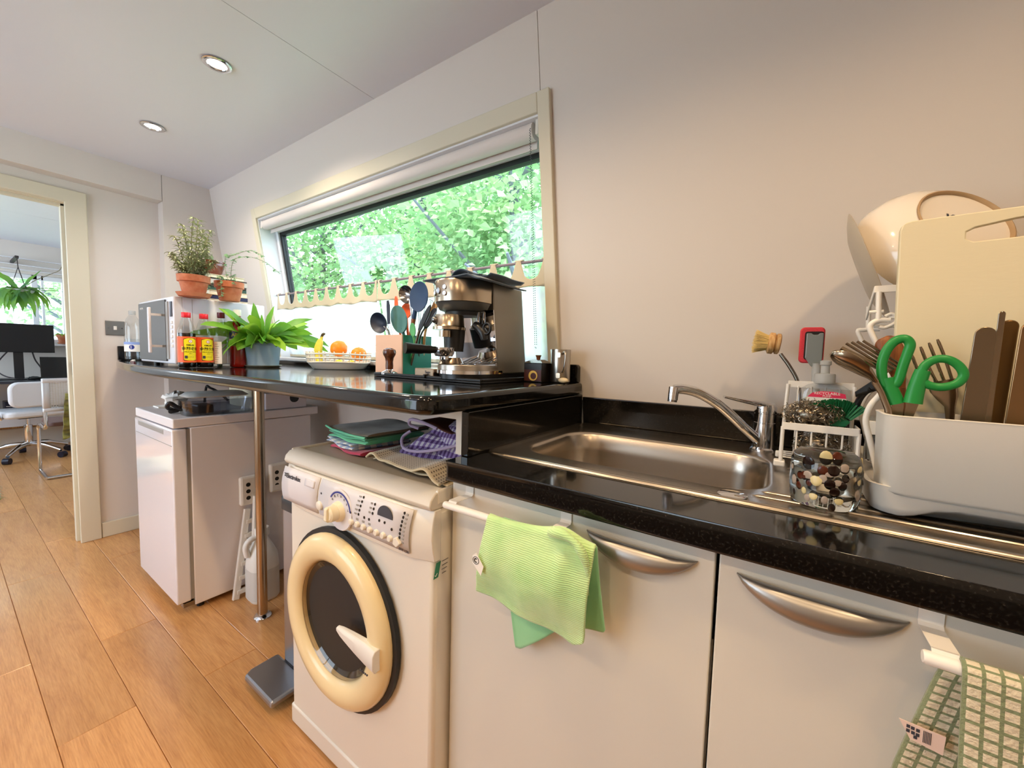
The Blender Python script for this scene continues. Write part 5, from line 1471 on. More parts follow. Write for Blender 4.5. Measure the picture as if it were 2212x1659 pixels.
g = G(); g.grid(cback, 30, 30); g.build('back_flap', 'check_green', ck, smooth=70, w=True, solid=0.004)
g = G(); tg = [(0.1275, 0.7585), (0.163, 0.7575), (0.1620, 0.7365), (0.137, 0.7405)]
g.prism(tg, RY+0.004, RY+0.0047, 'y'); tq = g.build('care_tag', 'print_pinkwhite', ck, smooth=0, w=True)
g = G()
for i, (a, b) in enumerate([(0.1335, 0.754), (0.137, 0.7535), (0.1335, 0.749), (0.1375, 0.7485), (0.141, 0.753), (0.141, 0.748), (0.1395, 0.7445)]): g.box(a, a+0.0028, RY+0.0036, RY+0.0041, b-0.0017, b+0.0017)
for i in range(6): g.box(0.1465+0.0011*i, 0.1470+0.0011*i, RY+0.0036, RY+0.0041, 0.7425, 0.7555)
g.build('printed_text', 'print_dark', tq, smooth=0, w=True)
# materials for the raised worktop
mk('rod_mauve', '#8d8088', 0.4); mk('chain_dark', '#3f4350', 0.3); mk('blind_fabric', '#ddd6d2', 0.7)
mk('water', '#e9f0f4', 0.02, trans=1.0, ior=1.33); mk('label_blue', '#8fa6dd', 0.5)
mk('mw_mirror', '#4c4a48', 0.07, metal=0.6); mk('mw_white', '#dfdfea', 0.25)
mk('print_blue_dark', '#14183a', 0.4); mk('label_cream', '#d9c9a0', 0.5)
mk('ceramic_white', '#e8e0d3', 0.2, coat=0.4)
mk('steel_panel', '#8f8a82', 0.36, metal=0.75); mk('steel_panel_dark', '#6c6c6a', 0.4, metal=0.6); mk('steel_head', '#b9ab97', 0.22, metal=1.0).noisebump(60, 0.1, 0.0004, (1, 1, 40))
mk('wood_cream', '#d9c9a4', 0.5)
# ================================================================ on the raised worktop
U = ZU + 0.0005
# roller blind
rb = thing('roller_blind', 'white roller blind rolled up at the top of the kitchen window', 'blind', (-1.65, yw(1.88)+0.03, 1.86))
ty_ = yw(1.88)+0.028
g = G(); g.tube([(WX0+0.02, ty_, 1.882), (WX1-0.035, ty_, 1.882)], 0.0275, 20); g.build('roll', 'blind_fabric', rb, smooth=60, w=True)
g = G(); g.box(WX0+0.03, WX1-0.04, ty_+0.022, ty_+0.0235, 1.838, 1.882); g.build('fabric_edge', 'blind_fabric', rb, smooth=0, w=True)
for x in (WX0+0.006, WX1-0.022):
    g = G(); g.box(x, x+0.012, ty_-0.024, ty_+0.024, 1.858, 1.909); g.build('bracket', 'white_plastic', rb, smooth=0, w=True, bevel=0.003)
g = G()
bead = [(0, 0, 1), (1, 0, 0), (0, 1, 0), (-1, 0, 0), (0, -1, 0), (0, 0, -1)]
bf = [(0, 1, 2), (0, 2, 3), (0, 3, 4), (0, 4, 1), (5, 2, 1), (5, 3, 2), (5, 4, 3), (5, 1, 4)]
ch0 = Vector((-0.722, yw(1.88)-0.004, 1.872)); ch1 = Vector((-0.716, yw(1.88)-0.010, 1.872))
path = [ch0.lerp(Vector((-0.733, yw(1.17)-0.020, 1.185)), i/90) for i in range(91)] + [Vector((-0.731, yw(1.16)-0.022, 1.175)), Vector((-0.726, yw(1.16)-0.024, 1.172))] + [Vector((-0.722, yw(1.17)-0.026, 1.185)).lerp(ch1, i/90) for i in range(91)]
for p in path: g.add([tuple(p+Vector(b)*0.0022) for b in bead], bf)
stuff(g.build('bead_chain', 'chain_dark', rb, smooth=80, w=True))
# curtain rod and cafe curtains
cr_y = yw(1.478)+0.032; cr_z = 1.478
rd = tag(G().tube([(WX0+0.006, cr_y, cr_z), (WX1-0.006, cr_y, cr_z)], 0.0055, 12).build('curtain_rod', 'rod_mauve', smooth=60, w=True), 'thin mauve rod across the lower half of the kitchen window', 'curtain rod')
def cafe(x0, x1, label, n_t):
    t = thing('cafe_curtain', label, 'curtain', ((x0+x1)/2, cr_y, 1.12), 0, None)
    g = G(); pitch = (x1-x0)/n_t; NX = n_t*12
    def ztop(x):
        f = ((x-x0)/pitch) % 1.0; d = abs(f-0.5)*2      # 1 at tab centre, 0 mid scallop
        if d > 0.70: return cr_z+0.004
        k = d/0.70; return cr_z - 0.062*max(0, 1-k**2.5)**0.42
    def zbot(x): return 1.386 + 0.004*math.sin((x-x0)*31)
    def fn(u, v):
        x = lerp(x0, x1, u); zt = ztop(x); z = lerp(zbot(x), zt, v)
        return (x, cr_y - 0.0075 - 0.004*(1-v)*math.sin((x-x0)*31+1), z)
    g.grid(fn, NX, 8)
    for k in range(n_t+1):   # loops over the rod
        xc = x0 + pitch*k; h = pitch*0.15
        xa, xb = max(x0, xc-h), min(x1, xc+h)
        def lp(u, v): a = PI*v; return (lerp(xa, xb, u), cr_y-0.0072*math.cos(a), cr_z+0.004+0.0060*math.sin(a))
        g.grid(lp, 3, 8)
    g.build('valance', 'curtain_cloth', t, smooth=60, w=True, solid=0.0012)
    g = G()
    def nf(u, v):
        x = lerp(x0, x1, u); z = lerp(1.118, 1.392, v)
        return (x, yw(z)+0.040-0.012*v + 0.007*math.sin((x-x0)*52)*(1-0.6*v) + 0.003*math.sin((x-x0)*131), z)
    g.grid(nf, 110, 6)
    g.build('net', 'curtain_net', t, smooth=60, w=True)
    g = G()
    def hf(u, v):
        x = lerp(x0, x1, u); z = lerp(1.104, 1.119, v)
        return (x, yw(z)+0.040 + 0.007*math.sin((x-x0)*52) + 0.003*math.sin((x-x0)*131), z)
    g.grid(hf, 110, 2); g.build('hem', 'curtain_cloth', t, smooth=60, w=True)
    return t
cafe(WX0+0.03, -1.622, 'left cafe curtain with scalloped cream tabs behind the fern and fruit', 9)
cafe(-1.612, WX1-0.012, 'right cafe curtain with scalloped cream tabs behind the coffee machine', 8)

# light switch
ls = thing('light_switch', 'square grey metal light switch on the doorway wall', 'switch', (XE+0.002, 0.620, 1.205))
g = G(); g.box(XE+0.0005, XE+0.008, 0.579, 0.662, 1.204, 1.289); g.build('plate', 'socket_plate', ls, smooth=0, w=True, bevel=0.003)
g = G(); g.box(XE+0.008, XE+0.012, 0.613, 0.627, 1.236, 1.258); g.build('rocker', 'white_plastic', ls, smooth=0, w=True, bevel=0.001)
for y in (0.592, 0.649):
    g = G(); g.lathe([(0.0035, 0), (0.0035, 0.001)], 10, c=(XE+0.008, y, 1.2465), mat=Matrix.Rotation(R(90), 3, 'Y')); g.build('screw', 'chrome_dark', ls, smooth=0, w=True)

# water bottle
wbt = thing('water_bottle', 'half full clear plastic water bottle with a blue and white label left of the microwave', 'bottle', (-3.165, 0.672, U))
g = G(); g.lathe([(0.030, 0.0), (0.038, 0.005), (0.039, 0.03), (0.0375, 0.04), (0.039, 0.05), (0.039, 0.175), (0.037, 0.205), (0.028, 0.240), (0.0155, 0.262), (0.0145, 0.272)], 28)
g.build('bottle', 'thin_plastic', wbt, smooth=60)
g = G(); g.lathe([(0.029, 0.004), (0.0365, 0.008), (0.0368, 0.125), (0.0365, 0.126)], 24); g.build('water', 'thin_plastic', wbt)
g = G(); g.lathe([(0.0395, 0.052), (0.0395, 0.108)], 28, cap0=False, cap1=False); g.build('label', 'label_white', wbt)
g = G(); g.lathe([(0.0397, 0.093), (0.0397, 0.108)], 28, cap0=False, cap1=False); g.build('label_band', 'label_blue', wbt)
g = G(); a0_ = R(-10)
g.v = []; g.f = []
pts = [(math.cos(2*PI*i/14)*0.012, math.sin(2*PI*i/14)*0.013) for i in range(14)]
def onbottle(px_, pz_, a, r, z): return (r*math.cos(a+px_/r), r*math.sin(a+px_/r), z+pz_)
g.add([onbottle(x, z, R(-22), 0.0400, 0.078) for x, z in pts], [tuple(range(14))]); g.build('label_badge', 'print_blue', wbt, smooth=0)
text('☁', 0.02, 'lettering', 'print_grey', wbt, None, fn=lambda p: onbottle(p.x, p.y, R(-75), 0.0400, 0.078)) if False else None
g = G(); g.lathe([(0.0155, 0.268), (0.0155, 0.288), (0.014, 0.290)], 18); g.build('cap', 'frost_plastic', wbt)
# flat remote / thermometer lying in front of the bottle
g = G(); g.hexa([(-3.05, 0.640, U), (-2.86, 0.592, U), (-2.855, 0.605, U), (-3.045, 0.653, U), (-3.05, 0.640, U+0.008), (-2.86, 0.592, U+0.006), (-2.855, 0.605, U+0.006), (-3.045, 0.653, U+0.008)])
tag(g.build('lighter_wand', 'white_plastic', smooth=0, w=True, bevel=0.002), 'thin white stick lying on the worktop before the microwave', 'stick')
g = G(); g.hexa([(-2.84, 0.588, U), (-2.64, 0.560, U), (-2.638, 0.566, U), (-2.838, 0.596, U), (-2.84, 0.588, U+0.006), (-2.64, 0.560, U+0.005), (-2.638, 0.566, U+0.005), (-2.838, 0.596, U+0.006)])
tag(g.build('chopstick', 'cap_maroon', smooth=0, w=True), 'thin dark red stick lying along the front of the microwave', 'stick')

# microwave
mw = thing('microwave', 'white microwave with a grey mirrored door carrying plants and books', 'microwave', (-2.36, 0.75, U))
MX0, MX1, MY0, MY1, MZ0, MZ1 = -2.605, -2.125, 0.580, 0.935, ZU+0.012, ZU+0.298
g = G(); g.box(MX0, MX1, MY0+0.03, MY1, MZ0, MZ1); g.build('body', 'mw_white', mw, smooth=30, w=True, bevel=0.004)
g = G(); g.box(MX0, MX1, MY0, MY0+0.032, MZ0, MZ1); fc = g.build('front', 'white_gloss', mw, smooth=30, w=True, bevel=0.005)
g = G(); g.box(MX0+0.006, MX1-0.088, MY0-0.005, MY0-0.0005, MZ0+0.010, MZ1-0.010); md = g.build('door', 'mw_mirror', mw, smooth=0, w=True, bevel=0.002)
g = G(); g.box(MX1-0.086, MX1-0.060, MY0-0.004, MY0-0.0005, MZ0+0.02, MZ1-0.02); g.build('panel_strip', 'print_grey', mw, smooth=0, w=True)
g = G(); g.box(MX1-0.035, MX1-0.014, MY0-0.003, MY0, MZ1-0.085, MZ1-0.022); g.build('display', 'print_dark', mw, smooth=0, w=True)
for i in range(6):
    g = G(); g.box(MX1-0.033, MX1-0.014, MY0-0.003, MY0, MZ1-0.115-0.020*i, MZ1-0.103-0.020*i); g.build('button', 'white_plastic', mw, smooth=0, w=True, bevel=0.001)
g = G(); g.box(MX1-0.150, MX1-0.132, MY0-0.050, MY0-0.040, MZ0+0.045, MZ1-0.045); hb = g.build('door_handle', 'white_gloss', md, smooth=0, w=True, bevel=0.003)
for z in (MZ0+0.075, MZ1-0.075):
    g = G(); g.box(MX1-0.146, MX1-0.136, MY0-0.041, MY0-0.004, z-0.005, z+0.005); g.build('handle_post', 'white_gloss', md, smooth=0, w=True)
text('SAMSUNG', 0.012, 'lettering', 'print_white', md, frame((MX0+0.06, MY0-0.0055, MZ1-0.035), EX, EZ), w=True)
for x in (MX0+0.04, MX1-0.04):
    for y in (MY0+0.05, MY1-0.04):
        g = G(); g.lathe([(0.012, 0), (0.012, 0.0125)], 10, c=(x, y, U)); g.build('foot', 'black_plastic', mw, w=True)
g = G(); g.box(MX1-0.0005, MX1+0.0006, MY0+0.064, MY0+0.0655, MZ0+0.006, MZ1-0.006); g.build('side_seam', 'print_grey', mw, smooth=0, w=True)

# books on the microwave
MT_ = MZ1 + 0.0008
bk = [('#d8cbb6', '#efe6d4', 0.22, 0.17, 0.016, 'pale thick book at the bottom of the stack on the microwave'),
      ('#1c2348', '#e8dfcc', 0.215, 0.165, 0.017, 'navy book second from the bottom of the stack'),
      ('#c9b68f', '#e7d9bb', 0.22, 0.16, 0.022, 'buff coloured book third from the bottom of the stack'),
      ('#3a5a4c', '#2f5878', 0.20, 0.16, 0.018, 'green and blue book in the middle of the stack'),
      ('#5a4a40', '#d8d0c0', 0.215, 0.155, 0.008, 'thin brown book above the green and blue one'),
      ('#b9b6b0', '#d6d2cc', 0.225, 0.165, 0.024, 'grey book with white pages, third from the top of the stack'),
      ('#2a2420', '#e4dcc8', 0.205, 0.155, 0.006, 'thin black book second from the top of the stack'),
      ('#d9cfb0', '#efe8d6', 0.20, 0.15, 0.016, 'cream book on top of the stack under the dark red pot')]
z = MT_
for i, (c, pg_, w_, d_, h, lab) in enumerate(bk):
    cn = 'book_cover_%d' % i; mk(cn, c, 0.55)
    if 'book_pages' not in MT: mk('book_pages', '#e6dcc4', 0.8).noisecol('#d3c7aa', '#efe6d0', 90, stretch=(1, 1, 8))
    t = thing('book', lab, 'book', (-2.315+rnd.uniform(-0.006, 0.006), 0.815, z), R(rnd.uniform(-3, 3))+(PI if i in (1, 3, 4, 5, 6) else 0), 'books stacked on the microwave')
    g = G(); g.box(-w_/2, w_/2, -d_/2, d_/2, 0, 0.0018); g.box(-w_/2, w_/2, -d_/2, d_/2, h-0.0018, h); g.box(-w_/2, -w_/2+0.002, -d_/2, d_/2, 0, h)
    g.build('cover', cn, t, smooth=0)
    g = G(); g.box(-w_/2+0.002, w_/2-0.003, -d_/2+0.003, d_/2-0.003, 0.0018, h-0.0018); g.build('pages', 'book_pages', t, smooth=0)
    z += h + 0.0006
BZ = z

def leafblade(g, base, dirv, L, wd, droop, up=Vector((0, 0, 1)), n=6, fold=0.15, wave=0.0, ph=0.0, tipw=0.1, shape=0.75, roll=0.0, blunt=1.0):
    """a bent leaf: strip of 2 quads per step with a fold along the midrib"""
    d = Vector(dirv).normalized(); side = d.cross(up)
    side = side.normalized() if side.length > 1e-6 else Vector((1, 0, 0))
    if roll: side = Matrix.Rotation(roll, 3, d) @ side
    p = Vector(base); cur = d.copy(); rows = []
    for i in range(n+1):
        u = i/n
        w_ = wd*max(0.0, math.sin(PI*min(1, (0.06+0.94*u)**shape)))**blunt*0.5 + wd*0.02
        nrm = side.cross(cur)
        wv_ = wave*math.sin(ph+u*14)
        rows.append((p - side*w_*(1+wv_) + nrm*w_*fold*(1+3*wv_), p.copy(), p + side*w_*(1-wv_) + nrm*w_*fold*(1-3*wv_)))
        p = p + cur*(L/n)
        cur = (cur + Vector((0, 0, -1))*droop/n).normalized()
        if roll: side = (side - cur*side.dot(cur)).normalized()
    b = len(g.v)
    for r in rows: g.v += [tuple(q) for q in r]
    for i in range(n):
        a = b+3*i
        g.f += [(a, a+1, a+4, a+3), (a+1, a+2, a+5, a+4)]

def pot(t, r0, r1, h, rim, mat='terracotta', soil=True, nm='pot'):
    g = G(); g.lathe([(r0*0.9, 0), (r0, 0.002), (lerp(r0, r1, 0.72)*0.985, h-rim), (r1, h-rim+0.001), (r1*1.03, h), (r1*0.95, h), (r1*0.90, h-rim), (r0*0.9, 0.01)], 32, cap1=False)
    o = g.build(nm, mat, t, smooth=50)
    if soil:
        g = G(); g.lathe([(r1*0.92, h-0.014), (r1*0.5, h-0.010), (0.0005, h-0.008)], 20, cap0=True, cap1=False); g.build('soil', 'soil', t)
    return o
def saucer(t, r, h, mat):
    g = G(); g.lathe([(r*0.85, 0), (r, h), (r*0.96, h), (r*0.84, 0.003), (0.0005, 0.003)], 28, cap1=False); return g.build('saucer', mat, t, smooth=50)

# rosemary in a terracotta pot
k = 0.625/0.75
ro_ = thing('rosemary_plant', 'straggly rosemary in a terracotta pot and saucer at the front of the microwave top', 'plant', (-2.090, 0.642, MT_))
saucer(ro_, 0.062, 0.016, 'terracotta')
g = G(); rh = 0.089
g.lathe([(0.036, 0.004), (0.038, 0.006), (0.050, 0.061), (0.0565, 0.062), (0.058, rh), (0.053, rh), (0.050, 0.062)], 32, cap1=False); g.build('pot', 'terracotta', ro_, smooth=50)
g = G(); g.lathe([(0.052, rh-0.012), (0.0005, rh-0.006)], 20, cap0=True, cap1=False); g.build('soil', 'soil', ro_)
rr = random.Random(4)
stems = [(-0.03, 0.0, -1.6, 0.2, 0.19), (0.0, 0.01, -0.3, -0.3, 0.235), (0.01, 0.0, 0.05, 0.3, 0.21), (0.02, 0.02, 0.3, 0.3, 0.15), (-0.02, -0.02, -0.5, -0.5, 0.11), (0.0, -0.03, 0.3, -0.9, 0.10), (0.03, 0.02, 0.9, 0.5, 0.10), (-0.02, 0, -0.42, 0.0, 0.225), (0.0, 0.005, -0.10, 0.05, 0.25), (0.01, -0.01, 0.10, -0.05, 0.245), (0.02, 0.0, 0.48, 0.0, 0.19), (-0.03, 0, -1.25, 0.1, 0.16), (0.03, -0.01, 0.9, -0.2, 0.09), (-0.01, 0.02, -0.25, 0.25, 0.20), (0.0, -0.02, 0.2, -0.35, 0.16), (-0.02, 0.01, -0.7, -0.15, 0.13), (0.025, 0.01, 0.55, 0.25, 0.12)]
gs = G(); gl_ = G()
for (x, y, tx, ty, L) in stems:
    P = []; p = Vector((x, y, rh-0.01)); d = Vector((tx*0.6, ty*0.6, 1)).normalized()
    n = 12
    for i in range(n+1):
        P.append(p.copy()); p = p + d*(L/n); d = (d + Vector((tx*0.05+rr.uniform(-0.05, 0.05), rr.uniform(-0.05, 0.05), -0.02 if abs(tx) < 0.8 else -0.05))).normalized()
    gs.tube(P, [0.0018]*(n)+[0.0008], 5)
    for i in range(1, n+1):
        for q in range(9):
            a = rr.uniform(0, 2*PI); out_ = Vector((math.cos(a), math.sin(a), rr.uniform(0.1, 0.9))).normalized()
            leafblade(gl_, P[i], out_, rr.uniform(0.018, 0.034), 0.0062, rr.uniform(0.6, 2.4), n=4, fold=0.3, shape=0.8)
gs.build('stems', 'herb_stem', ro_); stuff(gl_.build('needles', 'herb_leaf', ro_, smooth=60))

# glazed dark red pot on the books
dp_ = thing('succulent_plant', 'small succulent in a glossy dark red pot on top of the books', 'plant', (-2.345, 0.790, BZ))
g = G(); g.lathe([(0.036, 0), (0.040, 0.004), (0.056, 0.050), (0.058, 0.060), (0.0565, 0.066), (0.059, 0.068), (0.059, 0.076), (0.052, 0.076), (0.050, 0.06)], 32, cap1=False); g.build('pot', 'glazed_red', dp_, smooth=50)
g = G(); g.lathe([(0.052, 0.066), (0.0005, 0.07)], 20, cap0=True, cap1=False); g.build('soil', 'soil', dp_)
for (x, z_, s_, sl) in ((-0.018, 0.07, 0.044, 0.1), (0.004, 0.07, 0.026, -0.3), (0.036, 0.07, 0.036, 0.35)):
    g = G(); g.lathe([(0.014*s_/0.04, 0), (0.017*s_/0.04, 0.3*s_), (0.009*s_/0.04, 0.7*s_), (0.0006, s_)], 8, c=(x, -0.01, z_), sy=0.6, mat=Matrix.Rotation(sl, 3, 'Y')); g.build('leaf', 'succulent', dp_)
# trailing vine pot
vp = thing('trailing_vine', 'terracotta pot with a thin trailing vine at the back right of the microwave top', 'plant', (-2.072, 0.765, MT_))
vp.location = (-2.095+0.0, 0.775, MT_)
g = G(); g.lathe([(0.037, 0.0), (0.039, 0.003), (0.050, 0.058), (0.056, 0.059), (0.057, 0.085), (0.052, 0.085), (0.049, 0.058)], 32, cap1=False); g.build('pot', 'terracotta', vp, smooth=50)
g = G(); g.lathe([(0.0525, 0.072), (0.0005, 0.076)], 20, cap0=True, cap1=False); g.build('soil', 'soil', vp)
gs = G(); gl_ = G(); rr = random.Random(11)
vines = [[(0.0, 0, 0.075), (-0.04, 0.0, 0.15), (-0.06, 0.01, 0.215), (-0.02, 0.0, 0.20), (0.05, 0.0, 0.20), (0.14, 0.03, 0.215), (0.20, 0.06, 0.19)], [(0.02, 0.0, 0.075), (0.05, -0.01, 0.13), (0.09, -0.01, 0.175), (0.15, 0.02, 0.185), (0.23, 0.05, 0.16), (0.30, 0.08, 0.11)], [(0.02, -0.02, 0.08), (0.04, -0.05, 0.10), (0.065, -0.055, 0.06), (0.08, -0.06, 0.01)], [(-0.03, -0.02, 0.08), (-0.05, -0.06, 0.07), (-0.045, -0.075, 0.03), (-0.03, -0.08, 0.005)], [(0.0, 0.0, 0.08), (0.05, 0.0, 0.11), (0.075, -0.01, 0.07)]]
for v_ in vines:
    P = smoothpts(v_, 5); gs.tube(P, 0.0009, 4)
    for i in range(2, len(P), 1):
        for q in range(2 if i % 3 else 3):
            a = rr.uniform(0, 2*PI)
            leafblade(gl_, P[i], (math.cos(a), math.sin(a), rr.uniform(-0.4, 0.6)), rr.uniform(0.010, 0.019), rr.uniform(0.008, 0.014), 0.6, n=3, shape=0.6)
gs.build('stems', 'herb_stem', vp); stuff(gl_.build('leaves', 'vine_leaf', vp, smooth=60))

# bottles in front of the microwave side
def cylfn(r, a0, z0): return lambda p: (r*math.cos(a0+p.x/r), r*math.sin(a0+p.x/r), z0+p.y+0*p.z)
AV = R(6)     # label centre faces the room side
def patch(pts, r, a0, z0, nm, mat, par, dd=0.0):
    g = G(); n = len(pts)
    # triangulated fan over a subdivided strip: split in columns for curvature
    xs = [p[0] for p in pts]; x0, x1 = min(xs), max(xs); N = 14
    def span(x):
        zs = []
        for i in range(n):
            (xa, za), (xb, zb) = pts[i], pts[(i+1) % n]
            if (xa-x)*(xb-x) <= 0 and xa != xb: zs.append(lerp(za, zb, (x-xa)/(xb-xa)))
        return (min(zs), max(zs)) if zs else (0, 0)
    def fn(u, v):
        x = lerp(x0+1e-5, x1-1e-5, u); lo_, hi_ = span(x); a = a0+x/r
        return ((r+dd)*math.cos(a), (r+dd)*math.sin(a), z0+lerp(lo_, hi_, v))
    g.grid(fn, N, 2); return g.build(nm, mat, par, smooth=60)
def soy(loc, fill, title, label):
    t = thing('soy_sauce_bottle', label, 'bottle', loc, 0, None)
    pr = [(0.026, 0.0), (0.0305, 0.004), (0.0310, 0.02), (0.0310, 0.140), (0.0290, 0.158), (0.0215, 0.185), (0.0150, 0.202), (0.0145, 0.212)]
    g = G(); g.lathe(pr, 32); g.build('bottle', 'thin_glass', t, smooth=60)
    pl_ = [(r-0.0012, z_) for r, z_ in pr if z_ <= fill] ; pl_[0] = (0.025, 0.0015)
    if pl_[-1][1] < fill: pl_.append((0.0296, fill))
    pl_.append((pl_[-1][0]-0.001, fill+0.0006))
    g = G(); g.lathe(pl_, 28); g.build('soy_sauce', 'soy_liquid', t, smooth=60)
    g = G(); g.lathe([(0.0150, 0.2065), (0.0158, 0.208), (0.0158, 0.226), (0.0148, 0.2275)], 22); g.build('cap', 'cap_red', t)
    g = G(); g.lathe([(0.0313, 0.022), (0.0313, 0.128)], 32, cap0=False, cap1=False); lb = g.build('label', 'label_orange', t)
    dark = [(-0.0235, 0.030), (0.0235, 0.030), (0.0235, 0.118), (0.008, 0.123), (-0.008, 0.123), (-0.0235, 0.118)]
    patch(dark, 0.0315, AV, 0, 'label_outline', 'print_black', lb)
    yel = [(-0.022, 0.033), (-0.006, 0.030), (0.006, 0.030), (0.022, 0.033), (0.022, 0.116), (0.008, 0.1215), (-0.008, 0.1215), (-0.022, 0.116)]
    patch(yel, 0.0316, AV, 0, 'label_panel', 'label_yellow', lb)
    patch([(-0.0305, 0.064), (-0.0245, 0.064), (-0.0245, 0.088), (-0.0305, 0.088)], 0.0316, AV, 0, 'label_tab', 'print_gold', lb)
    patch([(0.0072*math.cos(R(a)), 0.109+0.0072*math.sin(R(a))) for a in range(0, 360, 24)], 0.0317, AV, 0, 'label_badge', 'print_red', lb)
    patch([(0.0055*math.cos(R(a)), 0.109+0.0055*math.sin(R(a))) for a in range(0, 360, 24)], 0.0318, AV, 0, 'label_badge_centre', 'print_white', lb)
    for s_, sz, zz, b in (('KIMLAN', 0.0075, 0.0935, 0.0003), (title, 0.0150, 0.078, 0.0002), ('KIMLAN SOY SAUCE', 0.0046, 0.0655, 0.0001), ('600ml', 0.0045, 0.0585, 0.0), ('NET 20 FL OZ', 0.0040, 0.0445, 0.0), ('S', 0.006, 0.109, 0.0003)):
        text(s_, sz, 'lettering', 'print_red' if s_ == 'S' else 'print_black', lb, fn=cylfn(0.0320, AV, zz), bold=b)
    patch([(-0.020, 0.038), (-0.0105, 0.038), (-0.0105, 0.050), (-0.020, 0.050)], 0.0317, AV, 0, 'label_seal', 'print_dark', lb)
    return t
soy((-2.050, 0.600, U), 0.142, '金蘭老抽', 'soy sauce bottle with orange and yellow label, the left one, filled to the shoulder')
soy((-2.055, 0.6625, U), 0.118, '金蘭生抽', 'soy sauce bottle with orange and yellow label, the right one, clear above its label')
cl = thing('glass_bottle', 'clear glass bottle with a plain white label and maroon cap beside the soy sauce', 'bottle', (-2.052, 0.7245, U))
g = G(); g.lathe([(0.025, 0.0), (0.0295, 0.004), (0.030, 0.02), (0.030, 0.125), (0.0275, 0.150), (0.016, 0.195), (0.0125, 0.212), (0.0125, 0.222)], 32); g.build('bottle', 'thin_glass', cl, smooth=60)
patch([(-0.027, 0.016), (0.006, 0.016), (0.006, 0.112), (-0.027, 0.112)], 0.0303, R(-30), 0, 'label', 'label_white', cl)
g = G(); g.v = []
for i in range(9):
    zz = 0.024+0.0095*i; L = 0.012+0.008*((i*37) % 5)/5
    for q in range(3):
        a_, b_ = R(-30)+(-0.022+q*L/3)/0.0306, R(-30)+(-0.022+(q+1)*L/3)/0.0306
        g.add([(0.0306*math.cos(a_), 0.0306*math.sin(a_), zz), (0.0306*math.cos(b_), 0.0306*math.sin(b_), zz), (0.0306*math.cos(b_), 0.0306*math.sin(b_), zz+0.0016), (0.0306*math.cos(a_), 0.0306*math.sin(a_), zz+0.0016)], [(0, 1, 2, 3)])
g.build_s('printed_lines', 'print_grey', cl, smooth=0)
g = G(); g.lathe([(0.0135, 0.216), (0.0142, 0.218), (0.0142, 0.239), (0.013, 0.240)], 20); g.build('cap', 'cap_maroon', cl)
ap = thing('aperitif_bottle', 'red aperitif bottle with a navy APEROL label beside the fern pot', 'bottle', (-2.058, 0.790, U))
g = G(); g.lathe([(0.027, 0.0), (0.031, 0.004), (0.0315, 0.02), (0.0300, 0.10), (0.0300, 0.118), (0.0315, 0.124), (0.0315, 0.168), (0.028, 0.180), (0.019, 0.198), (0.0145, 0.212), (0.0140, 0.24)], 32); g.build('bottle', 'aperitif', ap, smooth=60)
g = G(); g.lathe([(0.0318, 0.128), (0.0318, 0.160)], 32, cap0=False, cap1=False); lb = g.build('label', 'print_blue_dark', ap)
g = G(); g.lathe([(0.0316, 0.110), (0.0319, 0.1275)], 32, cap0=False, cap1=False); g.build('label_lower', 'label_cream', ap)
text('APEROL', 0.021, 'lettering', 'print_gold', lb, fn=cylfn(0.0322, R(2), 0.145), bold=0.0012)
text('APERITIVO ORIGINALE', 0.0042, 'lettering', 'print_dark', lb, fn=cylfn(0.0322, R(2), 0.119))
g = G(); g.lathe([(0.015, 0.232), (0.0155, 0.26)], 20); g.build('cap', 'print_white', ap)

# bird's nest fern in a blue grey pot
fn_ = thing('potted_fern', 'bright green strap-leaved fern in a blue grey pot on a cream saucer', 'plant', (-2.045, 0.885, U))
saucer(fn_, 0.083, 0.010, 'saucer_cream')
g = G(); g.lathe([(0.066, 0.004), (0.069, 0.006), (0.079, 0.104), (0.0815, 0.105), (0.0835, 0.128), (0.078, 0.128), (0.075, 0.10)], 36, cap1=False); g.build('pot', 'pot_blue', fn_, smooth=50)
g = G(); g.lathe([(0.077, 0.110), (0.0005, 0.116)], 20, cap0=True, cap1=False); g.build('soil', 'soil', fn_)
rr = random.Random(19)
def frond(base, dirv, L, wd, droop, mat, ph, n=9, wave=0.16, roll=0.0):
    g = G(); leafblade(g, base, dirv, L, wd, droop, n=n, fold=0.12, wave=wave, ph=ph, shape=0.8, roll=roll, blunt=0.55)
    return g.build('frond', mat, fn_, smooth=60)
for i in range(58):
    a = 2*PI*i*0.381966 + rr.uniform(-0.2, 0.2); e = rr.uniform(0.30, 1.25); L = rr.uniform(0.12, 0.21)
    bs_ = Vector((0.03*math.cos(a), 0.03*math.sin(a), 0.112))
    frond(bs_, (math.cos(a)*math.cos(e), math.sin(a)*math.cos(e), math.sin(e)), L, rr.uniform(0.040, 0.062), rr.uniform(0.7, 1.7), 'fern_leaf_light' if i % 6 == 3 else 'fern_leaf', rr.uniform(0, 6), roll=rr.choice((-1, 1))*rr.uniform(0.3, 1.2))
for (dx, dy, dz, L, dr, ro) in ((-0.15, -0.95, 0.50, 0.27, 0.9, 0.8), (0.1, -0.9, 0.75, 0.25, 1.0, -0.7), (0.55, 0.55, 0.9, 0.25, 0.9, 0.8), (0.35, 0.85, 0.5, 0.29, 1.2, 0.9), (0.5, 0.75, 0.25, 0.28, 0.9, -0.8), (0.35, -0.3, 1.0, 0.20, 0.2, 1.2), (0.35, 0.1, 1.0, 0.19, 0.3, 1.3), (0.6, -0.5, 0.7, 0.25, 1.2, 0.6), (0.75, 0.2, 0.8, 0.2, 1.0, 1.0)):
    frond((0.02*dx, 0.02*dy, 0.112), (dx, dy, dz), L, 0.052, dr, 'fern_leaf', rr.uniform(0, 6), roll=ro)

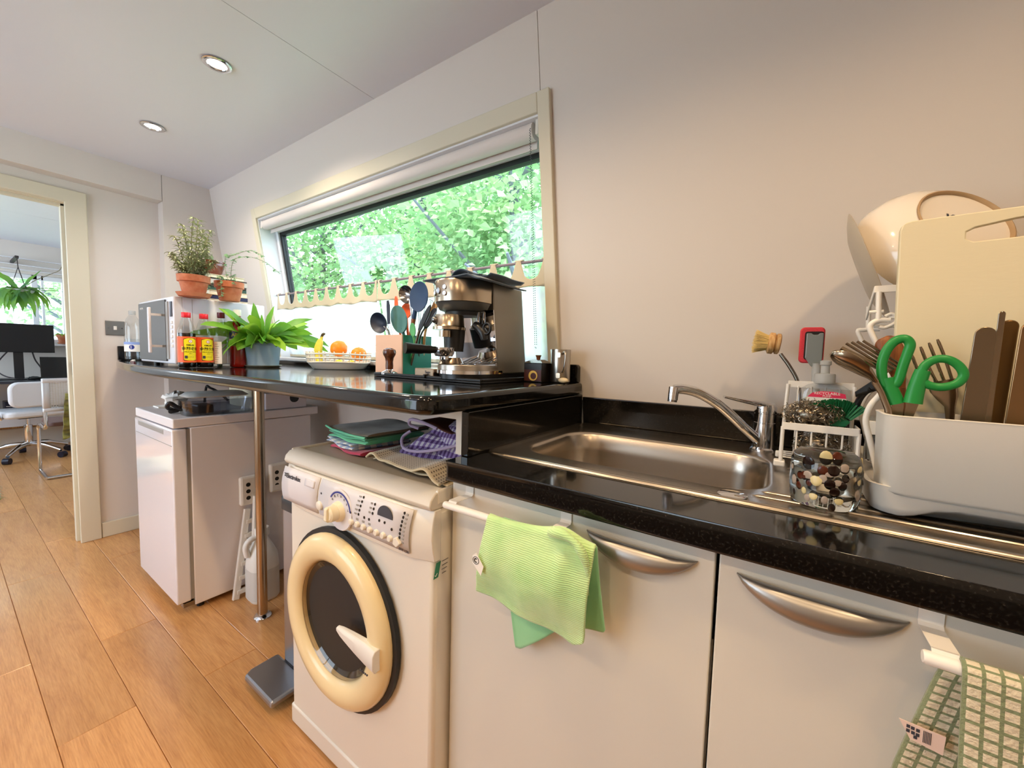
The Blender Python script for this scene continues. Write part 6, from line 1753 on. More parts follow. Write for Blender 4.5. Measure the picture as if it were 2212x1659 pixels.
# fruit basket
fb = thing('fruit_basket', 'white ceramic lattice basket holding bananas and oranges', 'basket', (-1.745, 1.095, U), R(45))
BW, BD = 0.142, 0.098
def ovl(s_, z_, n=40, wob=0.0): return [(BW*s_*math.copysign(abs(math.cos(a))**0.8, math.cos(a)), BD*s_*math.copysign(abs(math.sin(a))**0.8, math.sin(a)), z_+wob*math.sin(3*a)) for a in [2*PI*i/n for i in range(n)]]
g = G(); g.loft([ovl(0.76, 0.0), ovl(0.80, 0.003), ovl(0.95, 0.030, wob=0.003), ovl(0.93, 0.032, wob=0.003), ovl(0.78, 0.006), ovl(0.70, 0.005)]); g.build('base', 'ceramic_white', fb, smooth=60)
for z_, s_ in ((0.033, 0.955), (0.052, 0.985), (0.071, 1.0)):
    g = G(); g.tube([Vector(p) for p in ovl(s_, z_, wob=0.0015)], 0.0036, 8, close=True); g.build('rail', 'ceramic_white', fb, smooth=60)
for i in range(32):
    a = 2*PI*i/32
    p0 = ovl(0.955, 0.034, 32)[i]; p1 = ovl(1.0, 0.079, 32)[i]
    g = G(); g.tube([p0, p1], [0.0026, 0.0026], 6); g.ball(p1, 0.0034, n=8, m=5); g.build('picket', 'ceramic_white', fb, smooth=60)
def fruit(name, loc, r, mat, label, sq=0.94, cat='fruit', grp=None):
    t = thing(name, label, cat, loc, rnd.uniform(0, 3), grp)
    g = G(); g.lathe([(0.0006, -r*sq*0.97), (r*0.4, -r*sq*0.9), (r*0.8, -r*sq*0.58), (r, 0), (r*0.83, r*sq*0.55), (r*0.45, r*sq*0.88), (r*0.12, r*sq*0.965), (0.0006, r*sq*0.94)], 28, c=(0, 0, r*sq), cap0=False, cap1=False); g.build('peel', mat, t, smooth=80)
    g = G(); g.lathe([(0.0035, 0), (0.0025, 0.002), (0.0004, 0.0022)], 8, c=(0, 0, 2*r*sq*0.972)); g.build('stem_scar', 'banana_stem', t)
    return t
UB = (-1.745, 1.095, U)
o1 = fruit('orange', (0, 0, 0), 0.041, 'orange_peel', 'larger reddish orange in the middle of the white basket'); o1.rotation_euler = (R(60), 0, R(-60)); o1.location = (UB[0]+0.004, UB[1]+0.030, U+0.078)
fruit('orange', (UB[0]+0.058, UB[1]+0.065, U+0.038), 0.037, 'orange_peel', 'smaller bright orange at the right end of the white basket')
fruit('lemon', (UB[0]+0.035, UB[1]-0.022, U+0.006), 0.022, 'lemon_peel', 'small yellow fruit low behind the basket pickets, the left one of two')
fruit('lemon', (UB[0]+0.072, UB[1]+0.016, U+0.006), 0.021, 'lemon_peel', 'small yellow fruit low behind the basket pickets, the right one of two')
bt = thing('banana_bunch', 'bunch of two ripe bananas standing at the left end of the white basket', 'fruit', (UB[0]-0.055, UB[1]-0.040, U+0.012))
st = Vector((-0.008, -0.010, 0.140))
for nm_, mid, tip, sft in (('banana', Vector((-0.034, -0.012, 0.085)), Vector((-0.005, -0.02, 0.02)), 0.0), ('banana', Vector((-0.006, -0.030, 0.080)), Vector((0.015, -0.035, 0.012)), 0.004)):
    P = smoothpts([st+Vector((sft, 0, 0)), st.lerp(mid, 0.4)+Vector((-0.002, 0, 0)), mid, mid.lerp(tip, 0.6)+Vector((-0.006, 0, 0)), tip], 5); n = len(P)
    g = G(); g.tube(P, [lerp(0.0045, 0.006, i/4) if i < 4 else 0.0055+0.012*math.sin(PI*min(1, (i-3)/(n-4)*0.9+0.05))**0.6 for i in range(n)], 6); g.build(nm_, 'banana', bt, smooth=50, bevel=0)
g = G(); g.tube(smoothpts([st+Vector((-0.004, 0, -0.018)), st, st+Vector((0.010, 0, 0.010)), st+Vector((0.024, 0.0, 0.013))], 4), [0.006]*6+[0.0065]*5+[0.004]*2, 8); g.build('stalk', 'banana_stem', bt)

# utensil box
TRZ = ZU+0.0005
ty0_, ty1_ = 0.875, 1.21
tr = thing('bar_tray', 'black rubber bar tray under the coffee machine', 'tray', (-0.95, 1.04, TRZ))
g = G(); g.box(-1.185, -0.705, ty0_, ty1_, TRZ, TRZ+0.006); g.build('mat', 'rubber_black', tr, smooth=0, w=True, bevel=0.002)
for a in ((-1.185, -0.705, ty0_, ty0_+0.008), (-1.185, -0.705, ty1_-0.008, ty1_), (-1.185, -1.177, ty0_+0.008, ty1_-0.008), (-0.713, -0.705, ty0_+0.008, ty1_-0.008)):
    g = G(); g.box(a[0], a[1], a[2], a[3], TRZ+0.006, TRZ+0.014); g.build('rim', 'rubber_black', tr, smooth=0, w=True, bevel=0.002)
TR2 = TRZ+0.0065
ub = thing('utensil_box', 'square utensil box, pink on one side and green on the other', 'box', (-1.205, 1.04, TR2))
ux0, ux1, uy0, uy1, uz1 = -1.290, -1.140, 0.960, 1.105, ZU+0.150
ub.location = ((ux0+ux1)/2, (uy0+uy1)/2, ZU+0.0005); OFF[ub] = Vector(ub.location)
zb = ZU+0.0005
g = G(); g.box(ux0, ux1, uy0, uy0+0.005, zb, uz1); g.build('side', 'box_pink', ub, smooth=0, w=True)
g = G(); g.box(ux1-0.005, ux1, uy0+0.005, uy1, zb, uz1); g.build('side', 'box_green', ub, smooth=0, w=True)
g = G(); g.box(ux0, ux0+0.005, uy0+0.005, uy1, zb, uz1); g.build('side', 'box_pink', ub, smooth=0, w=True)
g = G(); g.box(ux0+0.005, ux1-0.005, uy1-0.005, uy1, zb, uz1); g.build('side', 'box_green', ub, smooth=0, w=True)
g = G(); g.box(ux0+0.005, ux1-0.005, uy0+0.005, uy1-0.005, zb, zb+0.005); g.build('base', 'box_green', ub, smooth=0, w=True)
def paddle(name, label, cat, mat, c, rx, rz, ang, y, th, hand, hmat, hr, cup=0.0, neckmat=None, grp=None):
    """flat or cupped head facing the room with a handle running into the box"""
    t = thing(name, label, cat, (hand[-1][0], hand[-1][1], zb+0.008), 0, grp)
    g = G(); ca, sa = math.cos(ang), math.sin(ang); N = 24
    rings = []
    for s_, h in ((0.02, cup), (0.35, cup*0.85), (0.7, cup*0.5), (1.0, 0.0)):
        rings.append([(c[0]+rx*s_*math.cos(2*PI*i/N)*ca-rz*s_*math.sin(2*PI*i/N)*sa, y+h, c[1]+rx*s_*math.cos(2*PI*i/N)*sa+rz*s_*math.sin(2*PI*i/N)*ca) for i in range(N)])
    for s_, h in ((1.0, -th), (0.7, cup*0.5-th), (0.35, cup*0.85-th), (0.02, cup-th)):
        rings.append([(c[0]+rx*s_*0.985*math.cos(2*PI*i/N)*ca-rz*s_*0.985*math.sin(2*PI*i/N)*sa, y+h, c[1]+rx*s_*0.985*math.cos(2*PI*i/N)*sa+rz*s_*0.985*math.sin(2*PI*i/N)*ca) for i in range(N)])
    g.loft(rings); g.build('head', mat, t, smooth=60, w=True)
    g = G(); P = smoothpts(hand, 5); g.tube(P, hr if isinstance(hr, list) and len(hr) == len(P) else (hr if not isinstance(hr, list) else hr[0]), 10); g.build('handle', hmat, t, smooth=60, w=True)
    return t
def K(x, z, y): return ((x*y/1.03), CZ+(z-CZ)*y/1.03)
y = 1.02; c = K(-1.130, 1.352, y)
t = paddle('silicone_spoon', 'big navy blue silicone spoon with a wooden handle, tallest in the utensil box', 'spoon', 'silicone_blue', c, 0.048, 0.056, R(-8), y, 0.003, [(*[K(-1.150, 1.303, y)[0]], y, K(-1.15, 1.303, y)[1]), (K(-1.158, 1.272, y)[0], y+0.001, K(-1.158, 1.272, y)[1])], 'silicone_blue', 0.0085, 0.010)
g = G(); g.tube([(K(-1.157, 1.276, y)[0], y+0.001, K(-1.157, 1.276, y)[1]), (K(-1.178, 1.212, y)[0], y+0.005, K(-1.178, 1.212, y)[1]), (-1.185, y+0.02, zb+0.01)], [0.0085, 0.0085, 0.007], 10); g.build('wooden_handle', 'wood_handle', t, w=True)
y = 1.045; c = K(-1.200, 1.365, y)
paddle('steel_ladle', 'steel ladle half hidden behind the navy spoon', 'ladle', 'chrome_dark', c, 0.044, 0.034, R(-25), y, 0.002, [(c[0]+0.02, y, c[1]-0.02), (c[0]+0.025, y+0.005, c[1]-0.08), (-1.180, y+0.02, zb+0.01)], 'chrome', 0.004, 0.022)
y = 1.0; c = K(-1.366, 1.262, y)
paddle('blue_ladle', 'round dark blue ladle hooked over the left edge of the utensil box', 'ladle', 'silicone_navy', c, 0.052, 0.040, R(-20), y, 0.003, [(c[0]+0.035, y, c[1]-0.015), (c[0]+0.06, y+0.005, c[1]-0.05), (-1.255, y+0.02, zb+0.01)], 'chrome_dark', 0.004, 0.026)
y = 1.0
tg_ = thing('tongs', 'slim kitchen tongs with dark blue tips at the left of the utensil box', 'tongs', (-1.262, y, zb+0.008))
p0 = K(-1.309, 1.348, y); p1 = K(-1.302, 1.255, y); p2 = K(-1.29, 1.212, y)
g = G(); g.tube([(p0[0], y, p0[1]), (p0[0]+0.003, y, p0[1]-0.02), (p1[0], y, p1[1])], [0.006, 0.0095, 0.0085], 10, flat=((0, 1, 0), 0.4)); g.build('tip', 'silicone_navy', tg_, smooth=60, w=True)
g = G(); g.tube([(p1[0], y, p1[1]), (p2[0], y+0.002, p2[1]), (-1.255, y+0.02, zb+0.01)], [0.008, 0.008, 0.008], 10, flat=((0, 1, 0), 0.35)); g.build('arm', 'chrome', tg_, smooth=60, w=True)
y = 1.03; c = K(-1.238, 1.272, y)
paddle('teal_spatula', 'pale teal silicone spatula with a broad rounded blade', 'spatula', 'silicone_teal', c, 0.042, 0.058, R(30), y, 0.006, [(c[0]+0.016, y, c[1]-0.035), (c[0]+0.02, y+0.01, c[1]-0.08), (-1.20, y+0.02, zb+0.01)], 'silicone_teal', 0.006, 0.004)
y = 1.07; c = K(-1.254, 1.328, y)
paddle('orange_spatula', 'narrow orange spatula tip standing behind the teal spatula', 'spatula', 'silicone_orange', c, 0.0095, 0.036, R(4), y, 0.005, [(c[0], y, c[1]-0.02), (c[0]+0.01, y+0.005, c[1]-0.10), (-1.225, y+0.01, zb+0.01)], 'silicone_orange', 0.005, 0.003)
y = 1.06; c = K(-1.197, 1.303, y)
paddle('orange_spoon', 'orange rounded spoon head behind the wooden handle', 'spoon', 'silicone_orange', c, 0.030, 0.030, 0, y, 0.004, [(c[0], y, c[1]-0.02), (c[0]+0.005, y+0.005, c[1]-0.10), (-1.195, y+0.01, zb+0.01)], 'silicone_orange', 0.005, 0.008)
y = 1.0; c = K(-1.160, 1.230, y)
paddle('green_spatula', 'small bright green spatula low at the right of the utensil box', 'spatula', 'silicone_green', c, 0.014, 0.026, R(10), y, 0.004, [(c[0], y, c[1]-0.02), (c[0]+0.002, y+0.005, c[1]-0.06), (-1.165, y+0.01, zb+0.01)], 'silicone_green', 0.005, 0.003)
y = 1.05
wh = thing('whisk', 'steel balloon whisk leaning right in the utensil box', 'whisk', (-1.165, y, zb+0.008))
b0 = Vector((-1.150, y, ZU+0.165)); d = Vector((0.040, 0.01, 0.14)).normalized(); s1 = d.orthogonal().normalized(); s2 = d.cross(s1)
for i in range(6):
    a = PI*i/6; sv = s1*math.cos(a)+s2*math.sin(a); L = 0.13
    P = [b0 + d*L*math.sin(PI*u/2 if u <= 1 else PI*(2-u)/2)*1.0 + sv*0.030*math.sin(PI*u)*0.0 for u in [0]]
    P = []
    for j in range(19):
        u = -1+2*j/18; P.append(b0 + d*L*(1-abs(u)**2.2) + sv*0.030*math.copysign(math.sin(PI*abs(u)**0.8), u))
    g = G(); g.tube(P, 0.0009, 5); g.build('wire', 'chrome', wh, w=True)
g = G(); g.tube([b0, b0-d*0.05, (-1.175, y+0.02, zb+0.01)], 0.006, 10); g.build('handle', 'chrome', wh, w=True)
y = 0.99; c = K(-1.098, 1.270, y)
paddle('black_turner', 'black nylon turner leaning right beside the whisk', 'turner', 'black_plastic', c, 0.011, 0.055, R(-33), y, 0.004, [(c[0]-0.025, y, c[1]-0.04), (c[0]-0.045, y+0.005, c[1]-0.075), (-1.158, y+0.02, zb+0.01)], 'steel_warm', 0.005, 0.002)
y = 1.03; c = K(-1.068, 1.270, y)
paddle('slotted_turner', 'black slotted turner leaning furthest right in the utensil box', 'turner', 'black_gloss', c, 0.016, 0.046, R(-40), y, 0.003, [(c[0]-0.03, y, c[1]-0.035), (c[0]-0.06, y+0.005, c[1]-0.075), (-1.155, y+0.02, zb+0.01)], 'chrome_dark', 0.0035, 0.002)
y = 1.06; c = K(-1.052, 1.300, y)
paddle('wooden_spatula', 'pale wooden spatula with a hanging loop behind the coffee machine head', 'spatula', 'wood_pale', c, 0.014, 0.045, R(-30), y, 0.004, [(c[0]-0.02, y, c[1]-0.035), (c[0]-0.05, y+0.005, c[1]-0.085), (-1.152, y+0.01, zb+0.01)], 'wood_pale', 0.005, 0.001)

# tamper
tm = thing('coffee_tamper', 'coffee tamper with a dark wooden handle in front of the pink box', 'tamper', (-1.137, 0.903, TR2))
g = G(); g.lathe([(0.0285, 0.0), (0.029, 0.002), (0.029, 0.006), (0.026, 0.009), (0.014, 0.016), (0.013, 0.019)], 30); g.build('base', 'chrome', tm)
g = G(); g.lathe([(0.0125, 0.019), (0.0135, 0.03), (0.0125, 0.045), (0.0145, 0.058), (0.021, 0.070), (0.0225, 0.079), (0.020, 0.087), (0.011, 0.0925), (0.0005, 0.0935)], 28); g.build('handle', 'wood_dark', tm)
# kitchen scale / knock mat beside the machine
sc_k = thing('coffee_scale', 'flat steel coffee scale half under the portafilter', 'scale', (-0.93, 0.92, TR2))
g = G(); g.box(-0.985, -0.90, 0.882, 0.985, TR2, TR2+0.030)
# ---------------------------------------------------------------- coffee machine
mc = thing('coffee_machine', 'brushed steel espresso machine with a folded cloth on top', 'coffee machine', (-0.835, 0.98, TR2))
g.build('body', 'steel_warm', sc_k, smooth=0, w=True, bevel=0.003)
text('Sage', 0.013, 'lettering', 'print_dark', sc_k, frame((-0.925, 0.8812, TR2+0.018), EX, EZ), w=True)
g = G(); g.box(-0.925, -0.932, 0.868, 0.8815, TR2+0.0, TR2+0.012); g.build('spout_block', 'black_plastic', sc_k, smooth=0, w=True, bevel=0.002)
KX0, KX1 = -0.914, -0.740; KC = (KX0+KX1)/2; KW = (KX1-KX0)/2
def plan(y0, y1, ins=0.0, n=16, sq=1.0):
    """rounded nose towards -y, square back"""
    pts = [(KX1-ins, y1-ins), (KX0+ins, y1-ins)]
    for i in range(n+1):
        a = PI + PI*i/n; pts.append((KC+(KW-ins)*math.cos(a), y0+KW*sq+ (KW*sq-ins)*math.sin(a)))
    return pts
HB = TR2
# base with drip tray
g = G(); g.loft([[(x, y_, HB+0.002) for x, y_ in plan(0.865, 1.175, 0.004)], [(x, y_, HB+0.018) for x, y_ in plan(0.865, 1.175, 0.004)]]); g.build('foot', 'black_plastic', mc, smooth=50, w=True)
g = G(); g.loft([[(x, y_, HB+0.018) for x, y_ in plan(0.859, 1.03)], [(x, y_, HB+0.028) for x, y_ in plan(0.859, 1.03)]]); g.build('chrome_band', 'chrome', mc, smooth=50, w=True)
g = G(); g.loft([[(x, y_, HB+0.028) for x, y_ in plan(0.863, 1.03, 0.001)], [(x, y_, HB+0.045) for x, y_ in plan(0.863, 1.03, 0.001)], [(x, y_, HB+0.047) for x, y_ in plan(0.865, 1.03, 0.003)]]); dtb = g.build('drip_tray', 'steel_brushed', mc, smooth=50, w=True, bevel=0.001)
for i in range(8):
    x = lerp(KX0+0.02, KX1-0.02, i/7); g = G(); g.box(x-0.003, x+0.003, 0.915-0.02*math.sin(PI*i/7), 0.99, HB+0.0472, HB+0.049); g.build('grille_bar', 'chrome', dtb, smooth=0, w=True)
# rear column
g = G(); g.hexa([(KX0, 1.005, HB+0.018), (KX1, 1.005, HB+0.018), (KX1, 1.172, HB+0.018), (KX0, 1.172, HB+0.018), (KX0, 0.968, HB+0.297), (KX1, 0.968, HB+0.297), (KX1, 1.132, HB+0.297), (KX0, 1.132, HB+0.297)]); g.build('body', 'steel_panel', mc, smooth=30, w=True, bevel=0.004)
g = G(); g.hexa([(KX0+0.01, 1.173, HB+0.02), (KX1-0.01, 1.173, HB+0.02), (KX1-0.01, 1.192, HB+0.02), (KX0+0.01, 1.192, HB+0.02), (KX0+0.01, 1.136, HB+0.27), (KX1-0.01, 1.136, HB+0.27), (KX1-0.01, 1.158, HB+0.27), (KX0+0.01, 1.158, HB+0.27)]); g.build('water_tank', 'thin_plastic', mc, smooth=0, w=True, bevel=0.004)
# mirror splash front of the column
g = G(); g.hexa([(KX0+0.008, 1.0005, HB+0.050), (KX1-0.001, 1.0005, HB+0.050), (KX1-0.001, 1.004, HB+0.050), (KX0+0.008, 1.004, HB+0.050), (KX0+0.008, 0.975, HB+0.215), (KX1-0.001, 0.975, HB+0.215), (KX1-0.001, 0.979, HB+0.215), (KX0+0.008, 0.979, HB+0.215)]); g.build('back_plate', 'mirror_steel', mc, smooth=0, w=True)
g = G(); g.hexa([(KX1-0.016, 0.868, HB+0.048), (KX1-0.002, 0.868, HB+0.048), (KX1-0.002, 0.979, HB+0.048), (KX1-0.016, 0.979, HB+0.048), (KX1-0.016, 0.868, HB+0.205), (KX1-0.002, 0.868, HB+0.205), (KX1-0.002, 0.952, HB+0.205), (KX1-0.016, 0.952, HB+0.205)]) if False else None
# head
g = G(); g.loft([[(x, y_, HB+0.232) for x, y_ in plan(0.847, 0.964)], [(x, y_, HB+0.290) for x, y_ in plan(0.843, 0.964)], [(x, y_, HB+0.296) for x, y_ in plan(0.845, 0.964, 0.002)], [(x, y_, HB+0.297) for x, y_ in plan(0.860, 0.964, 0.012)]]); hdm = g.build('head', 'steel_head', mc, smooth=50, w=True)
g = G(); g.loft([[(x, y_, HB+0.204) for x, y_ in plan(0.875, 0.955, 0.022)], [(x, y_, HB+0.212) for x, y_ in plan(0.857, 0.962, 0.008)], [(x, y_, HB+0.231) for x, y_ in plan(0.849, 0.964, 0.002)]]); g.build('head_underside', 'steel_panel_dark', mc, smooth=50, w=True)
g = G(); g.lathe([(0.062, HB+0.194), (0.064, HB+0.205)], 28, c=(KC, 0.945, 0)); g.build('shower_ring', 'black_plastic', mc, w=True)
# buttons on the curved front
def onnose(ang, z_, d=0.0): a = R(ang); return (KC+(KW+d)*math.cos(a), 0.845+KW+(KW+d)*math.sin(a), z_)
for ang, z_, r_b in ((-104, HB+0.262, 0.010), (-120, HB+0.259, 0.010), (-86, HB+0.271, 0.0075), (-86, HB+0.253, 0.0075)):
    g = G(); nv = Vector((math.cos(R(ang)), math.sin(R(ang)), 0)); g.lathe([(r_b, -0.001), (r_b, 0.002), (r_b*0.8, 0.0026), (r_b*0.75, 0.0018), (0.0005, 0.0018)], 20, c=onnose(ang, z_), mat=nv.to_track_quat('Z', 'Y').to_matrix(), cap1=False); g.build('button', 'chrome', hdm, w=True)
for ang in (-107, -103):
    g = G(); nv = Vector((math.cos(R(ang)), math.sin(R(ang)), 0)); g.lathe([(0.0016, 0), (0.0016, 0.001)], 8, c=onnose(ang, HB+0.246), mat=nv.to_track_quat('Z', 'Y').to_matrix()); g.build('indicator', 'print_dark', hdm, w=True)
# grinder style group and portafilter
g = G(); g.lathe([(0.050, HB+0.150), (0.050, HB+0.158), (0.046, HB+0.162), (0.043, HB+0.195)], 30, c=(KC-0.020, 0.895, 0)); grp_ = g.build('group_head', 'steel_head', mc, w=True)
g = G(); g.lathe([(0.030, HB+0.085), (0.034, HB+0.150)], 28, c=(KC-0.024, 0.922, 0)); g.build('group_shroud', 'black_plastic', mc, w=True)
g = G(); g.ball((KC-0.038, 0.853, HB+0.178), 0.011, n=12, m=8); g.build('knob', 'chrome_dark', mc, w=True)
g = G(); g.lathe([(0.018, HB+0.128), (0.018, HB+0.147)], 18, c=(KC-0.018, 0.875, 0)); g.build('spout_collar', 'steel_head', mc, w=True)
g = G(); g.lathe([(0.026, HB+0.070), (0.031, HB+0.080), (0.032, HB+0.096)], 26, c=(KC-0.018, 0.872, 0)); pf = g.build('portafilter', 'chrome', mc, w=True)
g = G(); g.tube(smoothpts([(KC-0.026, 0.846, HB+0.088), (KC-0.036, 0.820, HB+0.089), (KC-0.050, 0.785, HB+0.090), (KC-0.060, 0.758, HB+0.091)], 4), [0.0105]*3+[0.0125]*3+[0.0145]*4+[0.0160]*3, 16); g.build('portafilter_handle', 'black_plastic', pf, smooth=60, w=True)
for dx in (-0.012, 0.010):
    g = G(); g.tube([(KC-0.018+dx, 0.872, HB+0.072), (KC-0.018+dx, 0.870, HB+0.060)], [0.008, 0.0075], 12); g.build('spout', 'chrome', pf, w=True)
g = G(); g.lathe([(0.040, HB+0.047), (0.036, HB+0.052), (0.030, HB+0.066)], 26, c=(KC-0.020, 0.905, 0)); g.build('cup_base', 'steel_warm', mc, w=True)
# steam wand
g = G(); g.tube(smoothpts([(KX1-0.026, 0.935, HB+0.205), (KX1-0.024, 0.932, HB+0.175), (KX1-0.014, 0.928, HB+0.165)], 5), 0.0045, 10); g.tube(smoothpts([(KX1-0.012, 0.945, HB+0.205), (KX1-0.011, 0.942, HB+0.18), (KX1-0.004, 0.933, HB+0.166)], 5), 0.0045, 10)
wdn = g.build('steam_wand', 'chrome_dark', mc, smooth=60, w=True)
g = G(); g.tube([(KX1-0.030, 0.923, HB+0.166), (KX1-0.012, 0.923, HB+0.157), (KX1+0.004, 0.923, HB+0.140), (KX1+0.008, 0.923, HB+0.122)], [0.011, 0.014, 0.014, 0.010], 12); g.build('wand_grip', 'black_plastic', wdn, smooth=60, w=True)
g = G(); g.tube([(KX1+0.020+0.013*math.cos(2*PI*i/18), 0.919, HB+0.154+0.016*math.sin(2*PI*i/18)) for i in range(18)], 0.0042, 8, close=True); g.build('wand_loop', 'black_plastic', wdn, smooth=60, w=True)
# folded cloth on top
fc_ = thing('folded_cloth', 'dark blue cloth folded in layers on top of the coffee machine', 'cloth', (-0.82, 0.98, HB+0.298))
def sheet(x0, x1, y0, y1, zf, nm, nu=22, nv=14, th=0.004):
    g = G(); g.grid(lambda u, v: (lerp(x0, x1, u)+0.006*math.sin(v*6), lerp(y0, y1, v)+0.008*math.sin(u*5+1), zf(u, v)), nu, nv)
    return g.build(nm, 'cloth_blue', fc_, smooth=70, w=True, solid=th, soff=1.0)
T = HB+0.299
sheet(-0.935, -0.700, 0.86, 1.10, lambda u, v: T + 0.0015*math.sin(u*8)+0.002*v - 0.022*max(0, u-0.82)/0.18 + 0.006*max(0, u-0.93)/0.07, 'layer')
sheet(-0.865, -0.72, 0.935, 1.12, lambda u, v: T+0.008 + 0.002*math.sin(u*7+1)+0.003*v - 0.004*max(0, u-0.8)/0.2 + 0.010*max(0, u-0.92)/0.08, 'layer')
sheet(-0.868, -0.770, 0.94, 1.12, lambda u, v: T+0.017 + 0.010*math.sin(PI*min(1, u*1.6))**0.8 + 0.003*math.sin(v*5), 'layer')
g = G()
P = smoothpts([(-0.862, 0.928, T+0.006), (-0.874, 0.929, T+0.018), (-0.862, 0.930, T+0.034), (-0.836, 0.931, T+0.040), (-0.808, 0.932, T+0.030), (-0.812, 0.933, T+0.020), (-0.834, 0.934, T+0.018)], 5)
def curl(u, v):
    i = min(len(P)-1, int(u*(len(P)-1))); p = P[i]; return (p.x+0.05*v*0, p.y+0.17*v, p.z-0.004*v)
g.grid(curl, len(P)-1, 8); g.build('rolled_edge', 'cloth_blue', fc_, smooth=70, w=True, solid=0.004)
# grinder box and milk jug
gbx = thing('grinder_box', 'small black tin with a knob lid and a round gold emblem on a red panel', 'tin', (-0.671, 1.125, U))
g = G(); g.box(-0.702, -0.634, 1.098, 1.160, U, U+0.062); g.build('tin', 'tin_black', gbx, smooth=0, w=True, bevel=0.002)
g = G(); g.box(-0.700, -0.636, 1.0970, 1.0982, U+0.004, U+0.040); g.build('panel', 'tin_red', gbx, smooth=0, w=True)
g = G(); g.lathe([(0.0165, 0), (0.0165, 0.0012)], 24, c=(-0.666, 1.0972, U+0.021), mat=rx90); g.build('emblem', 'print_gold', gbx, smooth=0, w=True)
g = G(); g.lathe([(0.0105, 0), (0.0105, 0.0012)], 20, c=(-0.664, 1.0962, U+0.020), mat=rx90); g.build('emblem_centre', 'tin_red', gbx, smooth=0, w=True)
g = G(); g.hexa([(-0.704, 1.096, U+0.0625), (-0.632, 1.096, U+0.0625), (-0.632, 1.162, U+0.0625), (-0.704, 1.162, U+0.0625), (-0.682, 1.115, U+0.073), (-0.652, 1.115, U+0.073), (-0.652, 1.145, U+0.073), (-0.682, 1.145, U+0.073)]); ld_ = g.build('lid', 'chrome_dark', gbx, smooth=0, w=True)
g = G(); g.lathe([(0.006, 0.0), (0.007, 0.008), (0.0095, 0.012), (0.0095, 0.015)], 16, c=(-0.667, 1.130, U+0.073)); g.build('knob', 'wood_handle', ld_, w=True)
mj = thing('milk_jug', 'brushed steel milk jug with a pale handle beside the black tin', 'jug', (-0.603, 1.165, U))
g = G(); g.lathe([(0.030, 0), (0.033, 0.004), (0.032, 0.06), (0.033, 0.108), (0.0318, 0.108), (0.031, 0.06), (0.031, 0.006), (0.0005, 0.005)], 30, cap1=False); g.build('jug', 'steel_brushed', mj, smooth=60)
g = G(); g.prism([(-0.036, 0.107), (-0.030, 0.070), (-0.026, 0.107)], -0.006, 0.006, 'y'); g.build('spout', 'steel_brushed', mj, smooth=0)
g = G(); g.tube(smoothpts([(0.020, -0.026, 0.094), (0.038, -0.046, 0.098), (0.043, -0.050, 0.080), (0.037, -0.046, 0.045), (0.022, -0.028, 0.036)], 5), 0.0042, 8, flat=((0, 0, 1), 1.0)); g.build('handle', 'steel_brushed', mj, smooth=60)
for z_ in (0.090, 0.024):
    g = G(); g.prism(rrect(0.002, 0.016, z_-0.008, z_+0.008, 0.003, 3), -0.0335, -0.0310, 'y'); g.build('handle_mount', 'steel_warm', mj, smooth=0)
g = G(); g.ball((0.0, 0.0, 0), 0.018, 0.010, 0.009, 14, 8)
pb = g.build('wooden_scoop', 'wood_cream', smooth=60); pb.location = (-0.573, 1.130, ZU+0.0100); tag(pb, 'small pale rounded scoop end beside the milk jug', 'scoop')
# materials for the study, the washing and outdoors
mk('desk_top', '#2b2c33', 0.35); mk('cane', '#d9d6d0', 0.7); mk('chair_white', '#dcdde2', 0.5); mk('olive_velvet', '#6f6a1f', 0.7, sheen=0.6).noisecol('#4f4c12', '#928b33', 14, stretch=(1, 1, 3)); mk('seat_dark', '#6a4f4a', 0.7); mk('device_navy', '#1b2036', 0.4); mk('hang_pot', '#aeb9b4', 0.6); mk('rug', '#b9b290', 0.95); mk('cord', '#3b3436', 0.7); mk('caster', '#141428', 0.4)
mk('rug_pile', '#c3bfa0', 0.95).noisecol('#8f9a5e', '#e2dccb', 12)
mk('piping_lilac', '#b9a8c6', 0.8); mk('hem_cream', '#cfc0a0', 0.9)
checkmat('gingham_blue_flat', '#e6e4e2', '#5d7fb4', '#a7b6cf', 28, 28, use_obj=True)
# ================================================================ study beyond the doorway
dk2 = thing('desk', 'dark topped desk under the study window', 'desk', (-6.52, 0.5, 0))
g = G(); g.box(-6.86, -6.20, -0.9, 1.25, 0.745, 0.770); g.build('desk_top', 'desk_top', dk2, smooth=0, w=True, bevel=0.003)
for yy in (-0.82, 1.19):
    for xx in (-6.80, -6.26):
        g = G(); g.box(xx-0.02, xx+0.02, yy-0.02, yy+0.02, 0, 0.745); g.build('leg', 'chair_white', dk2, smooth=0, w=True)
mo = thing('monitor', 'wide black monitor on a slim stand on the study desk', 'monitor', (-6.52, 0.49, 0.770))
g = G(); g.box(-6.53, -6.50, 0.02, 0.752, 1.050, 1.345); g.build('screen', 'screen_black', mo, smooth=0, w=True, bevel=0.004)
g = G(); g.box(-6.525, -6.505, 0.47, 0.535, 0.782, 1.06); g.build('stand', 'black_plastic', mo, smooth=0, w=True)
g = G(); g.box(-6.62, -6.42, 0.36, 0.64, 0.770, 0.782); g.build('stand_base', 'black_plastic', mo, smooth=0, w=True, bevel=0.003)
m2 = thing('laptop', 'dark laptop screen standing at the right of the study desk', 'laptop', (-6.45, 0.80, 0.770))
g = G(); g.hexa([(-6.50, 0.645, 0.785), (-6.50, 0.99, 0.785), (-6.508, 0.99, 0.785), (-6.508, 0.645, 0.785), (-6.53, 0.645, 1.005), (-6.53, 0.99, 1.005), (-6.538, 0.99, 1.005), (-6.538, 0.645, 1.005)]); g.build('screen', 'screen_black', m2, smooth=0, w=True)
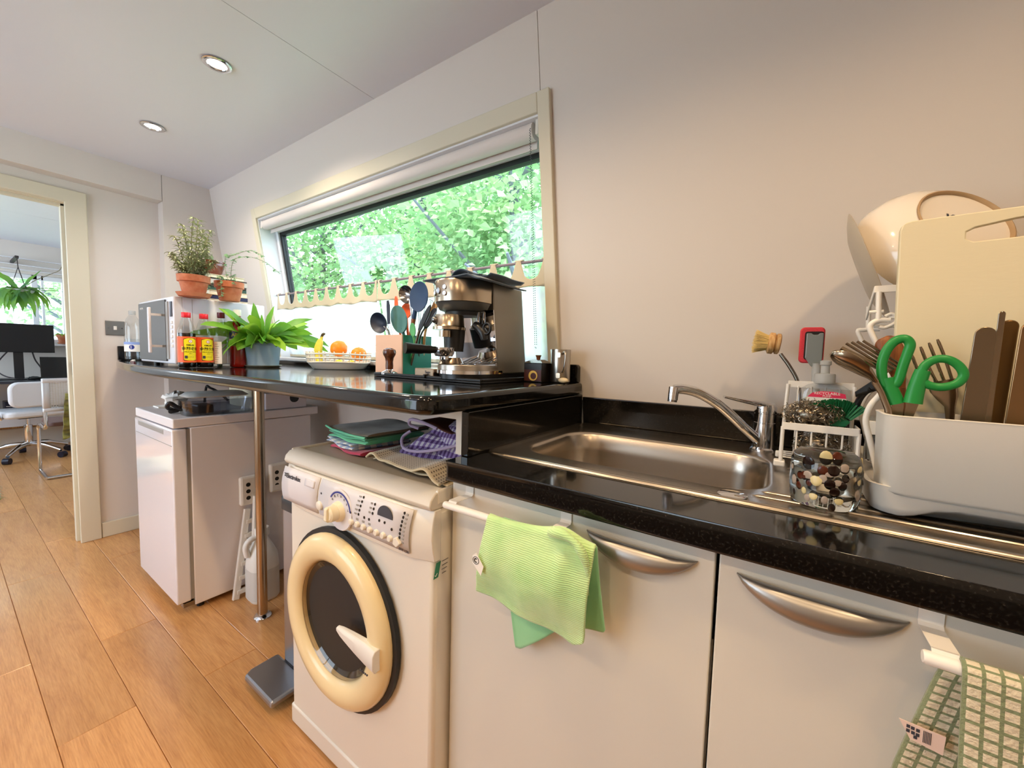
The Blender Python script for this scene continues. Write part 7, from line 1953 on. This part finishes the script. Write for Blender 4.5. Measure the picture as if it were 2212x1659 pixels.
g = G(); g.box(-6.50, -6.27, 0.645, 0.99, 0.770, 0.784); g.build('keyboard_base', 'black_plastic', m2, smooth=0, w=True, bevel=0.002)
for nm, pts, lab in (('monitor_cable', [(-6.56, 0.44, 1.06), (-6.62, 0.38, 0.95), (-6.64, 0.37, 0.86), (-6.60, 0.42, 0.80), (-6.56, 0.50, 0.776)], 'dark cable looping left of the monitor stand'), ('monitor_cable', [(-6.56, 0.60, 1.06), (-6.58, 0.62, 0.97), (-6.60, 0.66, 0.88), (-6.60, 0.68, 0.776)], 'dark cable hanging between the monitor and the laptop')):
    g = G(); g.tube(smoothpts(pts, 6), 0.006, 8); tag(g.build(nm, 'cord', w=True), lab, 'cable')
g = G(); crump((-6.36, 0.585, 0.771), 0.03, 0.05, 0.018, 5, 0.2); g.tube([(-6.36, 0.60, 0.776), (-6.34, 0.66, 0.774)], 0.004, 6)
tag(g.build('mouse', 'black_plastic', w=True), 'small dark mouse lying on the desk by the monitor stand', 'mouse')
dv = thing('power_station', 'navy device box lettered DCG under the study desk', 'device', (-6.62, 0.56, 0.43))
g = G(); g.box(-6.80, -6.60, 0.40, 0.78, 0.4315, 0.535); g.build('case', 'device_navy', dv, smooth=0, w=True, bevel=0.006)
text('DCG', 0.055, 'lettering', 'print_white', dv, frame((-6.599, 0.575, 0.487), (0, 1, 0), (0, 0, 1)), w=True, bold=0.003)
g = G(); g.box(-6.600, -6.5985, 0.41, 0.50, 0.484, 0.490); g.box(-6.600, -6.5985, 0.65, 0.77, 0.484, 0.490); g.build_s('printed_stripes', 'print_white', dv, smooth=0, w=True)
sh = thing('storage_bench', 'low white storage bench under the study desk', 'bench', (-6.70, 0.4, 0))
g = G(); g.box(-6.86, -6.585, -0.3, 1.2, 0.27, 0.43); g.build('box', 'chair_white', sh, smooth=0, w=True, bevel=0.004)
for yy in (-0.25, 1.15):
    g = G(); g.box(-6.80, -6.65, yy-0.03, yy+0.03, 0, 0.27); g.build('leg', 'chair_white', sh, smooth=0, w=True)
# office chair
oc = thing('office_chair', 'white padded office chair on a chrome five-star base', 'chair', (-6.22, 0.515, 0), R(20))
g = G(); g.lathe([(0.026, 0.115), (0.030, 0.13), (0.030, 0.33), (0.016, 0.332), (0.016, 0.42)], 18); g.build('column', 'chrome', oc)
for i in range(5):
    a = 2*PI*i/5 + 0.35; c_, s_ = math.cos(a), math.sin(a)
    g = G(); g.tube(smoothpts([(0.02*c_, 0.02*s_, 0.14), (0.14*c_, 0.14*s_, 0.13), (0.29*c_, 0.29*s_, 0.075)], 4), [0.024]*5+[0.016]*4, 10); g.build('leg', 'chrome', oc)
    g = G(); g.cyl((0.30*c_-0.022*s_, 0.30*s_+0.022*c_, 0.031), (0.30*c_+0.022*s_, 0.30*s_-0.022*c_, 0.031), 0.030, n=14); g.build('caster', 'caster', oc)
g = G(); g.prism(rrect(-0.22, 0.22, -0.23, 0.23, 0.06), 0.425, 0.49, 'z'); g.build('seat', 'chair_white', oc, smooth=40, bevel=0.02)
g = G(); g.box(-0.1, 0.1, -0.1, 0.1, 0.405, 0.425); g.build('seat_plate', 'black_plastic', oc, smooth=0)
g = G(); g.prism([(p[0], p[1]) for p in rrect(-0.22, 0.22, 0.53, 0.775, 0.07)], 0.20, 0.25, 'x'); g.build('backrest', 'chair_white', oc, smooth=40, bevel=0.015)
for s_ in (-1, 1):
    g = G(); g.tube(smoothpts([(0.14, s_*0.235, 0.42), (0.15, s_*0.265, 0.50), (0.15, s_*0.27, 0.66), (0.13, s_*0.27, 0.715), (-0.05, s_*0.27, 0.725), (-0.13, s_*0.262, 0.70)], 5), 0.011, 10); g.build('armrest', 'chrome', oc)
# cane cantilever chair with olive throw
cc = thing('cane_chair', 'cantilever chair with a white framed cane back on a chrome tube frame', 'chair', (-5.0, 0.72, 0))
for yy in (0.505, 0.96):
    g = G(); g.tube(smoothpts([(-4.985, yy, 0.84), (-4.99, yy, 0.62), (-4.975, yy, 0.50), (-4.99, yy, 0.455), (-5.08, yy, 0.44), (-5.30, yy, 0.445), (-5.40, yy, 0.42), (-5.42, yy, 0.35), (-5.42, yy, 0.06), (-5.40, yy, 0.018), (-5.30, yy, 0.0135), (-5.06, yy, 0.0135)], 5), 0.0125, 10); g.build('side_tube', 'chrome', cc, w=True)
g = G(); g.tube([(-5.06, 0.505, 0.0135), (-5.06, 0.96, 0.0135)], 0.0125, 10); g.build('cross_tube', 'chrome', cc, w=True)
g = G()
def bk_(y, z): return -4.972 - 0.05*(1-((y-0.73)/0.24)**2)
for (ya, yb, za, zb_) in ((0.495, 0.97, 0.825, 0.86), (0.495, 0.97, 0.585, 0.615)):
    g.grid(lambda u, v: (bk_(lerp(ya, yb, u), 0)+0.012, lerp(ya, yb, u), lerp(za, zb_, v)), 10, 1)
for ya, yb in ((0.495, 0.53), (0.935, 0.97)): g.grid(lambda u, v: (bk_(lerp(ya, yb, u), 0)+0.012, lerp(ya, yb, u), lerp(0.615, 0.825, v)), 2, 1)
g.build('back_frame', 'chair_white', cc, smooth=60, w=True, solid=0.022)
g = G(); N = 18
for i in range(N):
    z_ = lerp(0.62, 0.82, (i+0.5)/N); g.tube([(bk_(y_, 0)+0.012, y_, z_) for y_ in [lerp(0.525, 0.94, j/8) for j in range(9)]], 0.0034, 5)
for i in range(26):
    y_ = lerp(0.53, 0.935, (i+0.5)/26); g.tube([(bk_(y_, 0)+0.010, y_, 0.615), (bk_(y_, 0)+0.010, y_, 0.825)], 0.0026, 5)
stuff(g.build('cane_panel', 'cane', cc, smooth=60, w=True))
g = G(); g.prism(rrect(-5.40, -5.0, 0.52, 0.945, 0.05), 0.455, 0.49, 'z'); g.build('seat', 'seat_dark', cc, smooth=40, w=True, bevel=0.008)
th_ = thing('olive_throw', 'crumpled olive velvet throw hanging over the cane chair', 'throw', (-4.93, 0.66, 0.36))
g = G()
def tf(u, v):
    y_ = lerp(0.585+0.045*(1-v)*0+0.03*v, 0.80, u); z_ = lerp(0.365, 0.735, v)
    return (-4.925 - 0.012*v + 0.016*math.sin(z_*55+y_*22) + 0.01*math.sin(y_*60+z_*9), y_, z_ + 0.012*math.sin(y_*40)*(1-v))
g.grid(tf, 26, 34); g.build('cloth', 'olive_velvet', th_, smooth=70, w=True, solid=0.006)
# sill plant
sp3 = thing('sill_plant', 'small green plant in a terracotta pot and saucer on the study window sill', 'plant', (-6.845, 0.875, 1.1505))
saucer(sp3, 0.065, 0.014, 'terracotta')
g = G(); g.lathe([(0.045, 0.004), (0.048, 0.006), (0.062, 0.075), (0.068, 0.076), (0.070, 0.105), (0.064, 0.105), (0.06, 0.075)], 24, cap1=False); g.build('pot', 'terracotta', sp3, smooth=50)
g = G(); r_ = random.Random(6)
for i in range(60):
    a = r_.uniform(0, 2*PI); leafblade(g, (0.02*math.cos(a), 0.02*math.sin(a), 0.09), (math.cos(a), math.sin(a), r_.uniform(0.3, 1.2)), r_.uniform(0.06, 0.10), 0.018, 1.2, n=4, roll=r_.uniform(-1, 1))
stuff(g.build('leaves', 'fern_leaf_light', sp3, smooth=60))
# hanging plant
hp_ = thing('hanging_plant', 'dark green hanging plant with drooping lobed leaves in the study window', 'plant', (-6.45, 0.46, 1.50))
HPX = -6.45; kx_ = 6.45/5.8
def HPp(y, z): return Vector((HPX, y*kx_, CZ+(z-CZ)*kx_))
hook = HPp(0.472, 1.925); ctr_ = HPp(0.478, 1.60)
g = G(); g.lathe([(0.05, -0.05), (0.085, -0.02), (0.10, 0.035), (0.094, 0.035), (0.07, -0.01), (0.0005, -0.03)], 20, c=tuple(ctr_)); g.build('pot', 'hang_pot', hp_, smooth=50, w=True)
g = G(); g.tube([hook, hook+Vector((0, 0.004, -0.10)), ctr_+Vector((0, 0.03, 0.10)), ctr_+Vector((0, 0.06, 0.03))], 0.004, 6); g.tube([hook+Vector((0, 0.004, -0.10)), ctr_+Vector((0, -0.06, 0.03))], 0.003, 6); g.build('hanger', 'cord', hp_, w=True)
g = G(); g.box(XF+0.001, HPX+0.012, hook.y-0.012, hook.y+0.012, hook.z-0.012, hook.z+0.012); g.build('hook', 'cord', hp_, smooth=0, w=True)
r_ = random.Random(14)
def hleaf(dirv, L, wd, dr, ro, base=None):
    g = G(); leafblade(g, ctr_+Vector((0, 0, 0.03)) if base is None else base, dirv, L, wd, dr, n=9, fold=0.12, wave=0.3, ph=r_.uniform(0, 6), shape=0.8, roll=ro); g.build('leaf', 'hang_leaf', hp_, smooth=60, w=True)
for i in range(34):
    a = 2*PI*i*0.381966; hleaf((math.cos(a), math.sin(a), r_.uniform(0.05, 0.7)), r_.uniform(0.18, 0.33), r_.uniform(0.045, 0.08), r_.uniform(3.0, 5.5), r_.uniform(-1.0, 1.0))
hleaf((0.2, 0.55, 1.0), 0.27, 0.035, 0.3, 1.0); hleaf((0.2, -0.7, 0.9), 0.32, 0.05, 0.4, 0.9); hleaf((0.2, 0.9, 0.35), 0.30, 0.02, 0.5, 0.6); hleaf((0.1, 1.0, 0.2), 0.36, 0.016, 0.3, 0.6); hleaf((0.3, -0.1, -0.1), 0.34, 0.06, 2.0, 0.8); hleaf((0.3, 0.12, -0.1), 0.36, 0.05, 2.2, 0.7)
g = G(); g.tube(smoothpts([HPp(0.478, 1.62), HPp(0.56, 1.72), HPp(0.66, 1.80), HPp(0.73, 1.86), HPp(0.76, 1.96), HPp(0.80, 2.0)], 6), 0.003, 6); g.build('vine', 'herb_stem', hp_, w=True)
# shaggy rug corner
rg = thing('shaggy_rug', 'shaggy pale green and cream rug at the left edge of the study floor', 'rug', (-4.9, 0.0, 0))
g = G(); g.prism([(-5.35, -0.5), (-4.55, -0.5), (-4.60, 0.225), (-5.25, 0.235)], 0.0005, 0.008, 'z'); g.build('backing', 'rug', rg, smooth=0, w=True)
g = G(); r_ = random.Random(31)
for i in range(2600):
    x = r_.uniform(-5.3, -4.58); y_ = r_.uniform(-0.1, 0.225); a = r_.uniform(0, 2*PI); L = r_.uniform(0.02, 0.05)
    g.tube([(x, y_, 0.006), (x+L*0.7*math.cos(a), y_+L*0.7*math.sin(a), 0.03), (x+L*math.cos(a), y_+L*math.sin(a), 0.018)], [0.0025, 0.002, 0.001], 3)
stuff(g.build('pile', 'rug_pile', rg, smooth=60, w=True))

# ================================================================ washing on the machine
TW = 0.8472
def folded(name, label, mat, x0, x1, y0, y1, z0, layers, h, edge_mat=None, rz=0.0, seed=1, top_mat=None):
    """a folded cloth: rounded layers with a curled front edge"""
    r_ = random.Random(seed)
    cx_, cy_ = (x0+x1)/2, (y0+y1)/2
    t = thing(name, label, 'towel', (cx_, cy_, z0), rz, None)
    w_, d_ = (x1-x0)/2, (y1-y0)/2
    for k in range(layers):
        zz = k*h; j = [r_.uniform(-0.004, 0.004) for _ in range(4)]
        def top(u, v, off=0.0, zz=zz, j=j):
            x = lerp(-w_+j[0], w_+j[1], u); y_ = lerp(-d_+j[2], d_+j[3], v)
            x += 0.004*math.sin(v*9+k); y_ += 0.004*math.sin(u*7+k*2)
            return (x, y_, zz+off+0.0016*math.sin(u*8+k)+0.0014*math.sin(v*9+k*2))
        g = G()
        # closed pillow section: loft of rounded-rect rings along x
        rings = []
        N = 16
        for i in range(N+1):
            u = i/N; ring = []
            for q in range(24):
                a = 2*PI*q/24; cy2 = math.copysign(abs(math.cos(a))**0.25, math.cos(a)); sz2 = math.copysign(abs(math.sin(a))**0.8, math.sin(a))
                p = top(u, (cy2+1)/2, 0.0); ring.append((p[0], p[1], p[2]+h*0.5+sz2*h*0.47))
            rings.append(ring)
        g.loft(rings)
        g.build('layer', (top_mat if (top_mat and k == layers-1) else mat), t, smooth=60)
    return t
def flatcloth(name, label, mat, x0, x1, y0, y1, zf, par=None, nu=40, nv=30, th=0.003, uv=True, cat='towel'):
    g = G(); g.grid(lambda u, v: zf(u, v), nu, nv)
    o = g.build(name, mat, par, smooth=70, w=True, solid=th, soff=1.0)
    return o
folded('pink_towel', 'folded pink towel at the bottom of the left pile on the washing machine', 'towel_pink', -1.115, -0.945, 0.668, 0.86, TW, 1, 0.013, seed=2, rz=R(-6))
folded('gingham_towel', 'folded blue and white checked towel above the pink one', 'gingham_blue_flat', -1.140, -0.965, 0.665, 0.85, TW+0.014, 2, 0.009, seed=3, rz=R(-10))
folded('green_edged_cloths', 'folded brown cloths with mint green edges on top of the left pile', 'towel_mint', -1.125, -0.925, 0.668, 0.87, TW+0.034, 3, 0.0075, seed=4, rz=R(-4))
gt = folded('brown_cloth', 'folded brown cloth lying uppermost on the left pile', 'towel_brown', -1.125, -0.915, 0.662, 0.88, TW+0.058, 1, 0.010, seed=5, rz=R(-4), top_mat='towel_brown')
g = G(); g.tube(smoothpts([(-0.107, -0.111, 0.010), (-0.06, -0.113, 0.004), (-0.01, -0.112, 0.0025), (0.05, -0.113, 0.0015), (0.105, -0.109, 0.002)], 5), 0.0032, 8); g.build('hem', 'towel_mint', gt)
g = G(); g.tube([(0.106, -0.109, 0.002), (0.107, 0.0, 0.002), (0.106, 0.106, 0.002)], 0.0034, 8); g.build('hem', 'towel_dkgreen', gt)
# purple gingham pile
pg = thing('gingham_cloth', 'crumpled purple and white gingham cloth with pale piping on the right of the washing machine', 'towel', (-0.72, 0.80, TW+0.03))
def pgs(zb_, amp, x0, x1, y0, y1, ph):
    def f(u, v):
        x = lerp(x0, x1, u); y_ = lerp(y0, y1, v)
        e = min(1, 5*min(u, 1-u, v, 1-v)+0.02)
        return (x+0.006*math.sin(v*9+ph), y_+0.008*math.sin(u*7+ph), TW+zb_*e**0.5 + amp*e*(0.6*math.sin(u*6+ph)*math.sin(v*5+ph*2)+0.4*math.sin(u*13+v*7+ph)))
    return f
for zb_, amp, a in ((0.050, 0.006, (-0.865, -0.605, 0.705, 0.93)), (0.074, 0.007, (-0.830, -0.610, 0.715, 0.93)), (0.098, 0.008, (-0.815, -0.615, 0.735, 0.93))):
    g = G(); g.grid(pgs(zb_, amp, *a, zb_*60), 34, 26); g.build('fold', 'gingham_purple', pg, smooth=70, w=True, solid=0.003, soff=1.0)
g = G(); g.tube(smoothpts([(-0.835, 0.735, TW+0.080), (-0.848, 0.718, TW+0.062), (-0.825, 0.704, TW+0.040), (-0.77, 0.700, TW+0.040), (-0.70, 0.704, TW+0.055), (-0.62, 0.712, TW+0.080)], 6), 0.0042, 8); g.build('piping', 'piping_lilac', pg, w=True)
g = G(); g.tube(smoothpts([(-0.825, 0.755, TW+0.086), (-0.845, 0.742, TW+0.096), (-0.835, 0.735, TW+0.112), (-0.80, 0.735, TW+0.112), (-0.74, 0.742, TW+0.098)], 6), 0.0045, 8); g.build('piping', 'piping_lilac', pg, w=True)
g = G(); g.grid(lambda u, v: (lerp(-0.825, -0.69, u), lerp(0.742, 0.86, v), TW+0.108-0.012*u+0.006*math.sin(u*5)), 12, 8); g.build('lining', 'leather_brown', pg, smooth=70, w=True, solid=0.002)
# waffle cloth hanging forward
wf_ = thing('waffle_cloth', 'beige waffle weave dishcloth rumpled at the front right of the washing machine top', 'towel', (-0.72, 0.69, TW))
def wfn(u, v):
    x = lerp(-0.905, -0.612, u) + 0.05*(1-v)*(u-0.4)*0.4; y_ = lerp(0.612+0.040*(1-u), 0.775, v)
    rip = (0.5+0.5*math.sin(u*17+0.8))*(0.5+0.5*math.sin(u*5.1+2.2))
    return (x, y_, TW + 0.006 + (0.030*rip+0.010)*(1-0.35*v)*min(1, 6*min(u, 1-u)+0.15) + 0.012*v)
g = G(); g.grid(wfn, 60, 24); g.build('sheet', 'waffle', wf_, smooth=70, w=True, solid=0.0035, soff=1.0)
g = G(); g.tube([Vector(wfn(i/60, 0))+Vector((0, -0.001, 0.001)) for i in range(61)], 0.0032, 6); g.build('hem', 'hem_cream', wf_, w=True)
def wf2(u, v):
    p = wfn(u, v); return (p[0]+0.012, p[1]+0.012, TW+0.002+(p[2]-TW-0.006)*0.45)
g = G(); g.grid(wf2, 60, 20); g.build('under_fold', 'hem_cream', wf_, smooth=70, w=True, solid=0.003, soff=1.0)
# peg bags behind
for nm, lab, mt, c, r3 in (('cleaning_glove', 'blue plastic glove standing behind the purple gingham', 'peg_blue', (-0.925, 1.00, TW+0.001), (0.055, 0.03, 0.065)),
                           ('scouring_pad', 'dark green scouring pad behind the purple gingham', 'peg_green', (-0.83, 1.01, TW+0.001), (0.05, 0.022, 0.066)),
                           ('cloth_packet', 'crimson packet behind the purple gingham cloth', 'peg_red', (-0.70, 1.02, TW+0.001), (0.075, 0.026, 0.066))):
    g = G(); crump(c, *r3, hash(nm) % 50 if False else len(nm), 0.08)
    if nm == 'cleaning_glove': g.ball((c[0]+0.012, c[1], c[2]+0.136), 0.014, n=10, m=6)
    tag(g.build(nm, mt, smooth=60, w=True), lab, 'cleaning cloth' if nm != 'cleaning_glove' else 'glove')

# ================================================================ outdoors
g = G(); g.box(-40, 25, 1.6, 40, -0.62, -0.6); g.box(-40, XF-0.3, -30, 1.6, -0.62, -0.6); struct(g.build('ground', 'grass', smooth=0, w=True))
def tree(label, x, y, h, cr, nleaf, seed, zc=None, lsize=0.10):
    r_ = random.Random(seed)
    t = thing('tree', label, 'tree', (x, y, -0.6), 0, None)
    g = G(); P = smoothpts([(x, y, -0.6), (x+0.1, y, h*0.3), (x-0.05, y+0.1, h*0.6), (x+0.1, y, h*0.95)], 4); g.tube(P, [lerp(0.16, 0.03, i/(len(P)-1)) for i in range(len(P))], 8); g.build('trunk', 'bark', t, w=True)
    g = G()
    for k in range(14):
        a = r_.uniform(0, 2*PI); z0 = r_.uniform(0.25, 0.85)*h; L = cr*r_.uniform(0.6, 1.0)
        P = [(x, y, z0), (x+0.5*L*math.cos(a), y+0.5*L*math.sin(a), z0+0.25*L), (x+L*math.cos(a), y+L*math.sin(a), z0+0.6*L)]
        g.tube(smoothpts(P, 3), [0.045, 0.04, 0.035, 0.03, 0.025, 0.02, 0.012], 6)
    g.build('branches', 'bark', t, w=True)
    vs = []; fs = []
    cl = []
    for k in range(60):
        b = r_.uniform(0, 2*PI); s_ = r_.uniform(-1, 1); q = r_.random()**0.4
        cl.append((x+cr*q*math.sqrt(1-s_*s_)*math.cos(b), y+cr*q*math.sqrt(1-s_*s_)*math.sin(b), (zc or h*0.62)+h*0.42*q*s_))
    for k in range(nleaf):
        c = cl[k % len(cl)]; rad = cr*0.34
        p = Vector((c[0]+r_.gauss(0, rad*0.6), c[1]+r_.gauss(0, rad*0.6), c[2]+r_.gauss(0, rad*0.5)))
        d = Vector((r_.uniform(-1, 1), r_.uniform(-1, 1), r_.uniform(-0.9, 0.4))).normalized(); n_ = Vector((r_.uniform(-0.7, 0.7), r_.uniform(-1, 0.3), r_.uniform(0.2, 1))).normalized()
        sd = d.cross(n_).normalized(); L = lsize*r_.uniform(0.6, 1.2); w_ = L*0.42; b = len(vs)
        up_ = sd.cross(d)
        vs += [tuple(p), tuple(p+d*L*0.45+sd*w_+up_*w_*0.3), tuple(p+d*L), tuple(p+d*L*0.45-sd*w_+up_*w_*0.3)]
        fs += [(b, b+1, b+2), (b, b+2, b+3)]
    g = G(); g.v = vs; g.f = fs
    g.uv = {0: [(0, 0), (0, 0), (0, 0)]}
    stuff(g.build('foliage', 'leaf_out', t, smooth=0, w=True))
    return t
tree('leafy tree filling the right of the kitchen window', -3.6, 5.2, 5.2, 1.9, 11000, 1, lsize=0.12)
tree('leafy tree in the middle of the kitchen window with sky gaps at its top', -6.4, 5.8, 5.0, 1.9, 11000, 2, lsize=0.12)
tree('leafy tree at the left of the kitchen window', -9.4, 5.4, 5.0, 2.0, 11000, 3, lsize=0.12)
tree('large leafy tree behind the others, farthest from the kitchen window', -8.0, 9.0, 6.2, 2.9, 9000, 4, lsize=0.18)
tree('pale tree outside the study window', -11.0, 1.6, 4.6, 1.9, 6000, 5)
tree('leafy shrub below the window behind the net curtain', -2.2, 3.6, 2.0, 1.1, 3500, 6, zc=0.9)
hs_ = thing('house', 'bluish house beyond the trees outside the kitchen window', 'house', (-9.5, 14.0, -0.6))
g = G(); g.box(-13, -6, 13, 19, -0.6, 4.6); g.build('walls', 'house_far', hs_, smooth=0, w=True)
g = G(); g.prism([(12.6, 4.6), (19.4, 4.6), (16, 6.6)], -13.4, -5.6, 'x'); g.build('roof', 'bark', hs_, smooth=0, w=True)
for x in (-12, -9.8, -7.4):
    g = G(); g.box(x, x+1.0, 12.94, 13.0, 2.2, 3.6); fr_ = g.build('window', 'white_upvc', hs_, smooth=0, w=True)
    g = G(); g.box(x+0.08, x+0.92, 12.92, 12.95, 2.28, 3.52); g.build('pane', 'dark_gasket', fr_, smooth=0, w=True)
